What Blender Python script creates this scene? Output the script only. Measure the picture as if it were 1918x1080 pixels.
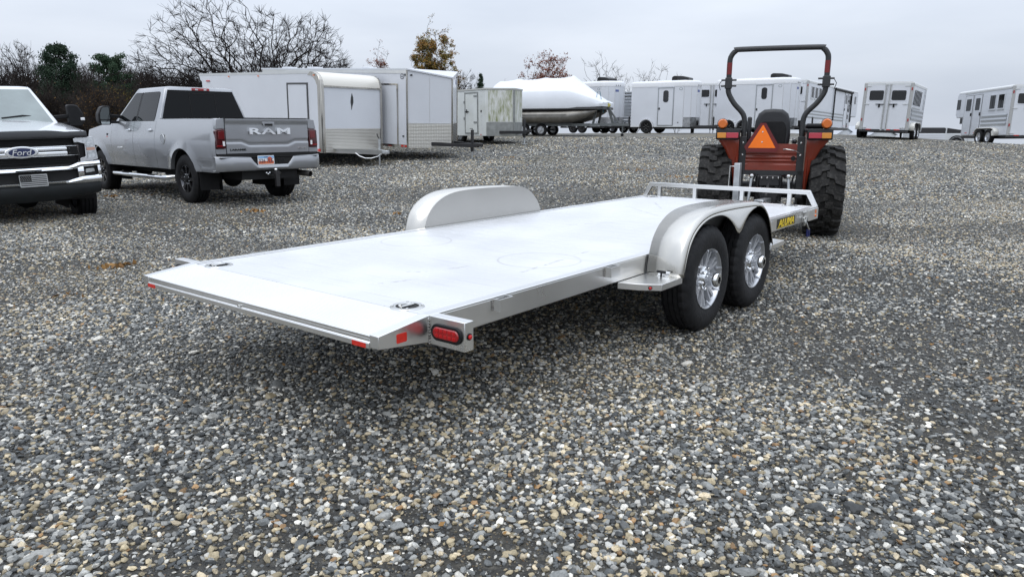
import bpy, bmesh, math, random
import numpy as np
from mathutils import Vector, Matrix, Euler

for o in list(bpy.data.objects): bpy.data.objects.remove(o)
SC = bpy.context.scene
COL = SC.collection
R = math.radians
PI = math.pi

# ------------------------------------------------------------------ camera, sky, sun, exposure
EYE = 1.382
PITCH = 0.22
cam_d = bpy.data.cameras.new('camera')
cam_d.sensor_width = 36.0
cam_d.lens = 1349.2 / 1918 * 36.0
cam_d.clip_start = 0.05
cam_d.clip_end = 3000
cam = bpy.data.objects.new('camera', cam_d)
cam.location = (0, 0, EYE)
cam.rotation_euler = (PI / 2 - PITCH, 0, 0)
COL.objects.link(cam)
SC.camera = cam

SUN_EL, SUN_ROT = R(58), R(205)      # soft light through cloud from behind the camera
world = bpy.data.worlds.new('World')
SC.world = world
world.use_nodes = True
wn, wl = world.node_tree.nodes, world.node_tree.links
wn.clear()
w_out = wn.new('ShaderNodeOutputWorld'); w_bg = wn.new('ShaderNodeBackground')
w_sky = wn.new('ShaderNodeTexSky'); w_sky.sky_type = 'NISHITA'; w_sky.sun_disc = False
w_sky.sun_elevation = SUN_EL; w_sky.sun_rotation = SUN_ROT
w_sky.air_density = 1.0; w_sky.dust_density = 3.0
w_tc = wn.new('ShaderNodeTexCoord')
w_map = wn.new('ShaderNodeMapping'); w_map.inputs['Scale'].default_value = (1.2, 1.2, 5.0); w_map.inputs['Rotation'].default_value = (R(6), R(8), R(30))
w_no = wn.new('ShaderNodeTexNoise'); w_no.inputs['Scale'].default_value = 1.7; w_no.inputs['Detail'].default_value = 5; w_no.inputs['Roughness'].default_value = 0.5
w_ra = wn.new('ShaderNodeValToRGB')
w_ra.color_ramp.elements[0].position = 0.30; w_ra.color_ramp.elements[0].color = (0.53, 0.585, 0.68, 1)
w_ra.color_ramp.elements[1].position = 0.72; w_ra.color_ramp.elements[1].color = (0.70, 0.75, 0.835, 1)
w_sep = wn.new('ShaderNodeSeparateXYZ')
w_mr = wn.new('ShaderNodeMapRange')           # overcast sky: brighter towards the zenith
w_mr.inputs['From Min'].default_value = 0.0; w_mr.inputs['From Max'].default_value = 1.0
w_mr.inputs['To Min'].default_value = 1.08; w_mr.inputs['To Max'].default_value = 2.9
w_vs = wn.new('ShaderNodeVectorMath'); w_vs.operation = 'SCALE'
w_sc = wn.new('ShaderNodeVectorMath'); w_sc.operation = 'SCALE'; w_sc.inputs['Scale'].default_value = 0.10
w_mx = wn.new('ShaderNodeMix'); w_mx.data_type = 'RGBA'; w_mx.inputs['Factor'].default_value = 0.90
wl.new(w_tc.outputs['Generated'], w_map.inputs['Vector']); wl.new(w_map.outputs['Vector'], w_no.inputs['Vector'])
wl.new(w_no.outputs['Fac'], w_ra.inputs['Fac'])
wl.new(w_tc.outputs['Generated'], w_sep.inputs['Vector']); wl.new(w_sep.outputs['Z'], w_mr.inputs['Value'])
wl.new(w_ra.outputs['Color'], w_vs.inputs[0]); wl.new(w_mr.outputs['Result'], w_vs.inputs['Scale'])
wl.new(w_sky.outputs['Color'], w_sc.inputs[0])
wl.new(w_sc.outputs['Vector'], w_mx.inputs['A']); wl.new(w_vs.outputs['Vector'], w_mx.inputs['B'])
wl.new(w_mx.outputs['Result'], w_bg.inputs['Color']); w_bg.inputs['Strength'].default_value = 1.0
wl.new(w_bg.outputs['Background'], w_out.inputs['Surface'])

sun_d = bpy.data.lights.new('sun', 'SUN'); sun_d.energy = 0.8; sun_d.angle = R(50); sun_d.color = (1.0, 0.97, 0.93)
sun = bpy.data.objects.new('sun', sun_d)
sun.location = (5, -20, 30)
sun.rotation_euler = Vector((math.sin(SUN_ROT) * math.cos(SUN_EL), math.cos(SUN_ROT) * math.cos(SUN_EL), math.sin(SUN_EL))).to_track_quat('Z', 'Y').to_euler()
COL.objects.link(sun)

SC.view_settings.view_transform = 'Standard'
SC.view_settings.look = 'None'
SC.view_settings.exposure = 0.0
SC.view_settings.gamma = 1.0
SC.view_settings.use_curve_mapping = False
SC.render.engine = 'CYCLES'
SC.cycles.use_denoising = True
SC.cycles.max_bounces = 6
SC.cycles.glossy_bounces = 4
SC.cycles.transparent_max_bounces = 12

# ------------------------------------------------------------------ helpers
CF = Vector((0, math.cos(PITCH), -math.sin(PITCH))); CU = Vector((0, math.sin(PITCH), math.cos(PITCH)))
def sight(u, v, Y):
    """the point Y metres ahead that the photograph shows at (u, v): used only to survey where things stand"""
    d = CF + Vector((1, 0, 0)) * ((u - 959) / 1349.2) - CU * ((v - 540) / 1349.2)
    return Vector((0, 0, EYE)) + d * (Y / d.y)

MATS = {}
def mat(name, col, rough=0.5, metal=0.0, vary=0.0, vscale=8.0, bump=0.0, bscale=60.0, stretch=None, coat=0.0, spec=0.5, dirt=None, dscale=2.0, damt=0.5, emit=None, alpha=None, trans=0.0, rvary=0.0):
    if name in MATS: return MATS[name]
    m = bpy.data.materials.new(name); m.use_nodes = True
    nt = m.node_tree; N, L = nt.nodes, nt.links
    b = N['Principled BSDF']
    b.inputs['Base Color'].default_value = (*col, 1); b.inputs['Roughness'].default_value = rough
    b.inputs['Metallic'].default_value = metal; b.inputs['Coat Weight'].default_value = coat
    b.inputs['Specular IOR Level'].default_value = spec
    if coat: b.inputs['Coat Roughness'].default_value = 0.06
    if trans: b.inputs['Transmission Weight'].default_value = trans
    if alpha is not None: b.inputs['Alpha'].default_value = alpha
    if emit: b.inputs['Emission Color'].default_value = (*emit, 1); b.inputs['Emission Strength'].default_value = 1
    vec = None
    if vary or bump or dirt or rvary:
        tc = N.new('ShaderNodeTexCoord'); vec = tc.outputs['Object']
        if stretch:
            mp = N.new('ShaderNodeMapping'); mp.inputs['Scale'].default_value = stretch
            L.new(vec, mp.inputs['Vector']); vec2 = mp.outputs['Vector']
        else: vec2 = vec
    cur = None
    if vary or rvary:
        n = N.new('ShaderNodeTexNoise'); n.inputs['Scale'].default_value = vscale; n.inputs['Detail'].default_value = 6
        L.new(vec2, n.inputs['Vector'])
        if vary:
            mr = N.new('ShaderNodeMapRange'); mr.inputs['From Min'].default_value = 0.3; mr.inputs['From Max'].default_value = 0.7
            mr.inputs['To Min'].default_value = 1 - vary; mr.inputs['To Max'].default_value = 1 + vary
            L.new(n.outputs['Fac'], mr.inputs['Value'])
            vm = N.new('ShaderNodeVectorMath'); vm.operation = 'SCALE'; vm.inputs[0].default_value = col
            L.new(mr.outputs['Result'], vm.inputs['Scale']); cur = vm.outputs['Vector']
        if rvary:
            mr2 = N.new('ShaderNodeMapRange'); mr2.inputs['From Min'].default_value = 0.3; mr2.inputs['From Max'].default_value = 0.7
            mr2.inputs['To Min'].default_value = max(0.02, rough - rvary); mr2.inputs['To Max'].default_value = min(1, rough + rvary)
            L.new(n.outputs['Fac'], mr2.inputs['Value']); L.new(mr2.outputs['Result'], b.inputs['Roughness'])
    if dirt:
        n2 = N.new('ShaderNodeTexNoise'); n2.inputs['Scale'].default_value = dscale; n2.inputs['Detail'].default_value = 8; n2.inputs['Roughness'].default_value = 0.65
        L.new(vec, n2.inputs['Vector'])
        r2 = N.new('ShaderNodeMapRange'); r2.inputs['From Min'].default_value = 0.48; r2.inputs['From Max'].default_value = 0.75
        r2.inputs['To Max'].default_value = damt
        L.new(n2.outputs['Fac'], r2.inputs['Value'])
        mx = N.new('ShaderNodeMix'); mx.data_type = 'RGBA'; mx.inputs['A'].default_value = (*col, 1); mx.inputs['B'].default_value = (*dirt, 1)
        L.new(r2.outputs['Result'], mx.inputs['Factor'])
        if cur: L.new(cur, mx.inputs['A'])
        cur = mx.outputs['Result']
    if cur: L.new(cur, b.inputs['Base Color'])
    if bump:
        n3 = N.new('ShaderNodeTexNoise'); n3.inputs['Scale'].default_value = bscale; n3.inputs['Detail'].default_value = 4
        L.new(vec2, n3.inputs['Vector'])
        bp = N.new('ShaderNodeBump'); bp.inputs['Strength'].default_value = bump; bp.inputs['Distance'].default_value = 0.01
        L.new(n3.outputs['Fac'], bp.inputs['Height']); L.new(bp.outputs['Normal'], b.inputs['Normal'])
    MATS[name] = m
    return m

class MB:
    """collects faces for one mesh object"""
    def __init__(s): s.v = []; s.f = []
    def add(s, vs, fs):
        k = len(s.v); s.v += [tuple(p) for p in vs]; s.f += [tuple(i + k for i in f) for f in fs]; return s
    def box(s, x0, x1, y0, y1, z0, z1):
        return s.add([(x0,y0,z0),(x1,y0,z0),(x1,y1,z0),(x0,y1,z0),(x0,y0,z1),(x1,y0,z1),(x1,y1,z1),(x0,y1,z1)],
                     [(0,3,2,1),(4,5,6,7),(0,1,5,4),(1,2,6,5),(2,3,7,6),(3,0,4,7)])
    def bar(s, a, b, w, h, up=(0,0,1)):
        a, b = Vector(a), Vector(b); d = (b - a).normalized(); u = Vector(up)
        sd = d.cross(u)
        if sd.length < 1e-4: sd = d.cross(Vector((1,0,0)))
        sd.normalize(); u = sd.cross(d)
        vs = [p + sd * i * w / 2 + u * j * h / 2 for p in (a, b) for i, j in ((-1,-1),(1,-1),(1,1),(-1,1))]
        return s.add(vs, [(0,3,2,1),(4,5,6,7),(0,1,5,4),(1,2,6,5),(2,3,7,6),(3,0,4,7)])
    def prism(s, poly, axis, a, b):
        """poly: 2-D outline; axis: 'x','y','z' is the thickness axis, from a to b"""
        def P(p, t):
            return {'x': (t, p[0], p[1]), 'y': (p[0], t, p[1]), 'z': (p[0], p[1], t)}[axis]
        n = len(poly)
        return s.add([P(p, a) for p in poly] + [P(p, b) for p in poly],
                     [tuple(range(n))[::-1], tuple(range(n, 2 * n))] + [(i, (i + 1) % n, n + (i + 1) % n, n + i) for i in range(n)])
    def lathe(s, prof, n=32, axis='y', c=(0,0,0), closed=False, a0=0.0):
        """prof: (radius, height along axis)"""
        vs = []; fs = []; m = len(prof)
        for i in range(n):
            t = a0 + 2 * PI * i / n; ct, st = math.cos(t), math.sin(t)
            for r, h in prof:
                p = {'y': (r * ct, h, r * st), 'z': (r * ct, r * st, h), 'x': (h, r * ct, r * st)}[axis]
                vs.append((p[0] + c[0], p[1] + c[1], p[2] + c[2]))
        for i in range(n):
            j = (i + 1) % n
            for k in range(m if closed else m - 1):
                k2 = (k + 1) % m
                fs.append((i * m + k, i * m + k2, j * m + k2, j * m + k))
        return s.add(vs, fs)
    def disc(s, r, n, axis, c, flip=False):
        vs = []
        for i in range(n):
            t = 2 * PI * i / n; ct, st = r * math.cos(t), r * math.sin(t)
            p = {'y': (ct, 0, st), 'z': (ct, st, 0), 'x': (0, ct, st)}[axis]
            vs.append((p[0] + c[0], p[1] + c[1], p[2] + c[2]))
        return s.add(vs, [tuple(range(n))])
    def tube(s, path, r, n=8, closed=False, caps=True):
        path = [Vector(p) for p in path]; m = len(path)
        rs = r if isinstance(r, (list, tuple)) else [r] * m
        vs = []; fs = []; u = None
        for i, p in enumerate(path):
            if closed: d = path[(i + 1) % m] - path[i - 1]
            else: d = path[min(i + 1, m - 1)] - path[max(i - 1, 0)]
            d.normalize()
            if u is None:
                u = d.cross(Vector((0, 0, 1)))
                if u.length < 0.05: u = d.cross(Vector((1, 0, 0)))
            u = u - d * u.dot(d); u.normalize(); w = d.cross(u)
            for k in range(n):
                t = 2 * PI * k / n; vs.append(p + (u * math.cos(t) + w * math.sin(t)) * rs[i])
        for i in range(m if closed else m - 1):
            j = (i + 1) % m
            for k in range(n):
                k2 = (k + 1) % n; fs.append((i * n + k, i * n + k2, j * n + k2, j * n + k))
        if caps and not closed: fs += [tuple(range(n))[::-1], tuple(range((m - 1) * n, m * n))]
        return s.add(vs, fs)
    def grid(s, rows, wrap=False):
        n = len(rows[0]); fs = []
        for i in range(len(rows) - 1):
            for k in range(n if wrap else n - 1):
                k2 = (k + 1) % n; fs.append((i * n + k, i * n + k2, (i + 1) * n + k2, (i + 1) * n + k))
        return s.add([p for r in rows for p in r], fs)
    def ball(s, c, r, n=12, m=8, sz=1.0):
        prof = [(max(1e-4, r * math.sin(PI * k / m)), -r * sz * math.cos(PI * k / m)) for k in range(m + 1)]
        return s.lathe(prof, n, 'z', c)
    def xf(s, M):
        s.v = [tuple(M @ Vector(p)) for p in s.v]; return s
    def mesh(s, name, smooth=30, flip=True):
        me = bpy.data.meshes.new(name); me.from_pydata(s.v, [], s.f)
        if flip:
            bm = bmesh.new(); bm.from_mesh(me); bmesh.ops.recalc_face_normals(bm, faces=bm.faces); bm.to_mesh(me); bm.free()
        if smooth:
            me.polygons.foreach_set('use_smooth', [True] * len(me.polygons)); me.set_sharp_from_angle(angle=R(smooth))
        me.update(); return me
    def obj(s, name, m, parent=None, smooth=30, bevel=0, label=None, seg=2, flip=True):
        o = bpy.data.objects.new(name, s.mesh(name, smooth, flip)); o.data.materials.append(m); COL.objects.link(o)
        if parent is not None: o.parent = parent
        if bevel:
            bv = o.modifiers.new('bevel', 'BEVEL'); bv.width = bevel; bv.segments = seg; bv.limit_method = 'ANGLE'; bv.angle_limit = R(35); bv.harden_normals = False
        if label: o['label'] = label
        return o

def thing(name, label, cat, loc=(0,0,0), rot=0.0, group=None):
    o = bpy.data.objects.new(name, None); COL.objects.link(o); o.location = loc; o.empty_display_size = 0.2
    o.rotation_euler = rot if isinstance(rot, (tuple, list, Euler)) else (0, 0, rot)
    o['label'] = label; o['category'] = cat
    if group: o['group'] = group
    return o
def tag(o, label, cat, group=None):
    o['label'] = label; o['category'] = cat
    if group: o['group'] = group
    return o
def part_copy(o, parent=None, loc=None, rot=None, scale=None):
    c = o.copy(); COL.objects.link(c); c.parent = parent if parent else o.parent
    if loc is not None: c.location = loc
    if rot is not None: c.rotation_euler = rot
    if scale is not None: c.scale = scale
    return c

_TXT = {}
def text_mesh(s, extrude=0.004, shear=0.0, offset=0.0, space=1.0):
    """lettering one unit high, centred on the origin in its local x-y plane"""
    key = (s, extrude, shear, offset, space)
    if key in _TXT: return _TXT[key]
    c = bpy.data.curves.new('lettering', 'FONT'); c.body = s; c.size = 1.0; c.extrude = extrude; c.shear = shear; c.offset = offset
    c.space_character = space; c.align_x = 'LEFT'; c.resolution_u = 3
    t = bpy.data.objects.new('lettering', c); COL.objects.link(t); bpy.context.view_layer.update()
    me = bpy.data.meshes.new_from_object(t.evaluated_get(bpy.context.evaluated_depsgraph_get()))
    bpy.data.objects.remove(t); bpy.data.curves.remove(c)
    co = np.array([v.co[:] for v in me.vertices])
    lo, hi = co.min(0), co.max(0); h = hi[1] - lo[1]; cen = (lo + hi) / 2
    co = (co - [cen[0], cen[1], 0]) / h
    me.vertices.foreach_set('co', co.ravel()); me.update()
    me['aspect'] = float((hi[0] - lo[0]) / h)
    _TXT[key] = me; return me
def lettering(s, m, parent, loc, rot, width, height, name='lettering', depth=0.01, shear=0.0, offset=0.0, space=1.0):
    me = text_mesh(s, 0.5, shear, offset, space).copy()
    o = bpy.data.objects.new(name, me); me.materials.clear(); me.materials.append(m); COL.objects.link(o)
    o.parent = parent; o.location = loc; o.rotation_euler = rot
    o.scale = (width / me['aspect'], height, depth)
    return o
def rrect(w, h, r, n=5, cx=0.0, cy=0.0):
    pts = []
    for sx, sy, a in ((1, 1, 0), (-1, 1, 90), (-1, -1, 180), (1, -1, 270)):
        for k in range(n + 1):
            t = R(a + 90 * k / n); pts.append((cx + sx * (w / 2 - r) + r * math.cos(t), cy + sy * (h / 2 - r) + r * math.sin(t)))
    return pts
for _s, _k in (('RAM', (0.5, 0.0, 0.03, 1.15)), ('ALUMA', (0.5, 0.28, 0.02, 1.0)), ('Ford', (0.5, 0.2, 0.0, 1.0)), ('LARAMIE', (0.5, 0, 0.02, 1.0)), ('4x4', (0.5, 0.2, 0.0, 1.0)), ('S26 7LE', (0.5, 0, 0.0, 1.0)), ('UTAH', (0.5, 0, 0.0, 1.0)), ('RAM ', (0.5, 0, 0.0, 1.0))):
    text_mesh(_s, *_k)
# ------------------------------------------------------------------ ground: one sheet to the horizon, rising to a low crest
_ctl = [(0,0,0),(5,0,0),(-5,0,0),(0,4,0),(-4,5,0),(4,4,0),(8,3,0),(0,8,0),(4,8,0),(9,8,0),(-8,6,0),(-3,10,0.0),(3,10.2,0),(4.3,9.75,0),(7,12,0.06)]
for u, v, Y in ((165,405,10.9),):
    p = sight(u, v, Y); _ctl.append((p.x, p.y, p.z))
_ctl += [(-5.75,13.0,.09),(-4.4,14.3,.09),(-8.6,15.6,.10),(-7.3,17.0,.12),(-4.87,22.6,.25),(-2.6,24.3,.40),(-3.3,20.0,.2),(-0.3,29.1,.75),(3,34,.92),(6,38,1.0),(9.8,40.8,1.05),(15.3,41.3,1.05),(17.5,34.9,.84),(19.5,36,.84),(23.4,33.6,.59),(25,36,.55),(12,30,.72),(8,22,.42),(14,20,.25),(6,15,.16),(1,17,.2),(20,27,.45),(12,14,.08),(16,45,.98),(6.5,45,1.02),(20,47,.85)]
_ctl += [(-14,22,0.15),(-22,22,0.1),(-30,40,0.3),(-45,20,0.0),(-12,30,0.5),(-10,45,0.9),(0,60,0.2),(15,70,-1.0),(33,52,-.9),(32,30,0.1),(40,30,-0.4),(30,12,-0.3),(20,5,-0.1),(40,0,-0.5),(-20,5,0),(-40,0,0),(0,-20,-.3),(30,-20,-.5),(-30,-20,-.3),(-30,70,-.5),(0,90,-2.5),(60,90,-4),(-60,90,-1.5),(90,40,-4),(-90,40,-1)]
_ctl = np.array(_ctl)
def _tps(r2): return 0.5 * r2 * np.log(r2 + 1e-9)
_n = len(_ctl)
_K = _tps(((_ctl[:, None, :2] - _ctl[None, :, :2]) ** 2).sum(-1)) + np.eye(_n) * 2.0
_P = np.c_[np.ones(_n), _ctl[:, :2]]
_A = np.block([[_K, _P], [_P.T, np.zeros((3, 3))]])
_w = np.linalg.solve(_A, np.r_[_ctl[:, 2], 0, 0, 0])
def gz_arr(x, y):
    x = np.asarray(x, float); y = np.asarray(y, float)
    out = _w[_n] + _w[_n + 1] * x + _w[_n + 2] * y
    for i in range(_n): out = out + _w[i] * _tps((x - _ctl[i, 0]) ** 2 + (y - _ctl[i, 1]) ** 2)
    d = np.hypot(x, y - 20); k = np.clip((d - 60) / 60, 0, 1); k = k * k * (3 - 2 * k)
    out = out * (1 - k) + k * (-1.5 - 0.035 * np.maximum(d - 60, 0))
    near = np.clip((np.hypot(x - 1, y - 5) - 5.0) / 4.0, 0, 1); near = near * near * (3 - 2 * near)
    return out * near - 0.042 * (1 - near)
def gz(x, y): return float(gz_arr(np.array([x]), np.array([y]))[0])
def on_ground(u, Y, v0=250):
    """a point on the ground Y metres ahead under picture column u"""
    x = sight(u, v0, Y).x; return Vector((x, Y, gz(x, Y)))

_xs = np.r_[np.linspace(-700, -60, 17), np.linspace(-55, -17, 30), np.linspace(-16, 16, 129), np.linspace(17, 55, 30), np.linspace(60, 700, 17)]
_ys = np.r_[np.linspace(-300, -30, 10), np.linspace(-25, 0, 14), np.linspace(0.5, 20, 79), np.linspace(20.5, 60, 60), np.linspace(65, 900, 26)]
_X, _Y = np.meshgrid(_xs, _ys)
_Z = gz_arr(_X, _Y)
_g = MB(); _nx, _ny = len(_xs), len(_ys)
_g.v = [tuple(p) for p in np.c_[_X.ravel(), _Y.ravel(), _Z.ravel()]]
_g.f = [(j * _nx + i, j * _nx + i + 1, (j + 1) * _nx + i + 1, (j + 1) * _nx + i) for j in range(_ny - 1) for i in range(_nx - 1)]

def ground_material():
    m = bpy.data.materials.new('gravel_ground'); m.use_nodes = True
    N, L = m.node_tree.nodes, m.node_tree.links; b = N['Principled BSDF']
    tc = N.new('ShaderNodeTexCoord')
    def noise(sc, det=6, ro=0.6):
        n = N.new('ShaderNodeTexNoise'); n.inputs['Scale'].default_value = sc; n.inputs['Detail'].default_value = det; n.inputs['Roughness'].default_value = ro
        L.new(tc.outputs['Object'], n.inputs['Vector']); return n
    def ramp(src, stops):
        r = N.new('ShaderNodeValToRGB'); e = r.color_ramp.elements
        e[0].position, e[0].color = stops[0][0], (*stops[0][1], 1); e[1].position, e[1].color = stops[-1][0], (*stops[-1][1], 1)
        for p, c in stops[1:-1]:
            k = e.new(p); k.color = (*c, 1)
        L.new(src, r.inputs['Fac']); return r
    def mix(f, a, bb, mode='MIX'):
        x = N.new('ShaderNodeMix'); x.data_type = 'RGBA'; x.blend_type = mode
        if isinstance(f, float): x.inputs['Factor'].default_value = f
        else: L.new(f, x.inputs['Factor'])
        for k, s in (('A', a), ('B', bb)):
            if isinstance(s, tuple): x.inputs[k].default_value = (*s, 1)
            else: L.new(s, x.inputs[k])
        return x.outputs['Result']
    v1 = N.new('ShaderNodeTexVoronoi'); v1.inputs['Scale'].default_value = 34; L.new(tc.outputs['Object'], v1.inputs['Vector'])
    v2 = N.new('ShaderNodeTexVoronoi'); v2.inputs['Scale'].default_value = 75; L.new(tc.outputs['Object'], v2.inputs['Vector'])
    sep = N.new('ShaderNodeSeparateColor'); L.new(v1.outputs['Color'], sep.inputs['Color'])
    stone = ramp(sep.outputs['Red'], [(0.0, (0.055, 0.057, 0.058)), (0.35, (0.10, 0.103, 0.104)), (0.6, (0.155, 0.158, 0.155)), (0.8, (0.215, 0.19, 0.135)), (1.0, (0.36, 0.35, 0.32))])
    sep2 = N.new('ShaderNodeSeparateColor'); L.new(v2.outputs['Color'], sep2.inputs['Color'])
    fine = ramp(sep2.outputs['Green'], [(0.0, (0.035, 0.035, 0.033)), (0.5, (0.10, 0.10, 0.097)), (1.0, (0.26, 0.25, 0.22))])
    big = noise(0.35, 5)
    c = mix(0.42, stone.outputs['Color'], fine.outputs['Color'])
    tanf = N.new('ShaderNodeMapRange'); tanf.inputs['From Min'].default_value = 0.45; tanf.inputs['From Max'].default_value = 0.65; tanf.inputs['To Max'].default_value = 0.62
    L.new(big.outputs['Fac'], tanf.inputs['Value'])
    c = mix(tanf.outputs['Result'], c, (0.17, 0.145, 0.09))
    mid = noise(1.3, 5)
    mm = N.new('ShaderNodeMapRange'); mm.inputs['From Min'].default_value = 0.3; mm.inputs['From Max'].default_value = 0.7; mm.inputs['To Min'].default_value = 0.72; mm.inputs['To Max'].default_value = 1.25
    L.new(mid.outputs['Fac'], mm.inputs['Value'])
    vs = N.new('ShaderNodeVectorMath'); vs.operation = 'SCALE'; L.new(c, vs.inputs[0]); L.new(mm.outputs['Result'], vs.inputs['Scale'])
    sp = noise(7, 9, 0.85)
    sm = N.new('ShaderNodeMapRange'); sm.inputs['From Min'].default_value = 0.36; sm.inputs['From Max'].default_value = 0.64; sm.inputs['To Min'].default_value = 0.55; sm.inputs['To Max'].default_value = 1.6
    L.new(sp.outputs['Fac'], sm.inputs['Value'])
    vs2 = N.new('ShaderNodeVectorMath'); vs2.operation = 'SCALE'; L.new(vs.outputs['Vector'], vs2.inputs[0]); L.new(sm.outputs['Result'], vs2.inputs['Scale']); vs = vs2
    # soil colour darkened close by: shade between the loose stones is painted in
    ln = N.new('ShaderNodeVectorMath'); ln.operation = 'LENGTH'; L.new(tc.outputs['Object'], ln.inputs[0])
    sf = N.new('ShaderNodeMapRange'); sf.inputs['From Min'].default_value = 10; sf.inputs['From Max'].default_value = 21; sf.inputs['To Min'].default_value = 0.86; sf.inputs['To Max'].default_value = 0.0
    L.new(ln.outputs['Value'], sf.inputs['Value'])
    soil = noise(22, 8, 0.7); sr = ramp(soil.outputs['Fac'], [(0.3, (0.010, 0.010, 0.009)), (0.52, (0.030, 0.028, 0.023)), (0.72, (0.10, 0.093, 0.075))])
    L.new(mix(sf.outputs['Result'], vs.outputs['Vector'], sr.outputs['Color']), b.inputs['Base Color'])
    b.inputs['Roughness'].default_value = 0.75; b.inputs['Specular IOR Level'].default_value = 0.4
    add = N.new('ShaderNodeMath'); add.operation = 'ADD'; L.new(v1.outputs['Distance'], add.inputs[0])
    mu = N.new('ShaderNodeMath'); mu.operation = 'MULTIPLY'; mu.inputs[1].default_value = 0.5; L.new(v2.outputs['Distance'], mu.inputs[0]); L.new(mu.outputs['Value'], add.inputs[1])
    bp = N.new('ShaderNodeBump'); bp.invert = True; bp.inputs['Strength'].default_value = 0.9; bp.inputs['Distance'].default_value = 0.02
    L.new(add.outputs['Value'], bp.inputs['Height']); L.new(bp.outputs['Normal'], b.inputs['Normal'])
    return m
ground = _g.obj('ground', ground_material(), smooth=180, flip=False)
ground['kind'] = 'structure'; ground['label'] = 'grey gravel yard rising to a low crest'

# ------------------------------------------------------------------ loose gravel stones
def vnoise(x, y, seed, sc):
    rs = np.random.RandomState(seed); T = rs.rand(64, 64)
    x = x * sc; y = y * sc; xi = np.floor(x).astype(int); yi = np.floor(y).astype(int); fx = x - xi; fy = y - yi
    fx = fx * fx * (3 - 2 * fx); fy = fy * fy * (3 - 2 * fy)
    g = lambda a, b: T[a % 64, b % 64]
    return (g(xi, yi) * (1 - fx) + g(xi + 1, yi) * fx) * (1 - fy) + (g(xi, yi + 1) * (1 - fx) + g(xi + 1, yi + 1) * fx) * fy
def fbm(x, y, seed, sc): return (vnoise(x, y, seed, sc) + 0.5 * vnoise(x, y, seed + 1, sc * 2.1) + 0.25 * vnoise(x, y, seed + 2, sc * 4.3)) / 1.75
def gravel():
    rs = np.random.RandomState(4)
    def field(n_per, y0, y1, margin, smin, smax, keep):
        area_n = int(n_per * (y1 - y0) * (y1 * 1.55 + 2 * margin))
        y = y0 + (y1 - y0) * rs.rand(area_n); x = (rs.rand(area_n) - 0.5) * (y1 * 1.55 + 2 * margin)
        ok = np.abs(x) < y * 0.775 + margin; x = x[ok]; y = y[ok]
        d = fbm(x, y, 11, 0.9)
        ok = rs.rand(len(x)) < np.clip(keep + (d - 0.40) * 3.0, 0.34, 1.0); x = x[ok]; y = y[ok]
        t = rs.rand(len(x)) ** 2.2
        return x, y, smin + (smax - smin) * t
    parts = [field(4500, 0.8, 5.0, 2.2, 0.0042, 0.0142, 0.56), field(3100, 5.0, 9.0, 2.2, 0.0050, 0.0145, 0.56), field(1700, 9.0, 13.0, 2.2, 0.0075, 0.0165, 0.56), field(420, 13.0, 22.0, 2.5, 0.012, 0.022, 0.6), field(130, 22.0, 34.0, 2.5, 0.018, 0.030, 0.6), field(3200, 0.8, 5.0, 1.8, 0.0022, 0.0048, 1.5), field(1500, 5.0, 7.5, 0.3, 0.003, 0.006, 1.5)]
    n_big = 900
    by = 1.5 + 8 * rs.rand(n_big) ** 0.8; bx = (rs.rand(n_big) - .5) * by * 1.6
    parts.append((bx, by, 0.014 + 0.014 * rs.rand(n_big) ** 2))
    x = np.concatenate([p[0] for p in parts]); y = np.concatenate([p[1] for p in parts]); s = np.concatenate([p[2] for p in parts])
    # none inside the tyres' contact patches
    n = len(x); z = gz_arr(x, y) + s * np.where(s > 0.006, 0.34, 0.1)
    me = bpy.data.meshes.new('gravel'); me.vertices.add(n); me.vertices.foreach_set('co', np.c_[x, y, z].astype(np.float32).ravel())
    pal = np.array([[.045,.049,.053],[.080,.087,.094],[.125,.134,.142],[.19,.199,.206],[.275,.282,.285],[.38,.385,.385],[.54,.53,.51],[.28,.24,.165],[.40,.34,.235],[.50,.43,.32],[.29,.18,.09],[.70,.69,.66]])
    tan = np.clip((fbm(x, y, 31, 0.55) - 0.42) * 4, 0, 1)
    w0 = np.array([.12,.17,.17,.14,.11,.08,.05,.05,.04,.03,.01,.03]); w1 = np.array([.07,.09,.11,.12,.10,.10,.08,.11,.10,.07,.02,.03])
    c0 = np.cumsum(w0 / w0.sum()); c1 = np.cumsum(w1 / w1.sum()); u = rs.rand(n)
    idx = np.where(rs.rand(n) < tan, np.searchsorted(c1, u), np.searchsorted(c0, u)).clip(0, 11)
    col = pal[idx] * (0.62 + 0.76 * rs.rand(n, 1)) * np.array([0.99, 0.965, 0.89]) * np.where(s < 0.0052, 0.42, 1.0)[:, None]  # finest grit is darkened, painting shade into the gaps between stones
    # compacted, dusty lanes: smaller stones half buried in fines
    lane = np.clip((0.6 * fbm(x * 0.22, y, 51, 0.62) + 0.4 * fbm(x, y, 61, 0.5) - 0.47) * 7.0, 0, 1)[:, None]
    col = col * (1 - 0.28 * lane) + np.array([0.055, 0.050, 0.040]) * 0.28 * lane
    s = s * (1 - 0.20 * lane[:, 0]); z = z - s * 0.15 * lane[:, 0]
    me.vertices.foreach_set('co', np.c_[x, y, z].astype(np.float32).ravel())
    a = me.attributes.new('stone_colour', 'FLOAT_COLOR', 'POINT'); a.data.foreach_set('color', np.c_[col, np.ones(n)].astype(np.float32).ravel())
    a = me.attributes.new('stone_scale', 'FLOAT_VECTOR', 'POINT')
    a.data.foreach_set('vector', np.c_[s * (0.9 + .6 * rs.rand(n)), s * (0.75 + .4 * rs.rand(n)), s * (0.42 + .38 * rs.rand(n))].astype(np.float32).ravel())
    a = me.attributes.new('stone_turn', 'FLOAT_VECTOR', 'POINT')
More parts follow.
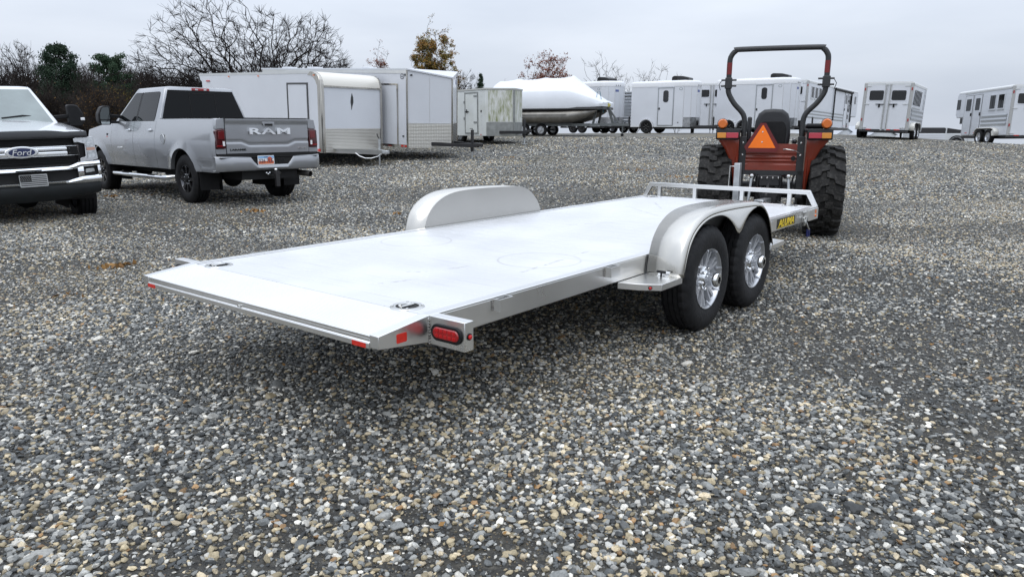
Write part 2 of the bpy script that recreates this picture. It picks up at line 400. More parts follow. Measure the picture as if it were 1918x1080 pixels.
    a.data.foreach_set('vector', np.c_[rs.randn(n) * .3, rs.randn(n) * .3, rs.rand(n) * 6.28].astype(np.float32).ravel())
    a = me.attributes.new('stone_kind', 'INT', 'POINT'); a.data.foreach_set('value', rs.randint(0, 10, n).astype(np.int32))
    o = bpy.data.objects.new('gravel', me); COL.objects.link(o)
    m = bpy.data.materials.new('stone'); m.use_nodes = True; N, L = m.node_tree.nodes, m.node_tree.links; b = N['Principled BSDF']
    at = N.new('ShaderNodeAttribute'); at.attribute_type = 'INSTANCER'; at.attribute_name = 'stone_colour'
    tc = N.new('ShaderNodeTexCoord'); no = N.new('ShaderNodeTexNoise'); no.inputs['Scale'].default_value = 2.6; no.inputs['Detail'].default_value = 4
    L.new(tc.outputs['Object'], no.inputs['Vector'])
    mr = N.new('ShaderNodeMapRange'); mr.inputs['From Min'].default_value = .3; mr.inputs['From Max'].default_value = .7; mr.inputs['To Min'].default_value = .72; mr.inputs['To Max'].default_value = 1.28
    L.new(no.outputs['Fac'], mr.inputs['Value']); vs = N.new('ShaderNodeVectorMath'); vs.operation = 'SCALE'
    L.new(at.outputs['Color'], vs.inputs[0]); L.new(mr.outputs['Result'], vs.inputs['Scale']); L.new(vs.outputs['Vector'], b.inputs['Base Color'])
    b.inputs['Roughness'].default_value = 0.62; b.inputs['Specular IOR Level'].default_value = 0.45
    ng = bpy.data.node_groups.new('gravel_scatter', 'GeometryNodeTree'); ng.is_modifier = True
    ng.interface.new_socket('Geometry', in_out='INPUT', socket_type='NodeSocketGeometry'); ng.interface.new_socket('Geometry', in_out='OUTPUT', socket_type='NodeSocketGeometry')
    G, K = ng.nodes, ng.links
    gi = G.new('NodeGroupInput'); go = G.new('NodeGroupOutput')
    gi2 = G.new('GeometryNodeGeometryToInstance')
    for k in range(10):
        ic = G.new('GeometryNodeMeshIcoSphere'); ic.inputs['Subdivisions'].default_value = 2 if k < 6 else 2; ic.inputs['Radius'].default_value = 1
        nz = G.new('ShaderNodeTexNoise'); nz.noise_dimensions = '4D'; nz.inputs['W'].default_value = k * 7.3; nz.inputs['Scale'].default_value = 0.9; nz.inputs['Detail'].default_value = 1.5
        sub = G.new('ShaderNodeVectorMath'); sub.operation = 'SUBTRACT'; sub.inputs[1].default_value = (.5, .5, .5)
        scl = G.new('ShaderNodeVectorMath'); scl.operation = 'SCALE'; scl.inputs['Scale'].default_value = 1.9
        sp = G.new('GeometryNodeSetPosition'); sm = G.new('GeometryNodeSetMaterial'); sm.inputs['Material'].default_value = m
        ss = G.new('GeometryNodeSetShadeSmooth'); ss.inputs['Shade Smooth'].default_value = (k % 3 == 0)
        K.new(nz.outputs['Color'], sub.inputs[0]); K.new(sub.outputs['Vector'], scl.inputs[0]); K.new(scl.outputs['Vector'], sp.inputs['Offset'])
        K.new(ic.outputs['Mesh'], sp.inputs['Geometry']); K.new(sp.outputs['Geometry'], sm.inputs['Geometry']); K.new(sm.outputs['Geometry'], ss.inputs['Geometry']); K.new(ss.outputs['Geometry'], gi2.inputs['Geometry'])
    def na(nm, ty):
        q = G.new('GeometryNodeInputNamedAttribute'); q.data_type = ty; q.inputs['Name'].default_value = nm; return q.outputs['Attribute']
    ip = G.new('GeometryNodeInstanceOnPoints'); ip.inputs['Pick Instance'].default_value = True
    mp = G.new('GeometryNodeMeshToPoints')
    K.new(gi.outputs[0], mp.inputs['Mesh']); K.new(mp.outputs['Points'], ip.inputs['Points'])
    K.new(gi2.outputs['Instances'], ip.inputs['Instance']); K.new(na('stone_kind', 'INT'), ip.inputs['Instance Index'])
    er = G.new('FunctionNodeEulerToRotation'); K.new(na('stone_turn', 'FLOAT_VECTOR'), er.inputs['Euler']); K.new(er.outputs['Rotation'], ip.inputs['Rotation'])
    K.new(na('stone_scale', 'FLOAT_VECTOR'), ip.inputs['Scale']); K.new(ip.outputs['Instances'], go.inputs[0])
    md = o.modifiers.new('scatter', 'NODES'); md.node_group = ng
    o['kind'] = 'stuff'; o['label'] = 'loose grey and tan gravel stones covering the yard'
    print('gravel stones', n)
gravel()
# ------------------------------------------------------------------ shared materials
ALU = mat('brushed_aluminium', (0.80, 0.80, 0.79), 0.30, 1.0, vary=0.03, vscale=1.5, rvary=0.05)
POL = mat('polished_aluminium', (0.62, 0.60, 0.555), 0.20, 1.0, vary=0.03, vscale=1.5, rvary=0.05)
WELD = mat('weld_bead', (0.30, 0.29, 0.27), 0.55, 1.0, vary=0.4, vscale=90, bump=0.6, bscale=180)
GALV = mat('galvanised_steel', (0.52, 0.54, 0.55), 0.42, 0.9, vary=0.15, vscale=12)
STEEL = mat('bright_steel', (0.62, 0.62, 0.60), 0.22, 1.0)
CHROME = mat('chrome', (0.86, 0.87, 0.88), 0.06, 1.0)
RUB = mat('tyre_rubber', (0.010, 0.010, 0.011), 0.65, 0, vary=0.35, vscale=14, bump=0.25, bscale=70, dirt=(0.04, 0.038, 0.035), dscale=9, damt=0.25, spec=0.22)
BLKP = mat('black_plastic', (0.009, 0.009, 0.010), 0.48, vary=0.2, vscale=20, spec=0.25)
BLKS = mat('black_steel', (0.018, 0.018, 0.02), 0.42, vary=0.2, vscale=10, dirt=(0.06, 0.05, 0.04), dscale=6, damt=0.3)
DARK = mat('dark_void', (0.006, 0.006, 0.006), 0.8)
REDR = mat('red_reflector', (0.55, 0.022, 0.012), 0.35, vary=0.12, vscale=60)
REDL = mat('red_lens', (0.30, 0.004, 0.006), 0.12, coat=0.6, spec=0.6)
REDD = mat('red_lens_pip', (0.50, 0.010, 0.012), 0.18, coat=0.4)
ORL = mat('orange_lens', (0.80, 0.17, 0.015), 0.25, coat=0.4)
SILV = mat('silver_wheel_paint', (0.55, 0.56, 0.58), 0.28, 0.75, coat=0.3)

def deck_material():
    """light anodised planks: fine crosswise ribs, ring-shaped scuffs and smears of dirt"""
    m = bpy.data.materials.new('deck_plank_metal'); m.use_nodes = True
    N, L = m.node_tree.nodes, m.node_tree.links; b = N['Principled BSDF']
    at = N.new('ShaderNodeAttribute'); at.attribute_name = 'deck_pos'; pos = at.outputs['Vector']
    def noise(sc, st=(1, 1, 1), det=5):
        mp = N.new('ShaderNodeMapping'); mp.inputs['Scale'].default_value = st; L.new(pos, mp.inputs['Vector'])
        n = N.new('ShaderNodeTexNoise'); n.inputs['Scale'].default_value = sc; n.inputs['Detail'].default_value = det; L.new(mp.outputs['Vector'], n.inputs['Vector']); return n.outputs['Fac']
    def math_(op, a, bb=None):
        q = N.new('ShaderNodeMath'); q.operation = op; q.use_clamp = False
        for i, s in enumerate((a, bb)):
            if s is None: continue
            if isinstance(s, (int, float)): q.inputs[i].default_value = s
            else: L.new(s, q.inputs[i])
        return q.outputs['Value']
    def mr(v, a, bb, c=0.0, d=1.0):
        q = N.new('ShaderNodeMapRange'); L.new(v, q.inputs['Value'])
        for k, x in zip(('From Min', 'From Max', 'To Min', 'To Max'), (a, bb, c, d)): q.inputs[k].default_value = x
        return q.outputs['Result']
    def ring(cx, cy, r, w):
        s = N.new('ShaderNodeVectorMath'); s.operation = 'SUBTRACT'; L.new(pos, s.inputs[0]); s.inputs[1].default_value = (cx, cy, 0)
        mu = N.new('ShaderNodeVectorMath'); mu.operation = 'MULTIPLY'; L.new(s.outputs['Vector'], mu.inputs[0]); mu.inputs[1].default_value = (1, 1, 0)
        ln = N.new('ShaderNodeVectorMath'); ln.operation = 'LENGTH'; L.new(mu.outputs['Vector'], ln.inputs[0])
        return mr(math_('ABSOLUTE', math_('SUBTRACT', ln.outputs['Value'], r)), w, 0.0)
    def smear(ax, ay, bx, by, w):
        dx, dy = bx - ax, by - ay; ln = math.hypot(dx, dy); dx /= ln; dy /= ln
        d = N.new('ShaderNodeVectorMath'); d.operation = 'DOT_PRODUCT'; L.new(pos, d.inputs[0]); d.inputs[1].default_value = (-dy, dx, 0)
        t = N.new('ShaderNodeVectorMath'); t.operation = 'DOT_PRODUCT'; L.new(pos, t.inputs[0]); t.inputs[1].default_value = (dx, dy, 0)
        across = mr(math_('ABSOLUTE', math_('SUBTRACT', d.outputs['Value'], -dy * ax + dx * ay)), w, 0)
        tv = math_('SUBTRACT', t.outputs['Value'], dx * ax + dy * ay)
        return math_('MULTIPLY', across, math_('MULTIPLY', mr(tv, 0, 0.08), mr(tv, ln, ln - 0.08)))
    blot = mr(noise(30, (1, 1, 1), 7), 0.42, 0.66)
    marks = math_('MULTIPLY', ring(1.51, 1.634, 0.26, 0.012), 0.5)
    marks = math_('MAXIMUM', marks, math_('MULTIPLY', ring(1.438, 0.443, 0.265, 0.012), 0.6))
    marks = math_('MULTIPLY', marks, mr(noise(6), 0.3, 0.6, 0.35, 1))
    for a in ((1.014, .284, 1.62, .346, .018), (1.70, .36, 1.95, .38, .02), (0.826, .702, 1.06, .642, .03), (0.264, .72, .56, .62, .02), (0.62, .86, .75, .70, .02), (4.0, .9, 4.5, 1.5, .02), (2.9, 1.3, 3.4, 1.0, .012), (4.6, 1.2, 5.2, 1.6, .02)):
        marks = math_('MAXIMUM', marks, math_('MULTIPLY', smear(*a), blot))
    scr = mr(noise(5, (9, 0.35, 1), 6), 0.60, 0.72, 0, 0.30)
    marks = math_('MAXIMUM', marks, scr)
    haze = mr(noise(1.6, (1, 1, 1), 4), 0.3, 0.7, 0.0, 1.0)
    c1 = N.new('ShaderNodeMix'); c1.data_type = 'RGBA'; c1.inputs['A'].default_value = (0.62, 0.625, 0.635, 1); c1.inputs['B'].default_value = (0.70, 0.705, 0.71, 1); L.new(haze, c1.inputs['Factor'])
    c2 = N.new('ShaderNodeMix'); c2.data_type = 'RGBA'; L.new(c1.outputs['Result'], c2.inputs['A']); c2.inputs['B'].default_value = (0.26, 0.235, 0.20, 1)
    L.new(math_('MULTIPLY', marks, 0.75), c2.inputs['Factor']); L.new(c2.outputs['Result'], b.inputs['Base Color'])
    b.inputs['Metallic'].default_value = 0.35; b.inputs['Roughness'].default_value = 0.42
    L.new(mr(noise(3, (1, 1, 1)), .3, .7, .36, .52), b.inputs['Roughness'])
    wv = N.new('ShaderNodeTexWave'); wv.wave_type = 'BANDS'; wv.bands_direction = 'X'; wv.inputs['Scale'].default_value = 26; L.new(pos, wv.inputs['Vector'])
    bp = N.new('ShaderNodeBump'); bp.inputs['Strength'].default_value = 0.10; bp.inputs['Distance'].default_value = 0.002
    L.new(wv.outputs['Fac'], bp.inputs['Height']); L.new(bp.outputs['Normal'], b.inputs['Normal'])
    return m
DECK = deck_material()
def deck_pos(o, M):
    """remember where on the deck each piece lies, for the scuffs"""
    me = o.data; a = me.attributes.new('deck_pos', 'FLOAT_VECTOR', 'POINT')
    a.data.foreach_set('vector', np.array([(M @ v.co)[:] for v in me.vertices], dtype=np.float32).ravel())

# ------------------------------------------------------------------ flatbed trailer
TW, TL, TZ, BH = 2.08, 5.865, 0.555, 0.122
T_YAW = 0.6721
def build_flatbed():
    t = thing('flatbed_trailer', 'silver aluminium tandem axle flatbed trailer with rounded fenders and low front rail', 'trailer', (-0.375, 3.127, 0), PI / 2 - T_YAW)
    # long side beams
    for y0, y1 in ((-0.0, 0.055), (TW - 0.055, TW)):
        m = MB()
        m.box(0, TL, y0 if y0 < 1 else y1 - 0.012, (y0 + 0.012) if y0 < 1 else y1, TZ - BH, TZ - 0.0065)      # web
        m.box(0, TL, y0, y1, TZ - 0.0065, TZ + 0.0035)                                                   # top flange
        m.box(0, TL, y0, y1, TZ - BH, TZ - BH + 0.006)
        m.obj('side_beam', ALU, t, bevel=0.002)
    m = MB().box(TL - 0.05, TL, 0.056, TW - 0.056, TZ - BH, TZ + 0.002); m.obj('front_beam', ALU, t, bevel=0.003)
    for k in range(9):
        x = 0.25 + k * 0.62; MB().box(x, x + 0.05, 0.013, TW - 0.013, TZ - BH + 0.01, TZ - 0.03).obj('cross_member', ALU, t)
    # deck planks laid across
    x = 0.012; i = 0
    edges = []
    while x < 5.47:
        edges.append((x, min(x + 0.1508, 5.50))); x += 0.1535
    edges.append((5.522, 5.668)); edges.append((5.6695, TL - 0.051))
    proto = {}
    for a, b in edges:
        m = MB().box(a, b, 0.0565, TW - 0.0665, TZ - 0.028, TZ)
        o = m.obj('deck_plank', DECK, t, smooth=0, bevel=0.002, seg=1); deck_pos(o, Matrix())
    # sloped ribbed tail
    tl, dr, th = 0.29, 0.032, 0.054
    nr = 22; prof = []
    for k in range(nr):
        xa = -tl * (k / nr); xb = -tl * ((k + 1) / nr); za = TZ - dr * (k / nr); zb = TZ - dr * ((k + 1) / nr)
        q = (xb - xa)
        prof += [(xa + q * 0.04, za + 0.0014), (xa + q * 0.42, za + 0.0014), (xa + q * 0.5, za - 0.0005), (xa + q * 0.92, za - 0.0005)]
    prof = prof + [(-tl, TZ - dr), (-tl, TZ - dr - 0.014), (0, TZ - 0.03)]
    o = MB().prism(prof, 'y', 0.058, TW - 0.058).obj('ribbed_tail_plate', mat('ribbed_plate_metal', (0.74, 0.745, 0.75), 0.45, 0.35, vary=0.03, vscale=2), t, smooth=0)
    for s in (0, 1):                                                                                   # side gussets of the tail
        y0, y1 = (0.0, 0.0565) if s == 0 else (TW - 0.0565, TW)
        MB().prism([(-0.001, TZ - BH), (-0.001, TZ + 0.0035), (-tl - 0.006, TZ - dr + 0.0035), (-tl - 0.006, TZ - dr - th)], 'y', y0, y1).obj('tail_gusset', ALU, t, bevel=0.0025)
        yy = -0.0012 if s == 0 else TW + 0.0012
        MB().prism(rrect(0.06, 0.042, 0.006, 3, -0.165, TZ - 0.062), 'y', yy, 0.001 if s == 0 else TW - 0.001).obj('side_reflector', REDR, t)
    m = MB().prism([(-tl, TZ - dr - 0.015), (-tl - 0.004, TZ - dr - 0.015), (-tl - 0.004, TZ - dr - 0.030), (-tl - 0.013, TZ - dr - 0.033), (-tl - 0.013, TZ - dr - 0.058), (-tl + 0.05, TZ - dr - 0.058), (-tl + 0.05, TZ - dr - 0.015)], 'y', 0.057, TW - 0.057)
    m.obj('rear_bar', ALU, t, bevel=0.002)
    MB().box(-tl - 0.0065, -tl + 0.01, 0.0575, TW - 0.0575, TZ - dr - 0.0145, TZ - dr - 0.0005).obj('rear_lip', ALU, t, bevel=0.002)
    for ya, yb in ((0.075, 0.165), (TW - 0.145, TW - 0.06)):
        MB().box(-tl - 0.0142, -tl - 0.012, ya, yb, TZ - dr - 0.057, TZ - dr - 0.036).obj('rear_reflector', REDR, t)
    mk = MB().lathe([(0.0001, 0), (0.006, 0), (0.006, 0.012), (0.003, 0.016), (0.0001, 0.016)], 10, 'x', (-tl - 0.018, 1.05, TZ - dr - 0.024)); mk.obj('latch_pin', STEEL, t)
    # lamp boxes
    for s in (1, -1):
        yb = 0.0 if s == 1 else TW
        def Y(v): return yb - s * v
        ya, ybb = sorted((Y(0.002), Y(0.215)))
        bx = MB().box(0.004, 0.062, ya, ybb, TZ - BH - 0.008, TZ + 0.004).obj('lamp_box', ALU, t, bevel=0.003)
        yc = Y(0.11); zc = TZ - BH / 2 - 0.003
        MB().prism(rrect(0.186, 0.078, 0.0385, 8, yc, zc), 'x', -0.006, 0.006).obj('rubber_grommet', BLKP, bx, bevel=0.004)
        ln = MB().prism(rrect(0.156, 0.052, 0.0255, 8, yc, zc), 'x', -0.011, 0.0).obj('tail_light', REDL, bx, bevel=0.005)
        for r_ in (-1, 1):
            for k in range(5):
                pm = MB(); pm.lathe([(0.0001, 0), (0.0105, 0.0), (0.0105, 0.0012), (0.006, 0.0022), (0.0001, 0.0026)], 10, 'x'); 
                pm.xf(Matrix.Translation((-0.0108, yc + (k - 2) * 0.026, zc + r_ * 0.0115)) @ Matrix.Rotation(PI, 4, 'Z'))
                pm.obj('light_cell', mat('red_cell', (0.40, 0.005, 0.007), 0.3), ln)
        mm = MB(); mm.lathe([(0.016, 0), (0.016, 0.004), (0.011, 0.005), (0.011, 0.009), (0.006, 0.012), (0.0001, 0.0125)], 14, 'y')
        mm.xf(Matrix.Translation((0.033, Y(0.2145), zc)) @ (Matrix.Rotation(PI, 4, 'Z') if s == 1 else Matrix()))
        k1 = MB(); k1.lathe([(0.0001, -.001), (0.016, 0), (0.016, 0.004), (0.0001, 0.0045)], 14, 'y'); k1.xf(Matrix.Translation((0.033, Y(0.2145), zc)) @ (Matrix.Rotation(PI, 4, 'Z') if s == 1 else Matrix()))
        g = k1.obj('marker_bezel', BLKP, bx)
        k2 = MB(); k2.lathe([(0.0105, 0.004), (0.0105, 0.009), (0.006, 0.012), (0.0001, 0.0125)], 14, 'y'); k2.xf(Matrix.Translation((0.033, Y(0.2145), zc)) @ (Matrix.Rotation(PI, 4, 'Z') if s == 1 else Matrix()))
        k2.obj('marker_light', REDD, g)
        w = MB(); rw = random.Random(3)
        for k in range(9): w.ball((0.002 + rw.uniform(-.003, .003), Y(0.003), TZ - BH - 0.004 + k * 0.0135), 0.006, 7, 5)
        w.obj('weld', WELD, bx)
    # stake pockets
    for s in (1, -1):
        for px in (0.445, 1.505, 4.25, 5.38):
            y0 = 0.0 if s == 1 else TW
            def Y(v): return y0 - s * v
            m = MB(); xa, xb, zt, zb = px, px + 0.105, TZ - 0.001, TZ - 0.064; th_ = 0.006
            for (a, b, c, d) in ((xa, xa + th_, 0.0005, 0.05), (xb - th_, xb, 0.0005, 0.05), (xa + th_, xb - th_, 0.044, 0.05)):
                p, q = sorted((Y(c), Y(d))); m.box(a, b, p, q, zb, zt)
            sp = m.obj('stake_pocket', ALU, t, smooth=0)
            w = MB(); rw = random.Random(5)
            for k in range(5): w.ball((xa - 0.003, Y(0.003 + rw.uniform(0, .004)), zb + 0.006 + k * 0.012), 0.005, 6, 4)
            w.obj('weld', WELD, sp)
    # flush tie-down rings
    for k, (x, y) in enumerate(((0.067, 1.873), (0.066, 0.206), (5.70, 1.90), (5.745, 0.26))):
        e = MB().lathe([(0.056, 0.0006), (0.056, 0.0045), (0.060, 0.0055), (0.079, 0.0045), (0.083, 0.0006)], 30, 'z', (x, y, TZ)).obj('tie_down_plate', STEEL, t)
        MB().disc(0.0565, 24, 'z', (x, y, TZ + 0.0012)).obj('recess', DARK, e)
        MB().tube([(x + 0.038 * math.cos(a), y + 0.038 * math.sin(a), TZ + 0.006) for a in np.linspace(0, PI, 11)] , 0.0065, 8, closed=True).obj('pull_ring', STEEL, e)
        for j in range(4):
            a = j * PI / 2 + 0.8
            MB().lathe([(0.007, 0), (0.007, 0.005), (0.004, 0.007), (0.0001, 0.0075)], 8, 'z', (x + 0.07 * math.cos(a), y + 0.07 * math.sin(a), TZ + 0.004)).obj('bolt', STEEL, e)
    # fenders
    top = [(2.03, .432), (2.045, .53), (2.085, .64), (2.135, .705), (2.20, .755), (2.30, .80), (2.43, .828), (2.60, .838), (2.85, .838), (3.10, .832), (3.32, .822), (3.44, .80), (3.54, .75), (3.63, .67), (3.70, .56), (3.76, .445)]
    def smooth_path(p, n=4):
        out = []
        for i in range(len(p) - 1):
            a, b, c, d = [Vector((*p[max(0, min(len(p) - 1, j))], 0)) for j in (i - 1, i, i + 1, i + 2)]
            for k in range(n):
                u = k / n; q = 0.5 * ((2 * b) + (c - a) * u + (2 * a - 5 * b + 4 * c - d) * u * u + (3 * b - a - 3 * c + d) * u ** 3); out.append((q.x, q.y))
        out.append(p[-1]); return out
    topS = smooth_path(top, 3)
    low = smooth_path([(2.06, .432), (2.10, .56), (2.17, .665), (2.27, .735), (2.40, .775), (2.54, .787), (2.66, .778), (2.77, .742), (2.86, .69), (2.92, .642), (2.965, .62), (3.01, .635), (3.06, .685), (3.14, .745), (3.26, .782), (3.40, .785), (3.53, .725), (3.62, .64), (3.68, .54), (3.73, .445)], 3)
    for s in (1, -1):
        y0 = 0.0 if s == 1 else TW
        def Y(v): return y0 - s * v
        m = MB(); rows = []
        yi, yo, rr = 0.012, 0.262, 0.035
        nrm = []
        for i in range(len(topS)):
            a = Vector(topS[max(0, i - 1)]); b = Vector(topS[min(len(topS) - 1, i + 1)]); d = (b - a).normalized(); nrm.append(Vector((-d.y, d.x)))
        for (x, z), n in zip(topS, nrm):
            row = [(x, Y(yi), z)]
            row.append((x, Y(yo - rr), z))
            for k in range(1, 6):
                q = R(90 * k / 5); off = rr * (1 - math.cos(q))
                row.append((x - n.x * off, Y(yo - rr + rr * math.sin(q)), z - n.y * off))
            rows.append(row)
        m.grid(rows)
        # outer skirt: from the rolled edge to the two arches
        edge = [(r[-1][0], r[-1][2]) for r in rows]
        def resample(p, n):
            p = [Vector(q) for q in p]; L_ = [0]
            for a, b in zip(p, p[1:]): L_.append(L_[-1] + (b - a).length)
            out = []
            for k in range(n):
                tt = L_[-1] * k / (n - 1); j = max(i for i in range(len(L_)) if L_[i] <= tt + 1e-9); j = min(j, len(p) - 2)
                out.append(p[j].lerp(p[j + 1], (tt - L_[j]) / max(1e-9, L_[j + 1] - L_[j])))
            return out
        # pair points by x so that the sheet stays flat
        lo = low; ed = edge
        nn = 70; A = resample(ed, nn); B = []
        Bs = resample(lo, nn)
        sk = [[(A[k].x, Y(yo), A[k].y) for k in range(nn)], [(Bs[k].x, Y(yo + 0.001), Bs[k].y) for k in range(nn)], [(Bs[k].x, Y(yo - 0.006), Bs[k].y + 0.0) for k in range(nn)]]
        m.grid(sk)
        fe = m.obj('fender', POL, t, smooth=40)
        so = fe.modifiers.new('sheet', 'SOLIDIFY'); so.thickness = 0.003; so.offset = 0
        # inner skirt, a flat plate rising from the deck edge
        ip = [(x, z) for x, z in topS if z > TZ + 0.006]
        p = [(topS[0][0] + 0.045, TZ - BH + 0.01)] + [(ip[0][0], TZ)] + ip + [(ip[-1][0] + 0.01, TZ), (topS[-1][0], TZ - BH + 0.01)]
        ya, yb = sorted((Y(0.008), Y(0.0135)))
        MB().prism(p, 'y', ya, yb).obj('inner_skirt', mat('mill_aluminium', (0.50, 0.49, 0.465), 0.30, 1.0, vary=0.05, vscale=2, rvary=0.05), fe, smooth=0)
        # step plates with T-handle clamps
        for rear in (1, 0):
            if rear: q = [(1.66, 0.006), (1.70, 0.14), (1.775, 0.255), (2.06, 0.255), (2.10, 0.006)]
            else: q = [(3.70, 0.006), (3.72, 0.255), (4.07, 0.245), (4.10, 0.13), (4.13, 0.006)]
            poly = [(x, Y(v)) for x, v in q]
            pl = MB().prism(poly, 'z', TZ - BH - 0.042, TZ - BH - 0.001).obj('step_plate', ALU, t, bevel=0.002)
            if rear:
                zc = TZ - BH - 0.024
                k1 = MB(); k1.lathe([(0.0001, -.002), (0.013, 0), (0.013, 0.006), (0.0001, 0.007)], 14, 'x'); k1.xf(Matrix.Translation((1.7355, Y(0.1945), zc)) @ Matrix.Rotation(s * R(33), 4, 'Z') @ Matrix.Rotation(PI, 4, 'Z')); b1 = k1.obj('marker_bezel', BLKP, pl)
                k2 = MB(); k2.lathe([(0.009, 0.003), (0.009, 0.009), (0.005, 0.012), (0.0001, 0.0125)], 14, 'x'); k2.xf(Matrix.Translation((1.7355, Y(0.1945), zc)) @ Matrix.Rotation(s * R(33), 4, 'Z') @ Matrix.Rotation(PI, 4, 'Z')); k2.obj('marker_light', REDD, b1)
                br = MB().prism([(2.005, TZ - BH - 0.002), (2.035, TZ - BH - 0.002), (2.046, TZ - BH + 0.03), (2.03, TZ - BH + 0.03), (2.02, TZ - BH + 0.006), (2.005, TZ - BH + 0.006)], 'y', *sorted((Y(0.10), Y(0.18)))).obj('fender_bracket', ALU, pl)
                h = MB(); h.tube([(1.985, Y(0.14), TZ - BH), (1.985, Y(0.14), TZ - BH + 0.03)], 0.007, 8); h.tube([(1.985, Y(0.11), TZ - BH + 0.032), (1.985, Y(0.17), TZ - BH + 0.032)], 0.009, 8); h.obj('clamp_handle', BLKP, pl)
    # front rail
    rz0, rz1 = TZ + 0.122, TZ + 0.168
    MB().box(TL - 0.045, TL - 0.003, 0.09, TW - 0.09, rz0, rz1).obj('front_rail', ALU, t, bevel=0.003)
    for y in (0.30, 0.83, 1.40, 1.86):
        MB().box(TL - 0.043, TL - 0.006, y - 0.02, y + 0.02, TZ + 0.0025, rz0 - 0.0005).obj('rail_post', ALU, t, bevel=0.002)
    for s in (1, -1):
        y0 = 0.0 if s == 1 else TW
        a = (TL - 0.024, y0 + s * 0.012, TZ + 0.004); b = (TL - 0.024, y0 + s * 0.089, (rz0 + rz1) / 2 + 0.004)
        MB().prism([(y0 + s * 0.002, TZ + 0.004), (y0 + s * 0.052, TZ + 0.004), (y0 + s * 0.12, rz0), (y0 + s * 0.0895, rz1)], 'x', TL - 0.044, TL - 0.004).obj('rail_brace', ALU, t, bevel=0.002)
    # front corner plates with orange markers, tongue, jack
    for s in (1, -1):
        y0 = 0.0 if s == 1 else TW
        ya, yb = sorted((y0 - s * 0.0005, y0 - s * 0.008))
        cp = MB().box(TL - 0.33, TL - 0.004, ya, yb, TZ - BH - 0.004, TZ - 0.012).obj('corner_plate', ALU, t, bevel=0.002)
        ym, yn = sorted((y0 - s * 0.008, y0 - s * 0.0095))
        MB().box(TL - 0.12, TL - 0.075, ym, yn, TZ - 0.062, TZ - 0.024).obj('orange_reflector', ORL, cp)
        MB().lathe([(0.013, -.001), (0.013, 0.005), (0.008, 0.009), (0.0001, 0.01)], 12, 'y').xf(Matrix.Translation((TL - 0.098, y0 - s * 0.008, TZ - 0.088)) @ (Matrix.Rotation(PI, 4, 'Z') if s == 1 else Matrix())).obj('orange_marker', ORL, cp)
    MB().bar((TL - 0.6, 0.25, TZ - BH - 0.03), (TL + 1.25, TW / 2 - 0.05, TZ - BH - 0.03), 0.06, 0.10).obj('tongue', ALU, t, bevel=0.003)
    MB().bar((TL - 0.6, TW - 0.25, TZ - BH - 0.03), (TL + 1.25, TW / 2 + 0.05, TZ - BH - 0.03), 0.06, 0.10).obj('tongue', ALU, t, bevel=0.003)
    MB().prism([(TL + 1.1, TW / 2 - 0.06), (TL + 1.1, TW / 2 + 0.06), (TL + 1.45, TW / 2 + 0.045), (TL + 1.45, TW / 2 - 0.045)], 'z', TZ - BH - 0.025, TZ - BH + 0.045).obj('coupler', GALV, t, bevel=0.01)
    jx, jy = TL + 0.62, TW / 2 + 0.11
    j = MB().box(jx - 0.035, jx + 0.035, jy - 0.035, jy + 0.035, 0.22, TZ + 0.40).obj('jack', GALV, t, bevel=0.006)
    MB().tube([(jx, jy, 0.03), (jx, jy, 0.24)], 0.025, 12).obj('jack_leg', GALV, j)
    MB().lathe([(0.0001, 0.0), (0.10, 0.005), (0.10, 0.012), (0.0001, 0.035)], 16, 'z', (jx, jy, -0.035)).obj('jack_foot', GALV, j)
    MB().tube([(jx, jy + 0.034, TZ + 0.36), (jx, jy + 0.10, TZ + 0.36), (jx, jy + 0.105, TZ + 0.10), (jx, jy + 0.15, TZ + 0.09)], 0.008, 8).obj('jack_crank', STEEL, j)
    # toggle latch with blue grips hanging at the front corner, winch cable and safety chains
    lx, lz = 5.35, TZ - BH
    la = MB().box(lx - 0.03, lx + 0.03, -0.03, -0.002, lz - 0.03, lz + 0.06).obj('latch_block', STEEL, t, bevel=0.004)
    BLUE = mat('blue_grip', (0.010, 0.014, 0.09), 0.4)
    MB().tube([(lx, -0.035, lz + 0.02), (lx + 0.02, -0.055, lz - 0.04), (lx + 0.05, -0.06, lz - 0.07)], 0.009, 8).obj('latch_arm', STEEL, la)
    for dx in (-0.005, 0.055):
        MB().tube([(lx + dx, -0.06, lz - 0.065), (lx + dx, -0.062, lz - 0.14)], 0.011, 10).obj('latch_grip', BLUE, la)
    MB().tube([(lx - 0.03, -0.02, lz + 0.05), (lx - 0.02, -0.035, lz + 0.0), (lx + 0.03, -0.03, lz + 0.03), (lx + 0.06, -0.012, lz + 0.055)], 0.006, 8).obj('latch_hook', STEEL, la)
    MB().tube([(lx - 0.02, -0.004, TZ - 0.02), (lx + 0.10, -0.012, TZ - 0.022), (lx + 0.13, -0.014, TZ - 0.024)], 0.012, 8).obj('latch_bar', STEEL, la)
    # maker's sticker
    st = MB().prism([(4.585, TZ - 0.015), (5.115, TZ - 0.020), (5.115, TZ - 0.108), (4.585, TZ - 0.108)], 'y', -0.0013, 0.0005).obj('sticker', mat('sticker_black', (0.012, 0.012, 0.012), 0.4), t)
    YEL = mat('sticker_yellow', (0.78, 0.56, 0.02), 0.4)
    lettering('ALUMA', YEL, st, (4.85, -0.0030, TZ - 0.060), (PI / 2, 0, 0), 0.46, 0.068, shear=0.28, offset=0.02, depth=0.003)
    MB().box(4.60, 5.08, -0.0021, -0.0013, TZ - 0.104, TZ - 0.0985).obj('sticker_line', YEL, st)
    # axles
    for wx in (2.55, 3.433):
        MB().tube([(wx, 0.0, 0.30), (wx, TW, 0.30)], 0.04, 10).obj('axle', GALV, t)
    # wheels
    RT = 0.350
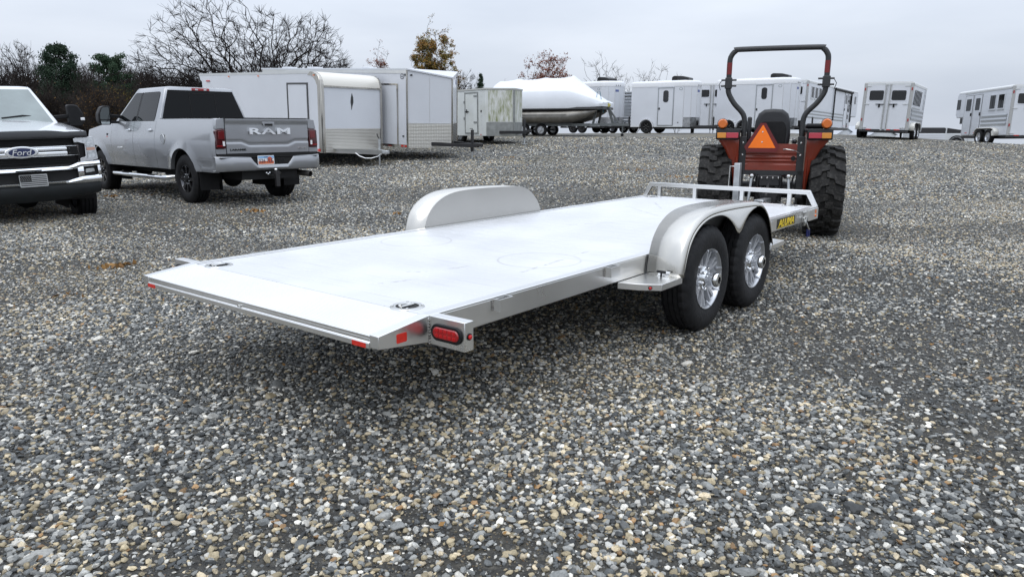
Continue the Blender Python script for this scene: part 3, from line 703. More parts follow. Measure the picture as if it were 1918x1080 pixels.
    def trailer_wheel():
        """built with its outer face at y = 0 looking to -y"""
        prof = [(0.212, 0.020), (0.235, 0.010), (0.27, 0.004), (0.300, 0.008), (0.318, 0.020), (0.330, 0.034)]
        for g in range(4):
            y = 0.048 + g * 0.036
            prof += [(0.3365, y - 0.004), (0.338, y + 0.012), (0.338, y + 0.020), (0.338, y + 0.0255), (0.329, y + 0.027), (0.329, y + 0.0315), (0.338, y + 0.033)]
        prof += [(0.338, 0.192), (0.333, 0.200), (0.318, 0.212), (0.27, 0.226), (0.212, 0.21)]
        prof = [(0.212 + (r - 0.212) * 1.325 if r > 0.212 else r, h) for r, h in prof]
        n_ = 132; m = MB(); m.lathe(prof, n_, 'y'); k_ = len(prof)
        for i in range(n_):                                              # shoulder and rib notches of the tread
            for k in range(k_):
                r, h = prof[k]; j = i * k_ + k; x, y, z = m.v[j]
                if r > 0.36 and ((h < 0.075 or h > 0.165) and i % 4 == 0 or (0.075 <= h <= 0.165) and (i + 2) % 4 == 0):
                    f = 1 - (0.0085 if (h < 0.075 or h > 0.165) else 0.005) / r; m.v[j] = (x * f, y, z * f)
        rim = MB(); rim.lathe([(0.150, 0.09), (0.185, 0.085), (0.196, 0.06), (0.200, 0.03), (0.208, 0.016), (0.214, 0.014), (0.214, 0.05), (0.205, 0.2), (0.19, 0.2)], 56, 'y')
        disc = MB(); disc.lathe([(0.0001, 0.085), (0.09, 0.085), (0.19, 0.13), (0.19, 0.14)], 40, 'y')
        hub = MB(); hub.lathe([(0.095, 0.075), (0.09, 0.055), (0.06, 0.045), (0.046, 0.03), (0.046, -0.012), (0.052, -0.018), (0.052, -0.045), (0.046, -0.056), (0.024, -0.06)], 28, 'y')
        cap = MB(); cap.lathe([(0.026, -0.058), (0.024, -0.050), (0.0001, -0.048)], 18, 'y')
        return m, rim, disc, hub, cap
    tm = [q.mesh(n_) for q, n_ in zip(trailer_wheel(), ('tyre', 'rim', 'wheel_disc', 'hub', 'hub_cap'))]
    spk = MB()
    for da in (-0.13, 0.13): spk.bar((0.085 * math.cos(da * .35), 0.068, 0.085 * math.sin(da * .35)), (0.198 * math.cos(da), 0.05, 0.198 * math.sin(da)), 0.018, 0.03, up=(0, 1, 0))
    spk.bar((0.05, 0.07, 0), (0.10, 0.066, 0), 0.05, 0.03, up=(0, 1, 0)); spk = spk.mesh('spoke', 0); spk.materials.append(mat('spoke_silver', (0.50, 0.51, 0.53), 0.38, 0.35, coat=0.2))
    rib = MB().bar((0.18, 0.05, 0), (0.216, 0.016, 0), 0.008, 0.02, up=(0, 1, 0)).mesh('rim_rib', 0); rib.materials.append(SILV)
    TYM = mat('trailer_tyre', (0.013, 0.013, 0.014), 0.6, vary=0.3, vscale=16, bump=0.35, bscale=46, stretch=(1, 0.4, 1), dirt=(0.05, 0.047, 0.044), dscale=26, damt=0.22, spec=0.25)
    wm = (TYM, SILV, mat('wheel_gap_shade', (0.035, 0.036, 0.038), 0.5, 0.3), CHROME, BLKP)  # disc coloured near black: shade of the openings between spokes painted in
    lug = MB().lathe([(0.011, 0.0), (0.011, -0.022), (0.008, -0.03), (0.0001, -0.031)], 8, 'y').mesh('lug_nut')
    for wx in (2.55, 3.433):
        for s in (1, -1):
            w = bpy.data.objects.new('wheel', None); COL.objects.link(w); w.parent = t; w.empty_display_size = 0.1
            w.location = (wx, -0.245 if s == 1 else TW + 0.245, 0.338); w.rotation_euler = (0, 0.37 * wx, 0 if s == 1 else PI)
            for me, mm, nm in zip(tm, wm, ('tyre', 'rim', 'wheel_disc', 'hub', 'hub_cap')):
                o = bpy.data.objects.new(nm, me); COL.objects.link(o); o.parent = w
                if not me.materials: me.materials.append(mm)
            for k in range(8):
                o = bpy.data.objects.new('spoke', spk); COL.objects.link(o); o.parent = w; o.rotation_euler = (0, k * PI / 4, 0)
                o = bpy.data.objects.new('rim_rib', rib); COL.objects.link(o); o.parent = w; o.rotation_euler = (0, k * PI / 4 + PI / 8, 0)
            for k in range(6):
                a = 2 * PI * k / 6 + 0.2
                o = bpy.data.objects.new('lug_nut', lug); COL.objects.link(o); o.parent = w; o.location = (0.072 * math.cos(a), 0.055, 0.072 * math.sin(a))
                if not lug.materials: lug.materials.append(CHROME)
    return t
flatbed = build_flatbed()
# ------------------------------------------------------------------ pickup trucks
def sheet(poly, fn, nrm, th):
    """a thin plate whose outline poly is carried onto a surface by fn, nrm is its outward direction"""
    m = MB(); n = len(poly); nv = Vector(nrm)
    a = [Vector(fn(*p)) for p in poly]; b = [p + nv * th for p in a]
    return m.add(a + b, [tuple(range(n))[::-1], tuple(range(n, 2 * n))] + [(i, (i + 1) % n, n + (i + 1) % n, n + i) for i in range(n)])
def rpoly(pts, r=0.03, n=4):
    """round the corners of an outline"""
    out = []; m = len(pts)
    for i in range(m):
        p = Vector(pts[i]); a = (Vector(pts[i - 1]) - p); b = (Vector(pts[(i + 1) % m]) - p)
        d = min(r, a.length * .45, b.length * .45); s = p + a.normalized() * d; e = p + b.normalized() * d
        for k in range(n + 1):
            t = k / n; q = s * (1 - t) ** 2 + p * 2 * t * (1 - t) + e * t * t; out.append((q.x, q.y))
    return out

GLASS_D = mat('tinted_glass', (0.005, 0.006, 0.007), 0.03, spec=0.16)
GLASS_W = mat('windscreen_glass', (0.20, 0.235, 0.23), 0.05, vary=0.12, vscale=3, spec=0.8)  # pale grey-green base paints in the reflected sky and the interior behind
CLEARL = mat('clear_lens', (0.55, 0.57, 0.58), 0.10, 0.5, vary=0.35, vscale=22)
PLATE_W = mat('white_plastic', (0.78, 0.78, 0.78), 0.45)

def truck_wheel_meshes(R_, dark):
    t = MB(); w = 0.28
    prof = [(0.235, 0.03), (0.26, 0.012), (0.33, 0.004), (R_ - 0.035, 0.014), (R_ - 0.012, 0.030)]
    for g in range(4):
        y = 0.042 + g * 0.052
        prof += [(R_, y), (R_, y + 0.034), (R_ - 0.012, y + 0.038), (R_ - 0.012, y + 0.046)]
    prof += [(R_, 0.25), (R_ - 0.03, 0.268), (0.33, 0.28), (0.235, 0.26)]
    t.lathe(prof, 64, 'y')
    rim = MB().lathe([(0.20, 0.10), (0.222, 0.05), (0.232, 0.026), (0.242, 0.026), (0.245, 0.06), (0.235, 0.25)], 48, 'y')
    disc = MB().lathe([(0.0001, 0.06), (0.075, 0.06), (0.09, 0.085), (0.225, 0.12)], 40, 'y')
    sp = MB(); a = 0
    sp.bar((0.05, 0.058, 0), (0.226, 0.046, 0.0), 0.052, 0.034, up=(0, 1, 0))
    hub = MB().lathe([(0.085, 0.06), (0.08, 0.035), (0.05, 0.03), (0.045, 0.012), (0.0001, 0.01)], 20, 'y')
    return [(t, 'tyre', RUB), (rim, 'rim', mat('dark_rim', (0.10, 0.10, 0.105), 0.2, 0.9) if dark else SILV), (disc, 'wheel_disc', DARK), (hub, 'hub', BLKP if dark else SILV)], sp

def build_pickup(name, label, loc, rot, P, paint, black_wheels):
    t = thing(name, label, 'pickup truck', loc, rot)
    wb, xb, xc, xd, xw, xt, xn = P['wb'], P['xb'], P['xc'], P['xd'], P['xw'], P['xt'], P['xn']
    zbed, zbelt, zroof, zhood, rt = P['zbed'], P['zbelt'], P['zroof'], P['zhood'], P['rt']
    ra = rt + 0.085; zc = rt
    def low(x):
        z = 0.56 if x < wb + 0.3 else 0.60
        for ax in (0, wb):
            d = abs(x - ax)
            if d < ra: z = max(z, zc + math.sqrt(max(0, ra * ra - d * d)) * 1.02)
        return z
    def top(x):
        if x < xc: return zbed - 0.01 * max(0, -x)
        if x < xw: return zbelt + 0.01
        u = (x - xw) / (xn - xw); return zbelt + 0.01 - (zbelt + 0.01 - zhood) * u ** 1.15
    def half(x, z):
        k = (z - 0.56) / (zbed - 0.56)
        y = 0.948 + 0.040 * math.sin(PI * min(1, max(0, k * 0.9 + 0.08))) - 0.075 * max(0, k - 0.55) ** 1.3 * 2
        # character line and flares
        for ax in (0, wb):
            d = math.hypot(x - ax, z - zc) - ra
            if d < 0.16: y += 0.032 * (1 - max(0, d) / 0.16) ** 1.5
        y -= 0.018 * max(0, 1 - abs(z - 0.70) / 0.03) 
        if x > wb + 0.35: y -= 0.30 * ((x - wb - 0.35) / (xn - wb - 0.35)) ** 2.2
        if x < xb + 0.12: y -= 0.035 * ((xb + 0.12 - x) / 0.12) ** 2
        return y
    def side_panel(nm, x0, x1, sgn, parent=t, lowf=low):
        xs = list(np.linspace(x0, x1, max(6, int((x1 - x0) / 0.05))))
        for ax in (0, wb):
            for a in np.linspace(0, PI, 25):
                x = ax + ra * math.cos(a)
                if x0 < x < x1: xs.append(x)
        xs = sorted(set(round(float(x), 4) for x in xs))
        rows = []
        for x in xs:
            z0, z1 = lowf(x), top(x)
            row = []
            for k in range(15):
                z = z0 + (z1 - z0) * k / 14; row.append((x, sgn * half(x, z), z))
            row.append((x, sgn * (half(x, z1) - 0.045), z1 + 0.012))
            rows.append(row)
        m = MB().grid(rows)
        # folded inner edge of the arch and sill
        inn = [[r[0], (r[0][0], sgn * (abs(r[0][1]) - 0.07), r[0][2])] for r in rows]
        m.grid(inn)
        return m.obj(nm, paint, parent, smooth=35)
    for sgn in (1, -1):
        bs = side_panel('bed_side', xb, xc - 0.004, sgn)
        rd = side_panel('rear_door', xc + 0.004, xd - 0.004, sgn)
        fd = side_panel('front_door', xd + 0.004, xw - 0.004, sgn)
        ff = side_panel('front_fender', xw + 0.004, xn, sgn)
        for d_, hx in ((rd, xc + 0.20), (fd, xd + 0.19)):
            y = half(hx, zbelt - 0.14)
            MB().bar((hx - 0.085, sgn * (y + 0.022), zbelt - 0.145), (hx + 0.085, sgn * (y + 0.026), zbelt - 0.150), 0.022, 0.04).obj('door_handle', CHROME, d_, bevel=0.008)
        if P.get('fuel') and sgn == 1:
            x_, z_ = P['fuel']; y = half(x_, z_)
            MB().lathe([(0.0001, 0.006), (0.078, 0.006), (0.080, 0.004)], 28, 'y', (x_, y + 0.004, z_)).obj('fuel_flap', paint, bs)
            MB().lathe([(0.080, 0.0), (0.082, 0.008), (0.090, 0.008), (0.092, 0.0)], 28, 'y', (x_, y + 0.003, z_)).obj('fuel_flap_ring', STEEL, bs)
        # wheel housings
        for ax in (0, wb):
            m = MB(); rows = []
            for a in np.linspace(-0.15, PI + 0.15, 22):
                x = ax + (ra - 0.01) * math.cos(a); z = zc + (ra - 0.01) * math.sin(a) * 1.02
                rows.append([(x, sgn * 0.93, z), (x, sgn * 0.55, z)])
            m.grid(rows); m.add([(ax - ra, sgn * 0.55, zc - .2), (ax + ra, sgn * 0.55, zc - .2), (ax + ra, sgn * 0.55, zc + ra), (ax - ra, sgn * 0.55, zc + ra)], [(0, 1, 2, 3)])
            m.obj('wheel_housing', DARK, t, smooth=40)
            if ax == 0:
                MB().box(-ra - 0.02, -ra - 0.01, *sorted((sgn * 0.62, sgn * 0.95)), 0.24, zc + 0.25).obj('mud_flap', BLKP, t)
    # dark core behind the panel gaps, frame, floor
    MB().box(xc - 0.05, xw + 0.2, -0.86, 0.86, 0.60, zbelt - 0.02).obj('cab_core', DARK, t)
    MB().box(xb + 0.02, wb + 0.5, -0.52, 0.52, 0.42, 0.60).obj('chassis', DARK, t)
    MB().box(xw + 0.21, xn - 0.25, -0.52, 0.52, 0.60, zhood - 0.1).obj('engine_bay', DARK, t)
    m = MB().box(xb + 0.03, xc - 0.06, -0.80, 0.80, 0.90, 0.94)
    m.obj('bed_floor', BLKP, t)
    for sgn in (1, -1): MB().box(xb + 0.03, xc - 0.06, *sorted((sgn * 0.80, sgn * 0.84)), 0.90, zbed - 0.01).obj('bed_liner', BLKP, t)
    MB().box(xc - 0.055, xc - 0.03, -0.85, 0.85, 0.90, zbed).obj('bed_front_wall', paint, t)
    for sgn in (1, -1):
        rows = [[(x, sgn * (half(x, top(x)) - 0.03), top(x) + 0.013), (x, sgn * 0.80, top(x) + 0.013)] for x in np.linspace(xb + 0.03, xc - 0.03, 12)]
        MB().grid(rows).obj('bed_rail', BLKP, t)
    # greenhouse
    yb_, yt_ = half(xd, zbelt) - 0.035, 0.665
    zr0 = zroof - 0.045
    def gy(z): return yb_ + (yt_ - yb_) * (z - zbelt) / (zr0 - zbelt)
    xcb, xct = xc + 0.0, xc + P.get('rake', 0.06)
    def gxb(z): return xcb + (xct - xcb) * (z - zbelt) / (zr0 - zbelt)
    def gxf(z): return xw + (xt - xw) * (z - zbelt) / (zr0 - zbelt)
    m = MB(); rows = []
    for z in (zbelt - 0.03, zbelt + 0.005, (zbelt + zr0) / 2, zr0):
        y = gy(z); bow = 0.045
        xf_, xr_ = gxf(z), gxb(z)
        ring = [(xr_, -y * .97, z), (xr_ - 0.012, -y * .5, z), (xr_ - 0.016, 0, z), (xr_ - 0.012, y * .5, z), (xr_, y * .97, z), (xr_ + 0.03, y, z), (xd, y + 0.004, z), (xf_ - 0.03, y, z), (xf_, y * .965, z), (xf_ + bow, y * .5, z), (xf_ + bow * 1.35, 0, z), (xf_ + bow, -y * .5, z), (xf_, -y * .965, z), (xf_ - 0.03, -y, z), (xd, -y - 0.004, z), (xr_ + 0.03, -y, z)]
        rows.append(ring)
    cx = (xt + xct) / 2
    for f, dz in ((0.955, 0.030), (0.80, 0.043), (0.4, 0.046)):
        rows.append([(cx + (p[0] - cx) * f, p[1] * f, zr0 + dz) for p in rows[3]])
    m.grid(rows, wrap=True); m.add(rows[-1], [tuple(range(16))])
    gh = m.obj('cab', paint, t, smooth=38)
    # glass
    Y_ = lambda s: (lambda x, z: (x, s * (gy(z) + 0.001 + 0.004 * (1 - abs((x - xd) / (xw - xc)))), z))
    zt_ = zr0 - 0.055; zb_ = zbelt + 0.02
    def fx(z, d): return gxf(z) - d
    for s in (1, -1):
        wdw = rpoly([(xc + 0.17, zb_), (xd - 0.035, zb_), (xd - 0.035, zt_), (xc + 0.20, zt_)], 0.06)
        sheet(wdw, Y_(s), (0, s, 0.2), 0.006).obj('rear_side_window', GLASS_D, gh, smooth=0)
        wdw = rpoly([(xd + 0.035, zb_), (fx(zb_, 0.17), zb_), (fx(zb_ + 0.12, 0.11), zb_ + 0.12), (fx(zt_, 0.10), zt_), (xd + 0.035, zt_)], 0.05)
        sheet(wdw, Y_(s), (0, s, 0.2), 0.006).obj('front_side_window', GLASS_D, gh, smooth=0)
        sheet([(xd - 0.03, zb_), (xd + 0.03, zb_), (xd + 0.03, zt_), (xd - 0.03, zt_)], Y_(s), (0, s, 0.2), 0.005).obj('door_pillar', BLKP, gh, smooth=0)
        # roof ditch line
        MB().tube([(xct + 0.05, s * (yt_ - 0.055), zr0 + 0.020), (cx, s * (yt_ - 0.05), zr0 + 0.0245), (xt - 0.02, s * (yt_ - 0.055), zr0 + 0.020)], 0.007, 6).obj('roof_ditch', BLKP, gh)
    def back(y, z): return (gxb(z) - 0.014 - 0.006 * (1 - (y / .8) ** 2), y, z)
    wd = gy(zb_) * 0.93; wu = gy(zt_ + 0.01) * 0.93
    m = MB(); rows = []
    for z in np.linspace(zb_ + 0.0, zt_ + 0.03, 4):
        w_ = wd + (wu - wd) * (z - zb_) / (zt_ - zb_); rows.append([(gxb(z) - 0.015 - 0.008 * (1 - (k / 6) ** 2), w_ * k / 6, z) for k in range(-6, 7)])
    m.grid(rows); bg = m.obj('rear_window', GLASS_D, gh, smooth=60)
    def bk(y, z): return (gxb(z) - 0.024, y, z)
    for y0_, y1_, z0_, z1_ in ((0.24, 0.25, zb_ + 0.05, zt_ - 0.02), (-0.25, -0.24, zb_ + 0.05, zt_ - 0.02), (-0.24, 0.24, zt_ - 0.03, zt_ - 0.02)):
        sheet([(y0_, z0_), (y1_, z0_), (y1_, z1_), (y0_, z1_)], bk, (-1, 0, 0), 0.003).obj('slider_frame', DARK, bg)
    cl = MB().box(gxb(zr0) - 0.028, gxb(zr0) + 0.03, -0.17, 0.17, zr0 - 0.028, zr0 + 0.022).obj('third_brake_light', REDL, gh, bevel=0.008)
    for s in (1, -1): MB().box(gxb(zr0) - 0.030, gxb(zr0) - 0.02, *sorted((s * 0.055, s * 0.11)), zr0 - 0.018, zr0 + 0.008).obj('cargo_lamp', CLEARL, cl)
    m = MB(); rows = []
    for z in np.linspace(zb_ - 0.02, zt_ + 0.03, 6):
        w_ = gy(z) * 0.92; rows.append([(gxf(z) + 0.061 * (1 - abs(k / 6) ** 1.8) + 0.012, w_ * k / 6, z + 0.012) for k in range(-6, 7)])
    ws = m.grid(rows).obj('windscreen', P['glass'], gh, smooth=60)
    # hood
    m = MB(); rows = []
    for x in np.linspace(xw + 0.02, xn - 0.02, 14):
        w_ = half(x, top(x)) - 0.05; z = top(x) + 0.012; row = []
        for k in range(-8, 9):
            u = abs(k) / 8; bul = P.get('bulge', 0.05)
            row.append((x + 0.10 * (1 - u * u) * ((x - xw) / (xn - xw)) , w_ * k / 8, z + bul * (1 - u ** 4) + 0.022 * (1 if u < 0.55 else max(0, 1 - (u - .55) / .14)) * (0.4 + 0.6 * (xn - x) / (xn - xw))))
        rows.append(row)
    hood = m.grid(rows).obj('hood', paint, t, smooth=40)
    so = hood.modifiers.new('sheet', 'SOLIDIFY'); so.thickness = 0.03; so.offset = -1
    MB().box(xw - 0.04, xw + 0.10, -0.74, 0.74, zbelt - 0.06, zbelt + 0.028).obj('cowl', BLKP, t, bevel=0.01)
    # mirrors
    for s in (1, -1):
        mx = xw - 0.30
        y0 = gy(zbelt + 0.08)
        a1 = MB(); a1.bar((mx, s * (y0 - 0.05), zbelt + 0.10), (mx + 0.02, s * (y0 + 0.30), zbelt + 0.13), 0.07, 0.06)
        a1.bar((mx, s * (y0 - 0.05), zbelt - 0.0), (mx + 0.02, s * (y0 + 0.30), zbelt + 0.0), 0.06, 0.05)
        ar = a1.obj('mirror_arm', BLKP, t, bevel=0.012)
        sh = [(y0 + 0.22, zbelt - 0.05), (y0 + 0.40, zbelt - 0.05), (y0 + 0.44, zbelt + 0.02), (y0 + 0.435, zbelt + 0.16), (y0 + 0.37, zbelt + 0.29), (y0 + 0.30, zbelt + 0.31), (y0 + 0.215, zbelt + 0.305)]
        mh = MB().prism([(s * a, b) for a, b in rpoly(sh, 0.03)], 'x', mx - 0.06, mx + 0.11).obj('mirror', BLKP, t, bevel=0.02, seg=3)
        gl = [(y0 + 0.24, zbelt + 0.05), (y0 + 0.415, zbelt + 0.05), (y0 + 0.405, zbelt + 0.17), (y0 + 0.355, zbelt + 0.275), (y0 + 0.24, zbelt + 0.285)]
        MB().prism([(s * a, b) for a, b in rpoly(gl, 0.025)], 'x', mx - 0.066, mx - 0.055).obj('mirror_glass', mat('mirror_glass', (0.55, 0.6, 0.6), 0.03, 1.0), mh)
        MB().prism([(s * a, b) for a, b in rpoly([(y0 + 0.25, zbelt - 0.035), (y0 + 0.40, zbelt - 0.035), (y0 + 0.41, zbelt + 0.035), (y0 + 0.25, zbelt + 0.035)], 0.015)], 'x', mx - 0.066, mx - 0.055).obj('spotter_mirror', MATS['mirror_glass'], mh)
        if P.get('mirror_lamp'): MB().box(mx + 0.05, mx + 0.118, *sorted((s * (y0 + 0.385), s * (y0 + 0.447))), zbelt + 0.05, zbelt + 0.095).obj('mirror_lamp', PLATE_W, mh, bevel=0.008)
    # side steps
    for s in (1, -1):
        st = MB().tube([(0.62, s * 0.80, 0.43), (0.72, s * 0.985, 0.40), (0.85, s * 1.0, 0.395), (wb - 0.85, s * 1.0, 0.395), (wb - 0.72, s * 0.985, 0.40), (wb - 0.65, s * 0.80, 0.43)], 0.042, 12).obj('side_step', CHROME, t, smooth=60)
        for x in (1.15, 2.35): MB().box(x, x + 0.30, *sorted((s * 0.965, s * 1.035)), 0.432, 0.440).obj('step_pad', BLKP, st)
    # wheels
    ms, spm = truck_wheel_meshes(rt, black_wheels)
    mats_ = []
    meshes = []
    for q, nm, mm in ms:
        me = q.mesh(nm); me.materials.append(mm); meshes.append((nm, me))
    spme = spm.mesh('spoke'); spme.materials.append(mat('black_wheel_paint', (0.01, 0.01, 0.011), 0.25, coat=0.4) if black_wheels else SILV)
    lug = MB().lathe([(0.013, 0.0), (0.013, -0.02), (0.0001, -0.024)], 8, 'y').mesh('lug_nut'); lug.materials.append(CHROME)
    for ax in (0, wb):
        for s in (1, -1):
            w = bpy.data.objects.new('wheel', None); COL.objects.link(w); w.parent = t; w.empty_display_size = .1
            w.location = (ax, s * 0.975, rt - 0.012); w.rotation_euler = (0, 0.4 * ax, 0 if s == -1 else PI)
            for nm, me in meshes:
                o = bpy.data.objects.new(nm, me); COL.objects.link(o); o.parent = w
            for k in range(8):
                o = bpy.data.objects.new('spoke', spme); COL.objects.link(o); o.parent = w; o.rotation_euler = (0, k * PI / 4, 0)
                a = k * PI / 4 + PI / 8
                o = bpy.data.objects.new('lug_nut', lug); COL.objects.link(o); o.parent = w; o.location = (0.083 * math.cos(a), 0.05, 0.083 * math.sin(a))
        MB().tube([(ax, -0.75, rt), (ax, 0.75, rt)], 0.06, 10).obj('axle', DARK, t)
        MB().ball((ax, 0.1, rt - 0.02), 0.17, 14, 10).obj('differential', DARK, t)
    return t, dict(half=half, top=top, low=low, gh=gh, gxf=gxf, gy=gy, ws=ws)

# ---- silver pickup seen from behind
def build_silver():
    paint = mat('silver_paint', (0.335, 0.345, 0.36), 0.26, 0.5, coat=0.9, vary=0.02, vscale=2)
    P = dict(wb=3.92, xb=-1.17, xc=1.08, xd=2.06, xw=3.14, xt=2.42, xn=4.86, zbed=1.43, zbelt=1.385, zroof=2.03, zhood=1.17, rt=0.42, glass=GLASS_D, fuel=(0.72, 1.08), rake=0.10)
    t, B = build_pickup('pickup_truck', 'silver crew cab pickup truck seen from behind with black wheels', (-5.036, 13.362, 0.092), R(138.1), P, paint, True)
    xb = P['xb']
    # tailgate with pressed creases
    m = MB(); rows = []
    def gx(y, z):
        x = xb - 0.012
        x -= 0.020 * max(0, min(1, (z - 1.34) / 0.05))
        b = 1.06 - 0.055 * max(0, min(1, (0.50 - abs(y)) / 0.14))
        x += 0.018 * max(0, 1 - abs(z - b) / 0.035)
        return x
    zs = np.linspace(0.865, 1.425, 40)
    for y in np.linspace(-0.765, 0.765, 60): rows.append([(gx(y, z), y, z) for z in zs] + [(xb + 0.03, y, 1.432)])
    m.grid(rows); m.box(xb + 0.0, xb + 0.035, -0.76, 0.76, 0.87, 1.42)
    tg = m.obj('tailgate', paint, t, smooth=50)
    MB().box(xb - 0.034, xb + 0.045, -0.77, 0.77, 1.433, 1.443).obj('tailgate_cap', BLKP, tg)
    MB().prism(rpoly([(-0.12, 1.375), (0.12, 1.375), (0.09, 1.305), (-0.09, 1.305)], 0.015), 'x', xb - 0.036, xb - 0.020).obj('handle_bezel', paint, tg, bevel=0.004)
    MB().prism(rrect(0.15, 0.035, 0.010, 4, 0.0, 1.330), 'x', xb - 0.0385, xb - 0.034).obj('handle_recess', DARK, tg)
    FRONT = (PI / 2, 0, -PI / 2)
    lettering('RAM', CHROME, tg, (xb - 0.024, -0.02, 1.225), FRONT, 0.76, 0.105, offset=0.03, space=1.15, depth=0.028)
    lettering('LARAMIE', DARK, tg, (xb - 0.015, 0.57, 0.925), FRONT, 0.28, 0.032, offset=0.02, depth=0.008)
    lettering('4x4', STEEL, tg, (xb - 0.015, -0.62, 0.935), FRONT, 0.18, 0.034, shear=0.2, depth=0.008)
    MB().box(xb - 0.005, xb + 0.06, -0.93, 0.93, 0.80, 0.866).obj('bumper_gap', DARK, t)
    for s in (1, -1):
        # tail lamps
        ya, yb = s * 0.778, s * 0.955
        pr = rpoly([(s * 0.782, 0.945), (s * 0.948, 0.945), (s * 0.942, 1.25), (s * 0.782, 1.27)], 0.035)
        tl = MB().prism(pr, 'x', xb - 0.028, xb + 0.10).obj('tail_light', mat('dark_red_lens', (0.055, 0.003, 0.005), 0.08, coat=0.8), t, bevel=0.014, seg=3)
        MB().prism(rpoly([(s * 0.80, 1.10), (s * 0.905, 1.10), (s * 0.90, 1.225), (s * 0.80, 1.235)], 0.015), 'x', xb - 0.036, xb - 0.026).obj('brake_lens', mat('brake_red', (0.13, 0.006, 0.008), 0.12, coat=0.5), tl, bevel=0.004)
        MB().prism(rpoly([(s * 0.80, 0.99), (s * 0.835, 0.99), (s * 0.835, 1.065), (s * 0.80, 1.065)], 0.008), 'x', xb - 0.036, xb - 0.026).obj('reverse_lens', PLATE_W, tl)
        MB().box(xb - 0.034, xb - 0.026, *sorted((s * 0.84, s * 0.935)), 0.985, 0.994).obj('lamp_line', REDD, tl)
        # corner filler of bed below lamp
        MB().prism(rpoly([(s * 0.777, 0.862), (s * 0.945, 0.862), (s * 0.952, 0.94), (s * 0.777, 0.94)], 0.01), 'x', xb - 0.006, xb + 0.06).obj('lamp_surround', paint, t)
        MB().prism(rpoly([(s * 0.777, 1.274), (s * 0.935, 1.256), (s * 0.905, 1.415), (s * 0.777, 1.428)], 0.012), 'x', xb - 0.010, xb + 0.06).obj('lamp_surround', paint, t, bevel=0.008)
    # rear bumper: stepped outline, swept forward at its ends
    up = [(-0.97, .815), (-0.40, .80), (-0.34, .72), (-0.29, .665), (0.29, .665), (0.34, .72), (0.40, .80), (0.97, .815)]
    ys = sorted(set(list(np.linspace(-0.975, 0.975, 40)) + [p[0] for p in up]))
    rows = []
    for y in ys:
        zt = np.interp(y, [p[0] for p in up], [p[1] for p in up]); sw = 0.10 * max(0, (abs(y) - 0.72) / 0.25) ** 2
        xo = xb - 0.105 + sw; zb0 = 0.575
        rows.append([(xo + 0.06, y, zt - 0.0), (xo + 0.012, y, zt + 0.004), (xo, y, zt - 0.015), (xo - 0.008, y, (zt + zb0) / 2), (xo + 0.004, y, zb0 + 0.03), (xo + 0.03, y, zb0), (xo + 0.10, y, zb0)])
    bp = MB().grid(rows).obj('rear_bumper', paint, t, smooth=50)
    so = bp.modifiers.new('sheet', 'SOLIDIFY'); so.thickness = 0.02; so.offset = -1
    MB().box(xb - 0.085, xb + 0.05, -0.40, 0.40, 0.65, 0.80).obj('plate_recess', DARK, t)
    MB().box(xb - 0.10, xb + 0.05, -0.93, 0.93, 0.798, 0.803).obj('step_pad', BLKP, t)
    # licence plate
    px = xb - 0.098
    pl = MB().prism(rrect(0.305, 0.155, 0.014, 4, 0.13, 0.745), 'x', px - 0.003, px).obj('licence_plate', PLATE_W, t)
    MB().prism(rrect(0.285, 0.05, 0.004, 2, 0.13, 0.705), 'x', px - 0.0042, px - 0.0031).obj('plate_ground', mat('plate_orange', (0.62, 0.16, 0.06), 0.5), pl)
    MB().prism([(0.02, .70), (0.10, .70), (0.10, .78), (0.075, .80), (0.05, .80), (0.02, .78)], 'x', px - 0.0046, px - 0.0035).obj('plate_arch', mat('plate_red', (0.60, 0.12, 0.06), 0.5), pl)
    MB().box(px - 0.0041, px - 0.0031, -0.02, 0.275, 0.775, 0.812).obj('plate_sky', mat('plate_blue', (0.25, 0.45, 0.70), 0.5), pl)
    NAVY = mat('plate_navy', (0.015, 0.02, 0.06), 0.5)
    lettering('S26 7LE', NAVY, pl, (px - 0.0055, 0.13, 0.735), FRONT, 0.25, 0.062, depth=0.002)
    lettering('UTAH', NAVY, pl, (px - 0.0050, 0.13, 0.797), FRONT, 0.07, 0.02, depth=0.002)
    MB().box(xb - 0.095, xb - 0.08, -0.22, -0.10, 0.68, 0.78).obj('trailer_socket', BLKP, t, bevel=0.01)
    hr = MB().box(xb - 0.02, xb + 0.4, -0.045, 0.045, 0.47, 0.56).obj('hitch_receiver', BLKS, t)
    hb = MB().box(xb - 0.20, xb - 0.021, -0.03, 0.03, 0.50, 0.54); hb.box(xb - 0.23, xb - 0.17, -0.035, 0.035, 0.30, 0.56); hb.obj('drop_hitch', BLKS, hr, bevel=0.004)
    MB().ball((xb - 0.2, 0.02, 0.585), 0.027, 12, 8).obj('hitch_ball', CHROME, hr)
    for k in range(3): MB().ball((xb - 0.10, 0.08 + 0.03 * k, 0.53 - 0.02 * (k % 2)), 0.016, 8, 6).obj('hitch_pin', CHROME, hr)
    ex = MB(); ex.tube([(xb + 0.5, -0.62, 0.50), (xb + 0.08, -0.66, 0.49), (xb - 0.10, -0.72, 0.475)], 0.052, 14, caps=False); 
    ex.obj('exhaust_pipe', mat('dull_steel', (0.20, 0.19, 0.18), 0.45, 0.9), t, smooth=60)
    MB().tube([(xb + 0.30, -0.60, 0.50), (xb - 0.02, -0.08, 0.52)], 0.035, 10).obj('hitch_tube', MATS['dull_steel'], t)
    # badges on the near side
    y = B['half'](2.75, 0.86)
    lettering('RAM', CHROME, t, (2.72, y + 0.003, 0.90), (PI / 2, 0, PI), 0.20, 0.042, depth=0.010, offset=0.03, space=1.15)
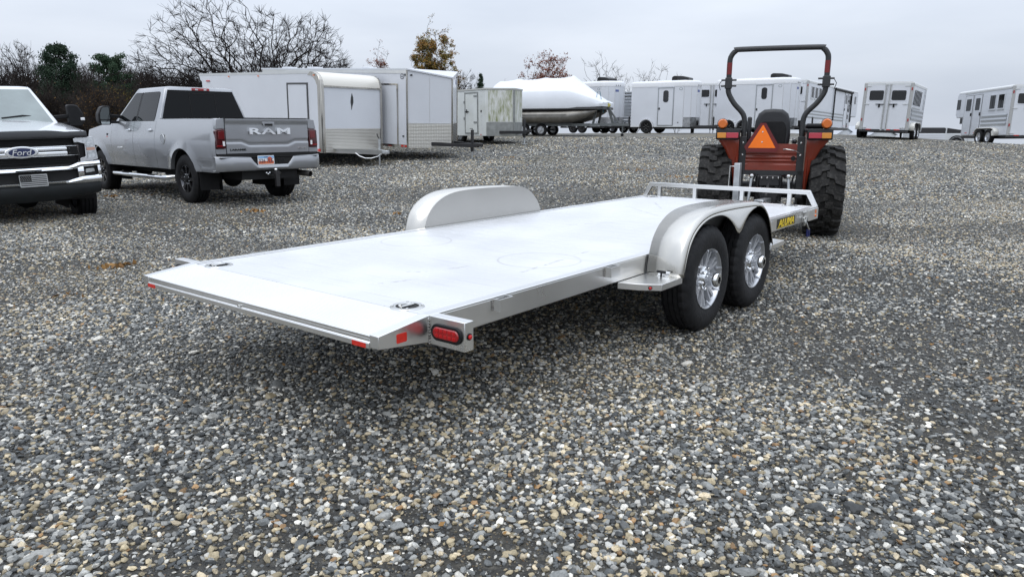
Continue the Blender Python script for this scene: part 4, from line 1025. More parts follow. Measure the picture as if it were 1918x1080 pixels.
    MB().box(3.30, 3.38, B['half'](3.3, 1.13) - 0.01, B['half'](3.3, 1.13) + 0.006, 1.10, 1.115).obj('fender_badge', REDR, t)
    MB().box(3.31, 3.37, B['half'](3.3, 1.15) - 0.01, B['half'](3.3, 1.15) + 0.006, 1.13, 1.17).obj('fender_badge', DARK, t)
    # front end, turned away from the camera
    MB().box(P['xn'] - 0.12, P['xn'] + 0.05, -0.62, 0.62, 0.70, 1.14).obj('grille', CHROME, t, bevel=0.03)
    MB().box(P['xn'] - 0.12, P['xn'] + 0.10, -0.80, 0.80, 0.50, 0.70).obj('front_bumper', CHROME, t, bevel=0.05, seg=3)
    for s in (1, -1): MB().box(P['xn'] - 0.15, P['xn'] + 0.0, *sorted((s * 0.635, s * 0.78)), 0.92, 1.12).obj('headlight', CLEARL, t, bevel=0.03)
    # white raised marks on the near tyres
    return t
silver_truck = build_silver()

# ---- white pickup seen from the front
def build_white():
    paint = mat('white_paint', (0.68, 0.695, 0.72), 0.22, coat=0.8, vary=0.01)
    wb = 4.05; yaw = R(-47.6); px, py = -7.37, 10.81
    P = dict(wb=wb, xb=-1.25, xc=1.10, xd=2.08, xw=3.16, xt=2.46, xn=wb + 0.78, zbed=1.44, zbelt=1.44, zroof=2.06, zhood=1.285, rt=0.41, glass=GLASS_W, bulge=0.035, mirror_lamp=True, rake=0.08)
    t, B = build_pickup('pickup_truck', 'white pickup truck with chrome front bumper, cut off at the left edge', (px - wb * math.cos(yaw), py - wb * math.sin(yaw), -0.03), (0.028, 0, yaw), P, paint, False)
    xn = P['xn'] + 0.02
    def xs(y): return xn + 0.13 - 0.19 * (abs(y) / 0.95) ** 2.4
    def band(y0, y1, z0, z1, off, th, n=14, zfun=None):
        m = MB(); ys = np.linspace(y0, y1, n); f = []; b = []
        rows = []
        for y in ys:
            x = xs(y) + off
            rows.append([(x - th, y, z1), (x, y, z1), (x, y, z0), (x - th, y, z0)])
        m.grid(rows, wrap=True); k = len(rows)
        m.add(rows[0], [(0, 1, 2, 3)]); m.add(rows[-1], [(3, 2, 1, 0)])
        return m
    # bonnet deflector
    m = MB(); rows = []
    for y in np.linspace(-0.86, 0.86, 31):
        u = abs(y) / 0.86; zt = 1.335 - 0.006 * u + (0.022 if u < 0.45 else max(0, 0.022 * (1 - (u - .45) / .2)))
        x = xs(y) - 0.01
        rows.append([(x - 0.05, y, zt + 0.005), (x + 0.02, y, zt), (x + 0.035, y, zt - 0.05), (x + 0.028, y, 1.245), (x - 0.01, y, 1.245)])
    m.grid(rows).obj('bonnet_deflector', mat('smoked_plastic', (0.016, 0.017, 0.019), 0.22, coat=0.5), t, smooth=40)
    # grille
    gr = band(-0.70, 0.70, 0.885, 1.245, -0.05, 0.10).obj('grille', DARK, t)
    for z in (1.225, 1.205, 1.18, 1.155): band(-0.66, 0.66, z - 0.005, z + 0.003, -0.035, 0.03).obj('grille_slat', BLKP, gr)
    for z in (1.0, 0.98, 0.96, 0.94, 0.915): band(-0.66, 0.66, z - 0.005, z + 0.003, -0.035, 0.03).obj('grille_slat', BLKP, gr)
    band(-0.70, 0.70, 1.125, 1.14, 0.0, 0.05).obj('grille_trim', CHROME, gr, bevel=0.005)
    band(-0.70, 0.70, 1.078, 1.124, 0.016, 0.05).obj('grille_bar', CHROME, gr, bevel=0.014, seg=3)
    band(-0.70, 0.70, 1.014, 1.066, 0.016, 0.05).obj('grille_bar', CHROME, gr, bevel=0.014, seg=3)
    band(-0.72, 0.72, 1.0, 1.012, 0.0, 0.05).obj('grille_trim', CHROME, gr, bevel=0.004)
    for s in (1, -1):
        a, b = sorted((s * 0.56, s * 0.70))
        ns = band(a, b, 1.012, 1.135, 0.016, 0.04, 5).obj('grille_vent', BLKP, gr, bevel=0.01)
        for k in range(7): band(a + 0.02, b - 0.02, 1.03 + 0.014 * k, 1.036 + 0.014 * k, 0.021, 0.01, 4).obj('vent_slat', DARK, ns)
        c0, c1 = sorted((s * 0.695, s * 0.715)); band(c0, c1, 1.0, 1.145, 0.02, 0.05, 3).obj('vent_frame', CHROME, gr)
    # oval emblem
    em = MB()
    def oval(w, h, x0, x1, n=36): return MB().prism([(w / 2 * math.cos(2 * PI * k / n), 1.072 + h / 2 * math.sin(2 * PI * k / n)) for k in range(n)], 'x', x0, x1)
    ex = xs(0) + 0.012
    e = oval(0.40, 0.165, ex - 0.01, ex + 0.022).obj('oval_emblem', CHROME, gr, bevel=0.012, seg=3)
    oval(0.315, 0.115, ex + 0.02, ex + 0.026).obj('emblem_field', mat('emblem_blue', (0.008, 0.018, 0.075), 0.25, coat=0.5), e)
    lettering('Ford', CHROME, e, (ex + 0.028, 0.0, 1.072), (PI / 2, 0, PI / 2), 0.235, 0.078, shear=0.25, offset=0.005, depth=0.006)
    # C-shaped headlights
    for s in (1, -1):
        def hx(y, z): return (xs(y) + 0.006 - 0.02 * (z - 1.05), y, z)
        back_ = sheet(rpoly([(s * 0.665, 1.225), (s * 0.935, 1.25), (s * 0.965, 0.93), (s * 0.70, 0.91)], 0.03), lambda y, z: (xs(y) - 0.05, y, z), (1, 0, 0), 0.045).obj('headlight', BLKP, t, bevel=0.01)
        c = [(0.66, 1.235), (0.945, 1.255), (0.975, 0.925), (0.715, 0.905), (0.72, 0.955), (0.80, 0.968), (0.81, 1.15), (0.775, 1.178), (0.665, 1.178)]
        sheet(rpoly([(s * a, b) for a, b in c], 0.02), hx, (1, 0, 0.0), 0.012).obj('lamp_surround', mat('lamp_silver', (0.62, 0.63, 0.64), 0.2, 0.8), back_, bevel=0.004)
        for q in ([(0.70, 1.19), (0.93, 1.232), (0.935, 1.16), (0.83, 1.15)], [(0.825, 1.14), (0.94, 1.145), (0.945, 1.115), (0.83, 1.11)], [(0.83, 1.05), (0.95, 1.05), (0.957, 0.955), (0.83, 0.945)]):
            sheet(rpoly([(s * a, b) for a, b in q], 0.012), hx, (1, 0, 0.0), 0.020).obj('lamp_lens', CLEARL, back_)
        sheet(rpoly([(s * a, b) for a, b in [(0.83, 1.10), (0.945, 1.10), (0.948, 1.06), (0.83, 1.06)]], 0.008), hx, (1, 0, 0.0), 0.021).obj('turn_lens', mat('peach_lens', (0.55, 0.33, 0.25), 0.2), back_)
    # chrome bumper
    def bxs(y): return xs(y) + 0.06 - 0.03 * (abs(y) / 0.98) ** 6
    def ribbon(ys, zt, zb, bulge, nm, m_, parent=t, off=0.0):
        rows = []
        for y in ys:
            a, b = zt(y), zb(y); x = bxs(y) + off
            rows.append([(x - 0.06, y, a), (x - 0.012, y, a), (x, y, a - 0.012), (x + bulge, y, (a + b) / 2), (x, y, b + 0.012), (x - 0.012, y, b), (x - 0.06, y, b)])
        return MB().grid(rows).obj(nm, m_, parent, smooth=50)
    Yf = np.linspace(-0.985, 0.985, 50)
    step = lambda y, a, b, y0, y1: a + (b - a) * min(1, max(0, (abs(y) - y0) / (y1 - y0)))
    bmp = ribbon(Yf, lambda y: step(y, 0.86, 0.905, 0.55, 0.68), lambda y: step(y, 0.80, 0.83, 0.62, 0.70), 0.02, 'front_bumper', CHROME)
    ribbon(Yf, lambda y: step(y, 0.655, 0.70, 0.50, 0.70), lambda y: step(y, 0.60, 0.545 + 0.05, 0.45, 0.60), 0.02, 'bumper_lower_bar', CHROME, bmp)
    for s in (1, -1):
        ribbon(sorted(np.linspace(s * 0.655, s * 0.735, 4)), lambda y: 0.85, lambda y: 0.66, 0.006, 'bumper_upright', CHROME, bmp, -0.004)
        ribbon(sorted(np.linspace(s * 0.945, s * 0.986, 4)), lambda y: 0.85, lambda y: 0.66, 0.006, 'bumper_end', CHROME, bmp, -0.004)
        fl_ = sheet(rpoly([(s * 0.76, 0.74), (s * 0.90, 0.75), (s * 0.89, 0.80), (s * 0.77, 0.795)], 0.015), lambda y, z: (bxs(y) - 0.045, y, z), (1, 0, 0), 0.02).obj('fog_light', CLEARL, bmp, bevel=0.006)
    band(-0.95, 0.95, 0.60, 0.88, 0.0, 0.08).obj('bumper_opening', DARK, t)
    # lower valance
    rows = []
    for y in np.linspace(-0.96, 0.96, 31):
        x = bxs(y) - 0.02; zb = 0.375 + 0.06 * (abs(y) / 0.96) ** 3
        rows.append([(x, y, 0.605), (x + 0.012, y, 0.54), (x - 0.03, y, 0.45), (x - 0.10, y, zb), (x - 0.25, y, zb + 0.02)])
    MB().grid(rows).obj('valance', mat('dark_valance', (0.013, 0.016, 0.018), 0.5, vary=.2), t, smooth=50)
    # flag plate
    fx_ = bxs(0) + 0.022; FN = (PI / 2, 0, PI / 2)
    fy0, fy1, fz0, fz1 = -0.165, 0.165, 0.605, 0.765
    fp = MB().prism(rrect(0.335, 0.168, 0.01, 3, 0.075, (fz0 + fz1) / 2), 'x', fx_ - 0.006, fx_).obj('flag_plate', mat('flag_silver', (0.55, 0.56, 0.56), 0.35, 0.6), t)
    c0 = 0.075
    for k in range(6):
        z = fz0 + 0.012 + k * 0.0248; y0 = c0 - 0.158; 
        MB().box(fx_ + 0.0002, fx_ + 0.0014, (c0 - 0.158) if k < 3 else (c0 - 0.02), c0 + 0.158, z, z + 0.0115).obj('flag_stripe', DARK, fp)
    can = MB().box(fx_ + 0.0002, fx_ + 0.0016, c0 - 0.160, c0 - 0.024, fz0 + 0.075, fz1 - 0.002).obj('flag_canton', DARK, fp)
    # stars: five-pointed, in offset rows
    star = MB().prism([((0.0055 if i % 2 == 0 else 0.0022) * math.cos(PI / 2 + i * PI / 5), (0.0055 if i % 2 == 0 else 0.0022) * math.sin(PI / 2 + i * PI / 5)) for i in range(10)], 'x', 0, 0.001).mesh('star', 0); star.materials.append(MATS['flag_silver'])
    for r_ in range(5):
        for k in range(6 if r_ % 2 == 0 else 5):
            o = bpy.data.objects.new('star', star); COL.objects.link(o); o.parent = can
            o.location = (fx_ + 0.0016, c0 - 0.150 + k * 0.0225 + (0.011 if r_ % 2 else 0), fz0 + 0.086 + r_ * 0.0165)
    # wipers, stickers in the windscreen
    gxf, gy = B['gxf'], B['gy']
    ws = B['ws']
    for a, b in ((-0.55, 0.05), (0.10, 0.68)):
        z0 = 1.545; MB().tube([(gxf(z0) + 0.09, a, z0), (gxf(z0 + .03) + 0.075, (a + b) / 2, z0 + 0.035), (gxf(z0 + .05) + 0.03, b, z0 + 0.005)], 0.014, 6).obj('wiper', BLKP, ws)
    def wsx(y, z): return (gxf(z) + 0.061 * (1 - abs(y / (gy(z) * 0.92)) ** 1.8) + 0.007, y, z)
    sheet([(0.42, 1.535), (0.54, 1.535), (0.52, 1.585), (0.41, 1.585)], wsx, (1, 0, .6), 0.002).obj('sticker', PLATE_W, ws)
    sheet([(0.58, 1.535), (0.64, 1.535), (0.625, 1.58), (0.57, 1.58)], wsx, (1, 0, .6), 0.002).obj('sticker', mat('sticker_teal', (0.25, 0.45, 0.5), 0.5), ws)
    # rear end
    MB().box(P['xb'] - 0.03, P['xb'] + 0.03, -0.76, 0.76, 0.87, 1.43).obj('tailgate', paint, t, bevel=0.01)
    MB().box(P['xb'] - 0.18, P['xb'], -0.96, 0.96, 0.56, 0.80).obj('rear_bumper', CHROME, t, bevel=0.03)
    for s in (1, -1): MB().box(P['xb'] - 0.025, P['xb'] + 0.08, *sorted((s * 0.77, s * 0.945)), 0.95, 1.30).obj('tail_light', REDL, t, bevel=0.01)
    return t
white_truck = build_white()
# ------------------------------------------------------------------ tractor
def build_tractor():
    ORNG = mat('tractor_orange_red', (0.19, 0.021, 0.006), 0.40, coat=0.35, vary=0.12, vscale=4, dirt=(0.12, 0.05, 0.03), dscale=5, damt=0.3)
    CHAR = mat('charcoal_steel', (0.022, 0.023, 0.024), 0.45, vary=0.15, vscale=9)
    TYR = mat('tractor_tyre', (0.016, 0.0155, 0.015), 0.72, vary=0.3, vscale=9, bump=0.3, bscale=40, dirt=(0.11, 0.105, 0.095), dscale=30, damt=0.5, spec=0.25)
    t = thing('tractor', 'orange red compact tractor with roll bar and orange warning triangle, seen from behind', 'tractor', (3.52, 9.97, gz(3.52, 9.97)), R(72))
    # rear wheels with bar treads
    RW, WW = 0.60, 0.43
    c = MB()
    prof = [(0.30, -0.17), (0.40, -0.205), (0.50, -0.212), (0.545, -0.20), (0.562, -0.15), (0.567, 0.0), (0.562, 0.15), (0.545, 0.20), (0.50, 0.212), (0.40, 0.205), (0.30, 0.17)]
    c.lathe(prof, 60, 'y')
    n = 19
    for side in (1, -1):
        for k in range(n):
            a0 = 2 * PI * (k + (0.5 if side < 0 else 0)) / n
            # a lug: long bar from the centre line to the shoulder, stepped forward half way
            st = [(-0.015, 0.0, 0.078, 0.601), (0.075, 0.02, 0.082, 0.601), (0.09, 0.075, 0.080, 0.600), (0.165, 0.095, 0.086, 0.594), (0.205, 0.10, 0.092, 0.575), (0.216, 0.10, 0.096, 0.52)]
            rows = []
            for (y, da, w, r) in st:
                b0, b1 = a0 + da / 0.6, a0 + (da + w) / 0.6
                rb = 0.55 if y < 0.2 else (0.53 if r > 0.55 else 0.50)
                yy = side * y
                rows.append([(rb * math.cos(b0 - .02), yy, rb * math.sin(b0 - .02)), (r * math.cos(b0), yy, r * math.sin(b0)), (r * math.cos(b1), yy, r * math.sin(b1)), (rb * math.cos(b1 + .02), yy, rb * math.sin(b1 + .02))])
            k0 = len(c.v); c.grid(rows); c.add(rows[0], [(0, 1, 2, 3)]); c.add(rows[-1], [(0, 1, 2, 3)])
    tyre = c.mesh('tyre', 30); tyre.materials.append(TYR)
    rim = MB().lathe([(0.30, -0.17), (0.31, -0.18), (0.29, -0.15), (0.27, -0.08), (0.13, -0.05), (0.0001, -0.05)], 36, 'y').mesh('rim'); rim.materials.append(mat('rim_grey', (0.5, 0.5, 0.5), 0.4, 0.3))
    rim2 = MB().lathe([(0.30, 0.17), (0.31, 0.18), (0.29, 0.15), (0.27, 0.08), (0.13, 0.06), (0.0001, 0.06)], 36, 'y').mesh('rim'); rim2.materials.append(MATS['rim_grey'])
    hubm = MB().lathe([(0.11, -0.05), (0.11, -0.09), (0.05, -0.10), (0.0001, -0.10)], 20, 'y').mesh('hub'); hubm.materials.append(CHAR)
    for s in (1, -1):
        w = bpy.data.objects.new('rear_wheel', None); COL.objects.link(w); w.parent = t; w.location = (0, s * 0.70, RW - 0.012); w.rotation_euler = (0, 0.13 * s + 0.3, 0 if s < 0 else PI)
        for nm, me in (('tyre', tyre), ('rim', rim), ('rim', rim2), ('hub', hubm)):
            o = bpy.data.objects.new(nm, me); COL.objects.link(o); o.parent = w
    # front wheels
    c2 = MB().lathe([(0.20, -0.10), (0.30, -0.13), (0.36, -0.125), (0.385, -0.09), (0.39, 0), (0.385, 0.09), (0.36, 0.125), (0.30, 0.13), (0.20, 0.10)], 40, 'y')
    for k in range(18):
        for side in (1, -1):
            a = 2 * PI * (k + (0.5 if side < 0 else 0)) / 18
            c2.bar((0.395 * math.cos(a), side * 0.0, 0.395 * math.sin(a)), (0.385 * math.cos(a + .16), side * 0.13, 0.385 * math.sin(a + .16)), 0.05, 0.05, up=(math.cos(a), 0, math.sin(a)))
    ft = c2.mesh('tyre'); ft.materials.append(TYR)
    fr = MB().lathe([(0.20, -0.10), (0.21, -0.11), (0.18, -0.06), (0.0001, -0.05)], 30, 'y').mesh('rim'); fr.materials.append(MATS['rim_grey'])
    for s in (1, -1):
        w = bpy.data.objects.new('front_wheel', None); COL.objects.link(w); w.parent = t; w.location = (1.72, s * 0.60, 0.40); w.rotation_euler = (0, 0, 0 if s < 0 else PI)
        for nm, me in (('tyre', ft), ('rim', fr)):
            o = bpy.data.objects.new(nm, me); COL.objects.link(o); o.parent = w
    # transmission, axle, bonnet
    MB().box(-0.28, 0.55, -0.17, 0.17, 0.36, 0.80).obj('transmission', CHAR, t, bevel=0.03)
    MB().tube([(0, -0.5, 0.59), (0, 0.5, 0.59)], 0.11, 14).obj('rear_axle', CHAR, t)
    MB().box(1.62, 1.80, -0.50, 0.50, 0.34, 0.46).obj('front_axle', CHAR, t, bevel=0.02)
    MB().box(0.5, 2.0, -0.15, 0.15, 0.42, 0.70).obj('engine', CHAR, t, bevel=0.02)
    bn = MB().prism(rpoly([(0.85, 0.70), (2.12, 0.66), (2.16, 0.95), (2.08, 1.10), (0.9, 1.22)], 0.10), 'y', -0.27, 0.27).obj('bonnet', ORNG, t, bevel=0.05, seg=3)
    MB().box(0.20, 1.0, -0.45, 0.45, 0.56, 0.60).obj('floor_plate', CHAR, t)
    # fenders
    for s in (1, -1):
        arc = [(0.66 * math.cos(a), 0.60 + 0.66 * math.sin(a)) for a in np.linspace(R(168), R(40), 16)]
        # side sheet that faces the seat
        poly = [(-0.46, 1.30)] + [(-0.36, 1.33), (0.10, 1.34), (0.45, 1.15), (0.62, 0.85), (0.62, 0.66), (-0.20, 0.66), (-0.34, 0.60)]
        a, b = sorted((s * 0.425, s * 0.445))
        MB().prism(poly, 'y', a, b).obj('fender_side', ORNG, t, bevel=0.004)
        rows = []
        top = [(-0.335, 0.60), (-0.36, 0.80), (-0.40, 1.0), (-0.455, 1.16), (-0.48, 1.27), (-0.42, 1.33), (-0.30, 1.355), (0.10, 1.36), (0.35, 1.26), (0.53, 1.08), (0.63, 0.85)]
        # narrow below, wide under the lamps
        wd = [0.03, 0.05, 0.09, 0.16, 0.245, 0.26, 0.26, 0.26, 0.25, 0.23, 0.21]
        for (x, z), w_ in zip(top, wd): rows.append([(x, s * 0.415, z), (x, s * (0.425 + w_ * .9), z), (x + 0.015, s * (0.425 + w_), z - 0.025)])
        f = MB().grid(rows).obj('fender', ORNG, t, smooth=50)
        so = f.modifiers.new('sheet', 'SOLIDIFY'); so.thickness = 0.012
        MB().box(-0.47, 0.15, *sorted((s * 0.40, s * 0.715)), 1.352, 1.40).obj('fender_cap', BLKP, t, bevel=0.02, seg=3)
        # lamp housings
        y0, y1 = (0.415, 0.70)
        hb = MB().box(-0.545, -0.44, *sorted((s * (y0 - 0.005), s * (y1 + 0.008))), 1.262, 1.375).obj('lamp_housing', BLKP, t, bevel=0.012)
        MB().box(-0.556, -0.54, *sorted((s * (y0 + 0.012), s * 0.578)), 1.283, 1.352).obj('brake_lens', mat('pink_red_lens', (0.42, 0.035, 0.055), 0.2, coat=0.4), hb, bevel=0.005)
        MB().box(-0.556, -0.54, *sorted((s * 0.580, s * (y1 - 0.008))), 1.283, 1.352).obj('turn_lens', mat('amber_lens', (0.62, 0.24, 0.03), 0.2, coat=0.4), hb, bevel=0.005)
        bc = MB().lathe([(0.0001, -0.045), (0.048, -0.045), (0.060, -0.03), (0.064, 0.0), (0.060, 0.02), (0.035, 0.04), (0.0001, 0.045)], 20, 'x').xf(Matrix.Translation((-0.43, s * 0.635, 1.465)))
        be = bc.obj('flasher', mat('flasher_amber', (0.58, 0.13, 0.008), 0.16, coat=0.5), t, smooth=50)
        MB().lathe([(0.066, -0.006), (0.070, 0.0), (0.066, 0.012)], 20, 'x', (-0.425, s * 0.635, 1.465)).obj('flasher_ring', BLKP, be)
        MB().tube([(-0.42, s * 0.635, 1.38), (-0.42, s * 0.635, 1.42)], 0.015, 8).obj('flasher_stem', BLKP, be)
        # mounting posts below the roll bar
        MB().box(-0.26, -0.14, *sorted((s * 0.335, s * 0.43)), 0.50, 0.86).obj('roll_bar_mount', CHAR, t, bevel=0.006)
    # cross panel behind the seat
    cp = MB().prism([(-0.405, .405, ), (0.405, .405), (.405, .405)], 'x', 0, .01)
    m = MB(); rows = []
    for z in np.linspace(0.86, 1.20, 24):
        x = -0.24 + 0.012 * (1 if 0.94 < z < 1.10 and int((z - 0.94) / 0.027) % 2 == 0 else 0)
        rows.append([(x, -0.41, z), (x, 0.41, z)])
    m.grid(rows); m.box(-0.235, -0.10, -0.41, 0.41, 1.19, 1.205)
    pn = m.obj('rear_panel', ORNG, t, smooth=20)
    MB().disc(0.03, 16, 'x', (-0.252, -0.28, 1.02)).obj('panel_hole', DARK, pn)
    MB().tube([(-0.25, -0.15, 1.135), (-0.27, -0.18, 1.14), (-0.27, -0.30, 1.12), (-0.25, -0.38, 1.07)], 0.006, 6).obj('panel_hook', STEEL, pn)
    MB().box(-0.26, -0.10, -0.40, 0.40, 0.80, 0.86).obj('panel_edge', CHAR, pn)
    # roll bar
    pts = []
    yl, yu = 0.365, 0.60
    left = [(-0.20, yl, 0.84), (-0.20, yl, 1.36), (-0.20, yl, 1.50), (-0.205, yl + 0.03, 1.60), (-0.215, yl + 0.14, 1.72), (-0.22, yu - 0.035, 1.81), (-0.222, yu - 0.005, 1.88), (-0.225, yu, 1.95)]
    up = [(-0.225, yu, 2.03), (-0.225, yu, 2.27), (-0.225, yu - 0.02, 2.345), (-0.225, yu - 0.065, 2.395), (-0.225, yu - 0.14, 2.415)]
    def mirror(p): return [(x, -y, z) for x, y, z in p[::-1]]
    def curve(p, n=5):
        out = []
        for i in range(len(p) - 1):
            a, b, c_, d = [Vector(p[max(0, min(len(p) - 1, j))]) for j in (i - 1, i, i + 1, i + 2)]
            for k in range(n):
                u = k / n; out.append(0.5 * ((2 * b) + (c_ - a) * u + (2 * a - 5 * b + 4 * c_ - d) * u * u + (3 * b - a - 3 * c_ + d) * u ** 3))
        out.append(Vector(p[-1])); return out
    rb = MB().tube(curve(up + mirror(up)), 0.034, 14).obj('roll_bar', CHAR, t, smooth=60)
    for s in (1, -1):
        lp = [(x, s * y, z) for x, y, z in left]
        MB().tube(curve(lp), 0.034, 14).obj('roll_bar_leg', CHAR, t, smooth=60)
        h = MB(); h.box(-0.275, -0.175, *sorted((s * (yu - 0.045), s * (yu + 0.045))), 1.92, 2.06)
        hg = h.obj('roll_bar_hinge', CHAR, t, bevel=0.008)
        for z in (1.955, 2.03):
            MB().tube([(-0.225, s * (yu - 0.10), z), (-0.225, s * (yu + 0.095), z)], 0.012, 8).obj('hinge_pin', BLKS, hg)
        MB().tube([(-0.24, s * (yu + 0.085), 2.03), (-0.25, s * (yu + 0.12), 1.97), (-0.25, s * (yu + 0.10), 1.90)], 0.005, 6).obj('pin_clip', BLKS, hg)
        MB().lathe([(0.0352, 2.10), (0.0352, 2.25)], 14, 'z', (-0.225, s * yu, 0)).obj('red_band', mat('red_tape', (0.16, 0.012, 0.012), 0.4), rb)
        b = MB().box(-0.245, -0.165, *sorted((s * (yl - 0.045), s * (yl + 0.045))), 0.80, 1.30).obj('roll_bar_foot', CHAR, t, bevel=0.005)
        for z in (1.06, 1.22):
            MB().lathe([(0.013, 0), (0.013, 0.008), (0.0001, 0.011)], 8, 'x').xf(Matrix.Translation((-0.245, s * yl, z)) @ Matrix.Rotation(PI, 4, 'Z')).obj('bolt', STEEL, b)
    # seat
    sh = [(-0.215, 1.08), (-0.235, 1.30), (-0.225, 1.50), (-0.19, 1.60), (-0.12, 1.655), (0.0, 1.665), (0.12, 1.655), (0.19, 1.60), (0.225, 1.50), (0.235, 1.30), (0.215, 1.08)]
    SEAT = mat('seat_vinyl', (0.020, 0.021, 0.024), 0.42, bump=0.12, bscale=30)
    st = MB().prism(sh, 'x', 0.02, 0.14).obj('seat_back', SEAT, t, bevel=0.045, seg=4)
    MB().prism(rpoly([(-0.17, 1.12), (-0.18, 1.42), (-0.14, 1.50), (0.14, 1.50), (0.18, 1.42), (0.17, 1.12)], 0.04), 'x', 0.006, 0.022).obj('seat_shell', BLKP, st, bevel=0.006)
    MB().box(0.10, 0.55, -0.24, 0.24, 1.00, 1.12).obj('seat_cushion', SEAT, t, bevel=0.05, seg=3)
    MB().box(0.10, 0.45, -0.18, 0.18, 0.80, 1.0).obj('seat_base', BLKP, t)
    for s in (1, -1): MB().box(0.06, 0.40, *sorted((s * 0.27, s * 0.33)), 1.20, 1.26).obj('armrest', SEAT, t, bevel=0.02)
    MB().box(0.05, 0.13, 0.27, 0.33, 1.24, 1.56).obj('armrest', SEAT, t, bevel=0.02, label='armrest folded up beside the seat back')
    MB().box(0.0, 0.30, -0.66, -0.42, 1.40, 1.47).obj('lever_console', BLKP, t, bevel=0.03)
    MB().tube([(0.10, -0.36, 1.30), (0.06, -0.34, 1.47)], 0.012, 8).obj('lever', BLKP, t); MB().tube([(0.063, -0.341, 1.44), (0.05, -0.335, 1.51)], 0.022, 10).obj('lever_knob', BLKP, t)
    sw = MB().tube([(0.90 + 0.08 * math.cos(a), 0.19 * math.sin(a), 1.30 + 0.17 * math.cos(a)) for a in np.linspace(0, 2 * PI, 25)[:-1]], 0.014, 8, closed=True).obj('steering_wheel', BLKP, t)
    MB().tube([(0.90, 0, 1.30), (1.0, 0, 1.15)], 0.03, 8).obj('steering_column', BLKP, t)
    # slow vehicle triangle
    ty, tz, r1 = 0.125, 1.215, 0.2
    def tri(w, h, cut, x0, x1, cz):
        return MB().prism([(ty - w / 2, cz + cut * 0.9 - h * 0.36), (ty - w / 2 + cut * 0.5, cz - h * 0.36), (ty + w / 2 - cut * 0.5, cz - h * 0.36), (ty + w / 2, cz + cut * 0.9 - h * 0.36), (ty + cut * 0.45, cz + h * 0.64), (ty - cut * 0.45, cz + h * 0.64)], 'x', x0, x1)
    smv = tri(0.445, 0.375, 0.075, -0.318, -0.313, tz + 0.02).obj('warning_triangle', mat('dark_red_reflective', (0.13, 0.010, 0.010), 0.35), t)
    MB().prism([(ty - 0.172, tz - 0.062), (ty + 0.172, tz - 0.062), (ty + 0.006, tz + 0.232), (ty - 0.006, tz + 0.232)], 'x', -0.321, -0.3182).obj('orange_triangle', mat('fluorescent_orange', (0.95, 0.19, 0.004), 0.5), smv)
    for z in (0.015, 0.145): MB().lathe([(0.010, 0), (0.010, 0.005), (0.0001, 0.007)], 8, 'x').xf(Matrix.Translation((-0.321, ty, tz + z)) @ Matrix.Rotation(PI, 4, 'Z')).obj('bolt', STEEL, smv)
    MB().box(-0.313, -0.24, ty - 0.03, ty + 0.03, 1.18, 1.22).obj('triangle_bracket', BLKS, t)
    # three-point linkage and hydraulics in the dark under the panel
    for s in (1, -1):
        MB().bar((-0.25, s * 0.22, 0.40), (-0.85, s * 0.30, 0.36), 0.025, 0.06).obj('lower_link', BLKS, t)
        MB().bar((-0.20, s * 0.20, 0.78), (-0.55, s * 0.22, 0.80), 0.04, 0.06).obj('lift_arm', BLKS, t)
        MB().tube([(-0.55, s * 0.225, 0.80), (-0.60, s * 0.26, 0.38)], 0.018, 8).obj('lift_rod', GALV, t)
        MB().ball((-0.56, s * 0.225, 0.80), 0.03, 8, 6).obj('ball_joint', STEEL, t)
        MB().bar((-0.28, s * 0.12, 0.45), (-0.60, s * 0.27, 0.37), 0.012, 0.03).obj('stabiliser', GALV, t)
        MB().tube([(-0.30, s * 0.09, 0.72), (-0.30, s * 0.10, 0.52)], 0.045, 10).obj('lift_cylinder', BLKS, t)
    MB().bar((-0.28, 0, 0.74), (-0.55, 0.03, 0.55), 0.03, 0.04).obj('top_link', BLKS, t)
    MB().box(-0.36, -0.27, -0.13, 0.13, 0.66, 0.80).obj('hitch_bracket', BLKS, t, bevel=0.01)
    for k, y in enumerate((-0.11, -0.04, 0.03, 0.10)): MB().lathe([(0.016, 0), (0.016, 0.04), (0.009, 0.05), (0.0001, 0.05)], 10, 'x').xf(Matrix.Translation((-0.36, y, 0.77)) @ Matrix.Rotation(PI, 4, 'Z')).obj('hydraulic_coupler', STEEL, t)
    MB().lathe([(0.10, 0), (0.10, 0.10), (0.03, 0.10), (0.03, 0.14), (0.0001, 0.14)], 16, 'x').xf(Matrix.Translation((-0.28, 0, 0.50)) @ Matrix.Rotation(PI, 4, 'Z')).obj('power_take_off', BLKS, t)
    MB().bar((-0.2, 0, 0.33), (-0.62, 0, 0.31), 0.07, 0.035).obj('drawbar', BLKS, t)
    for dy in (-0.31, 0.18):
        MB().tube([(-0.26, dy, 0.80), (-0.40, dy + 0.02, 0.78), (-0.42, dy + 0.05, 0.60), (-0.34, dy + 0.06, 0.50)], 0.012, 6).obj('hose', BLKP, t)
    return t
tractor = build_tractor()
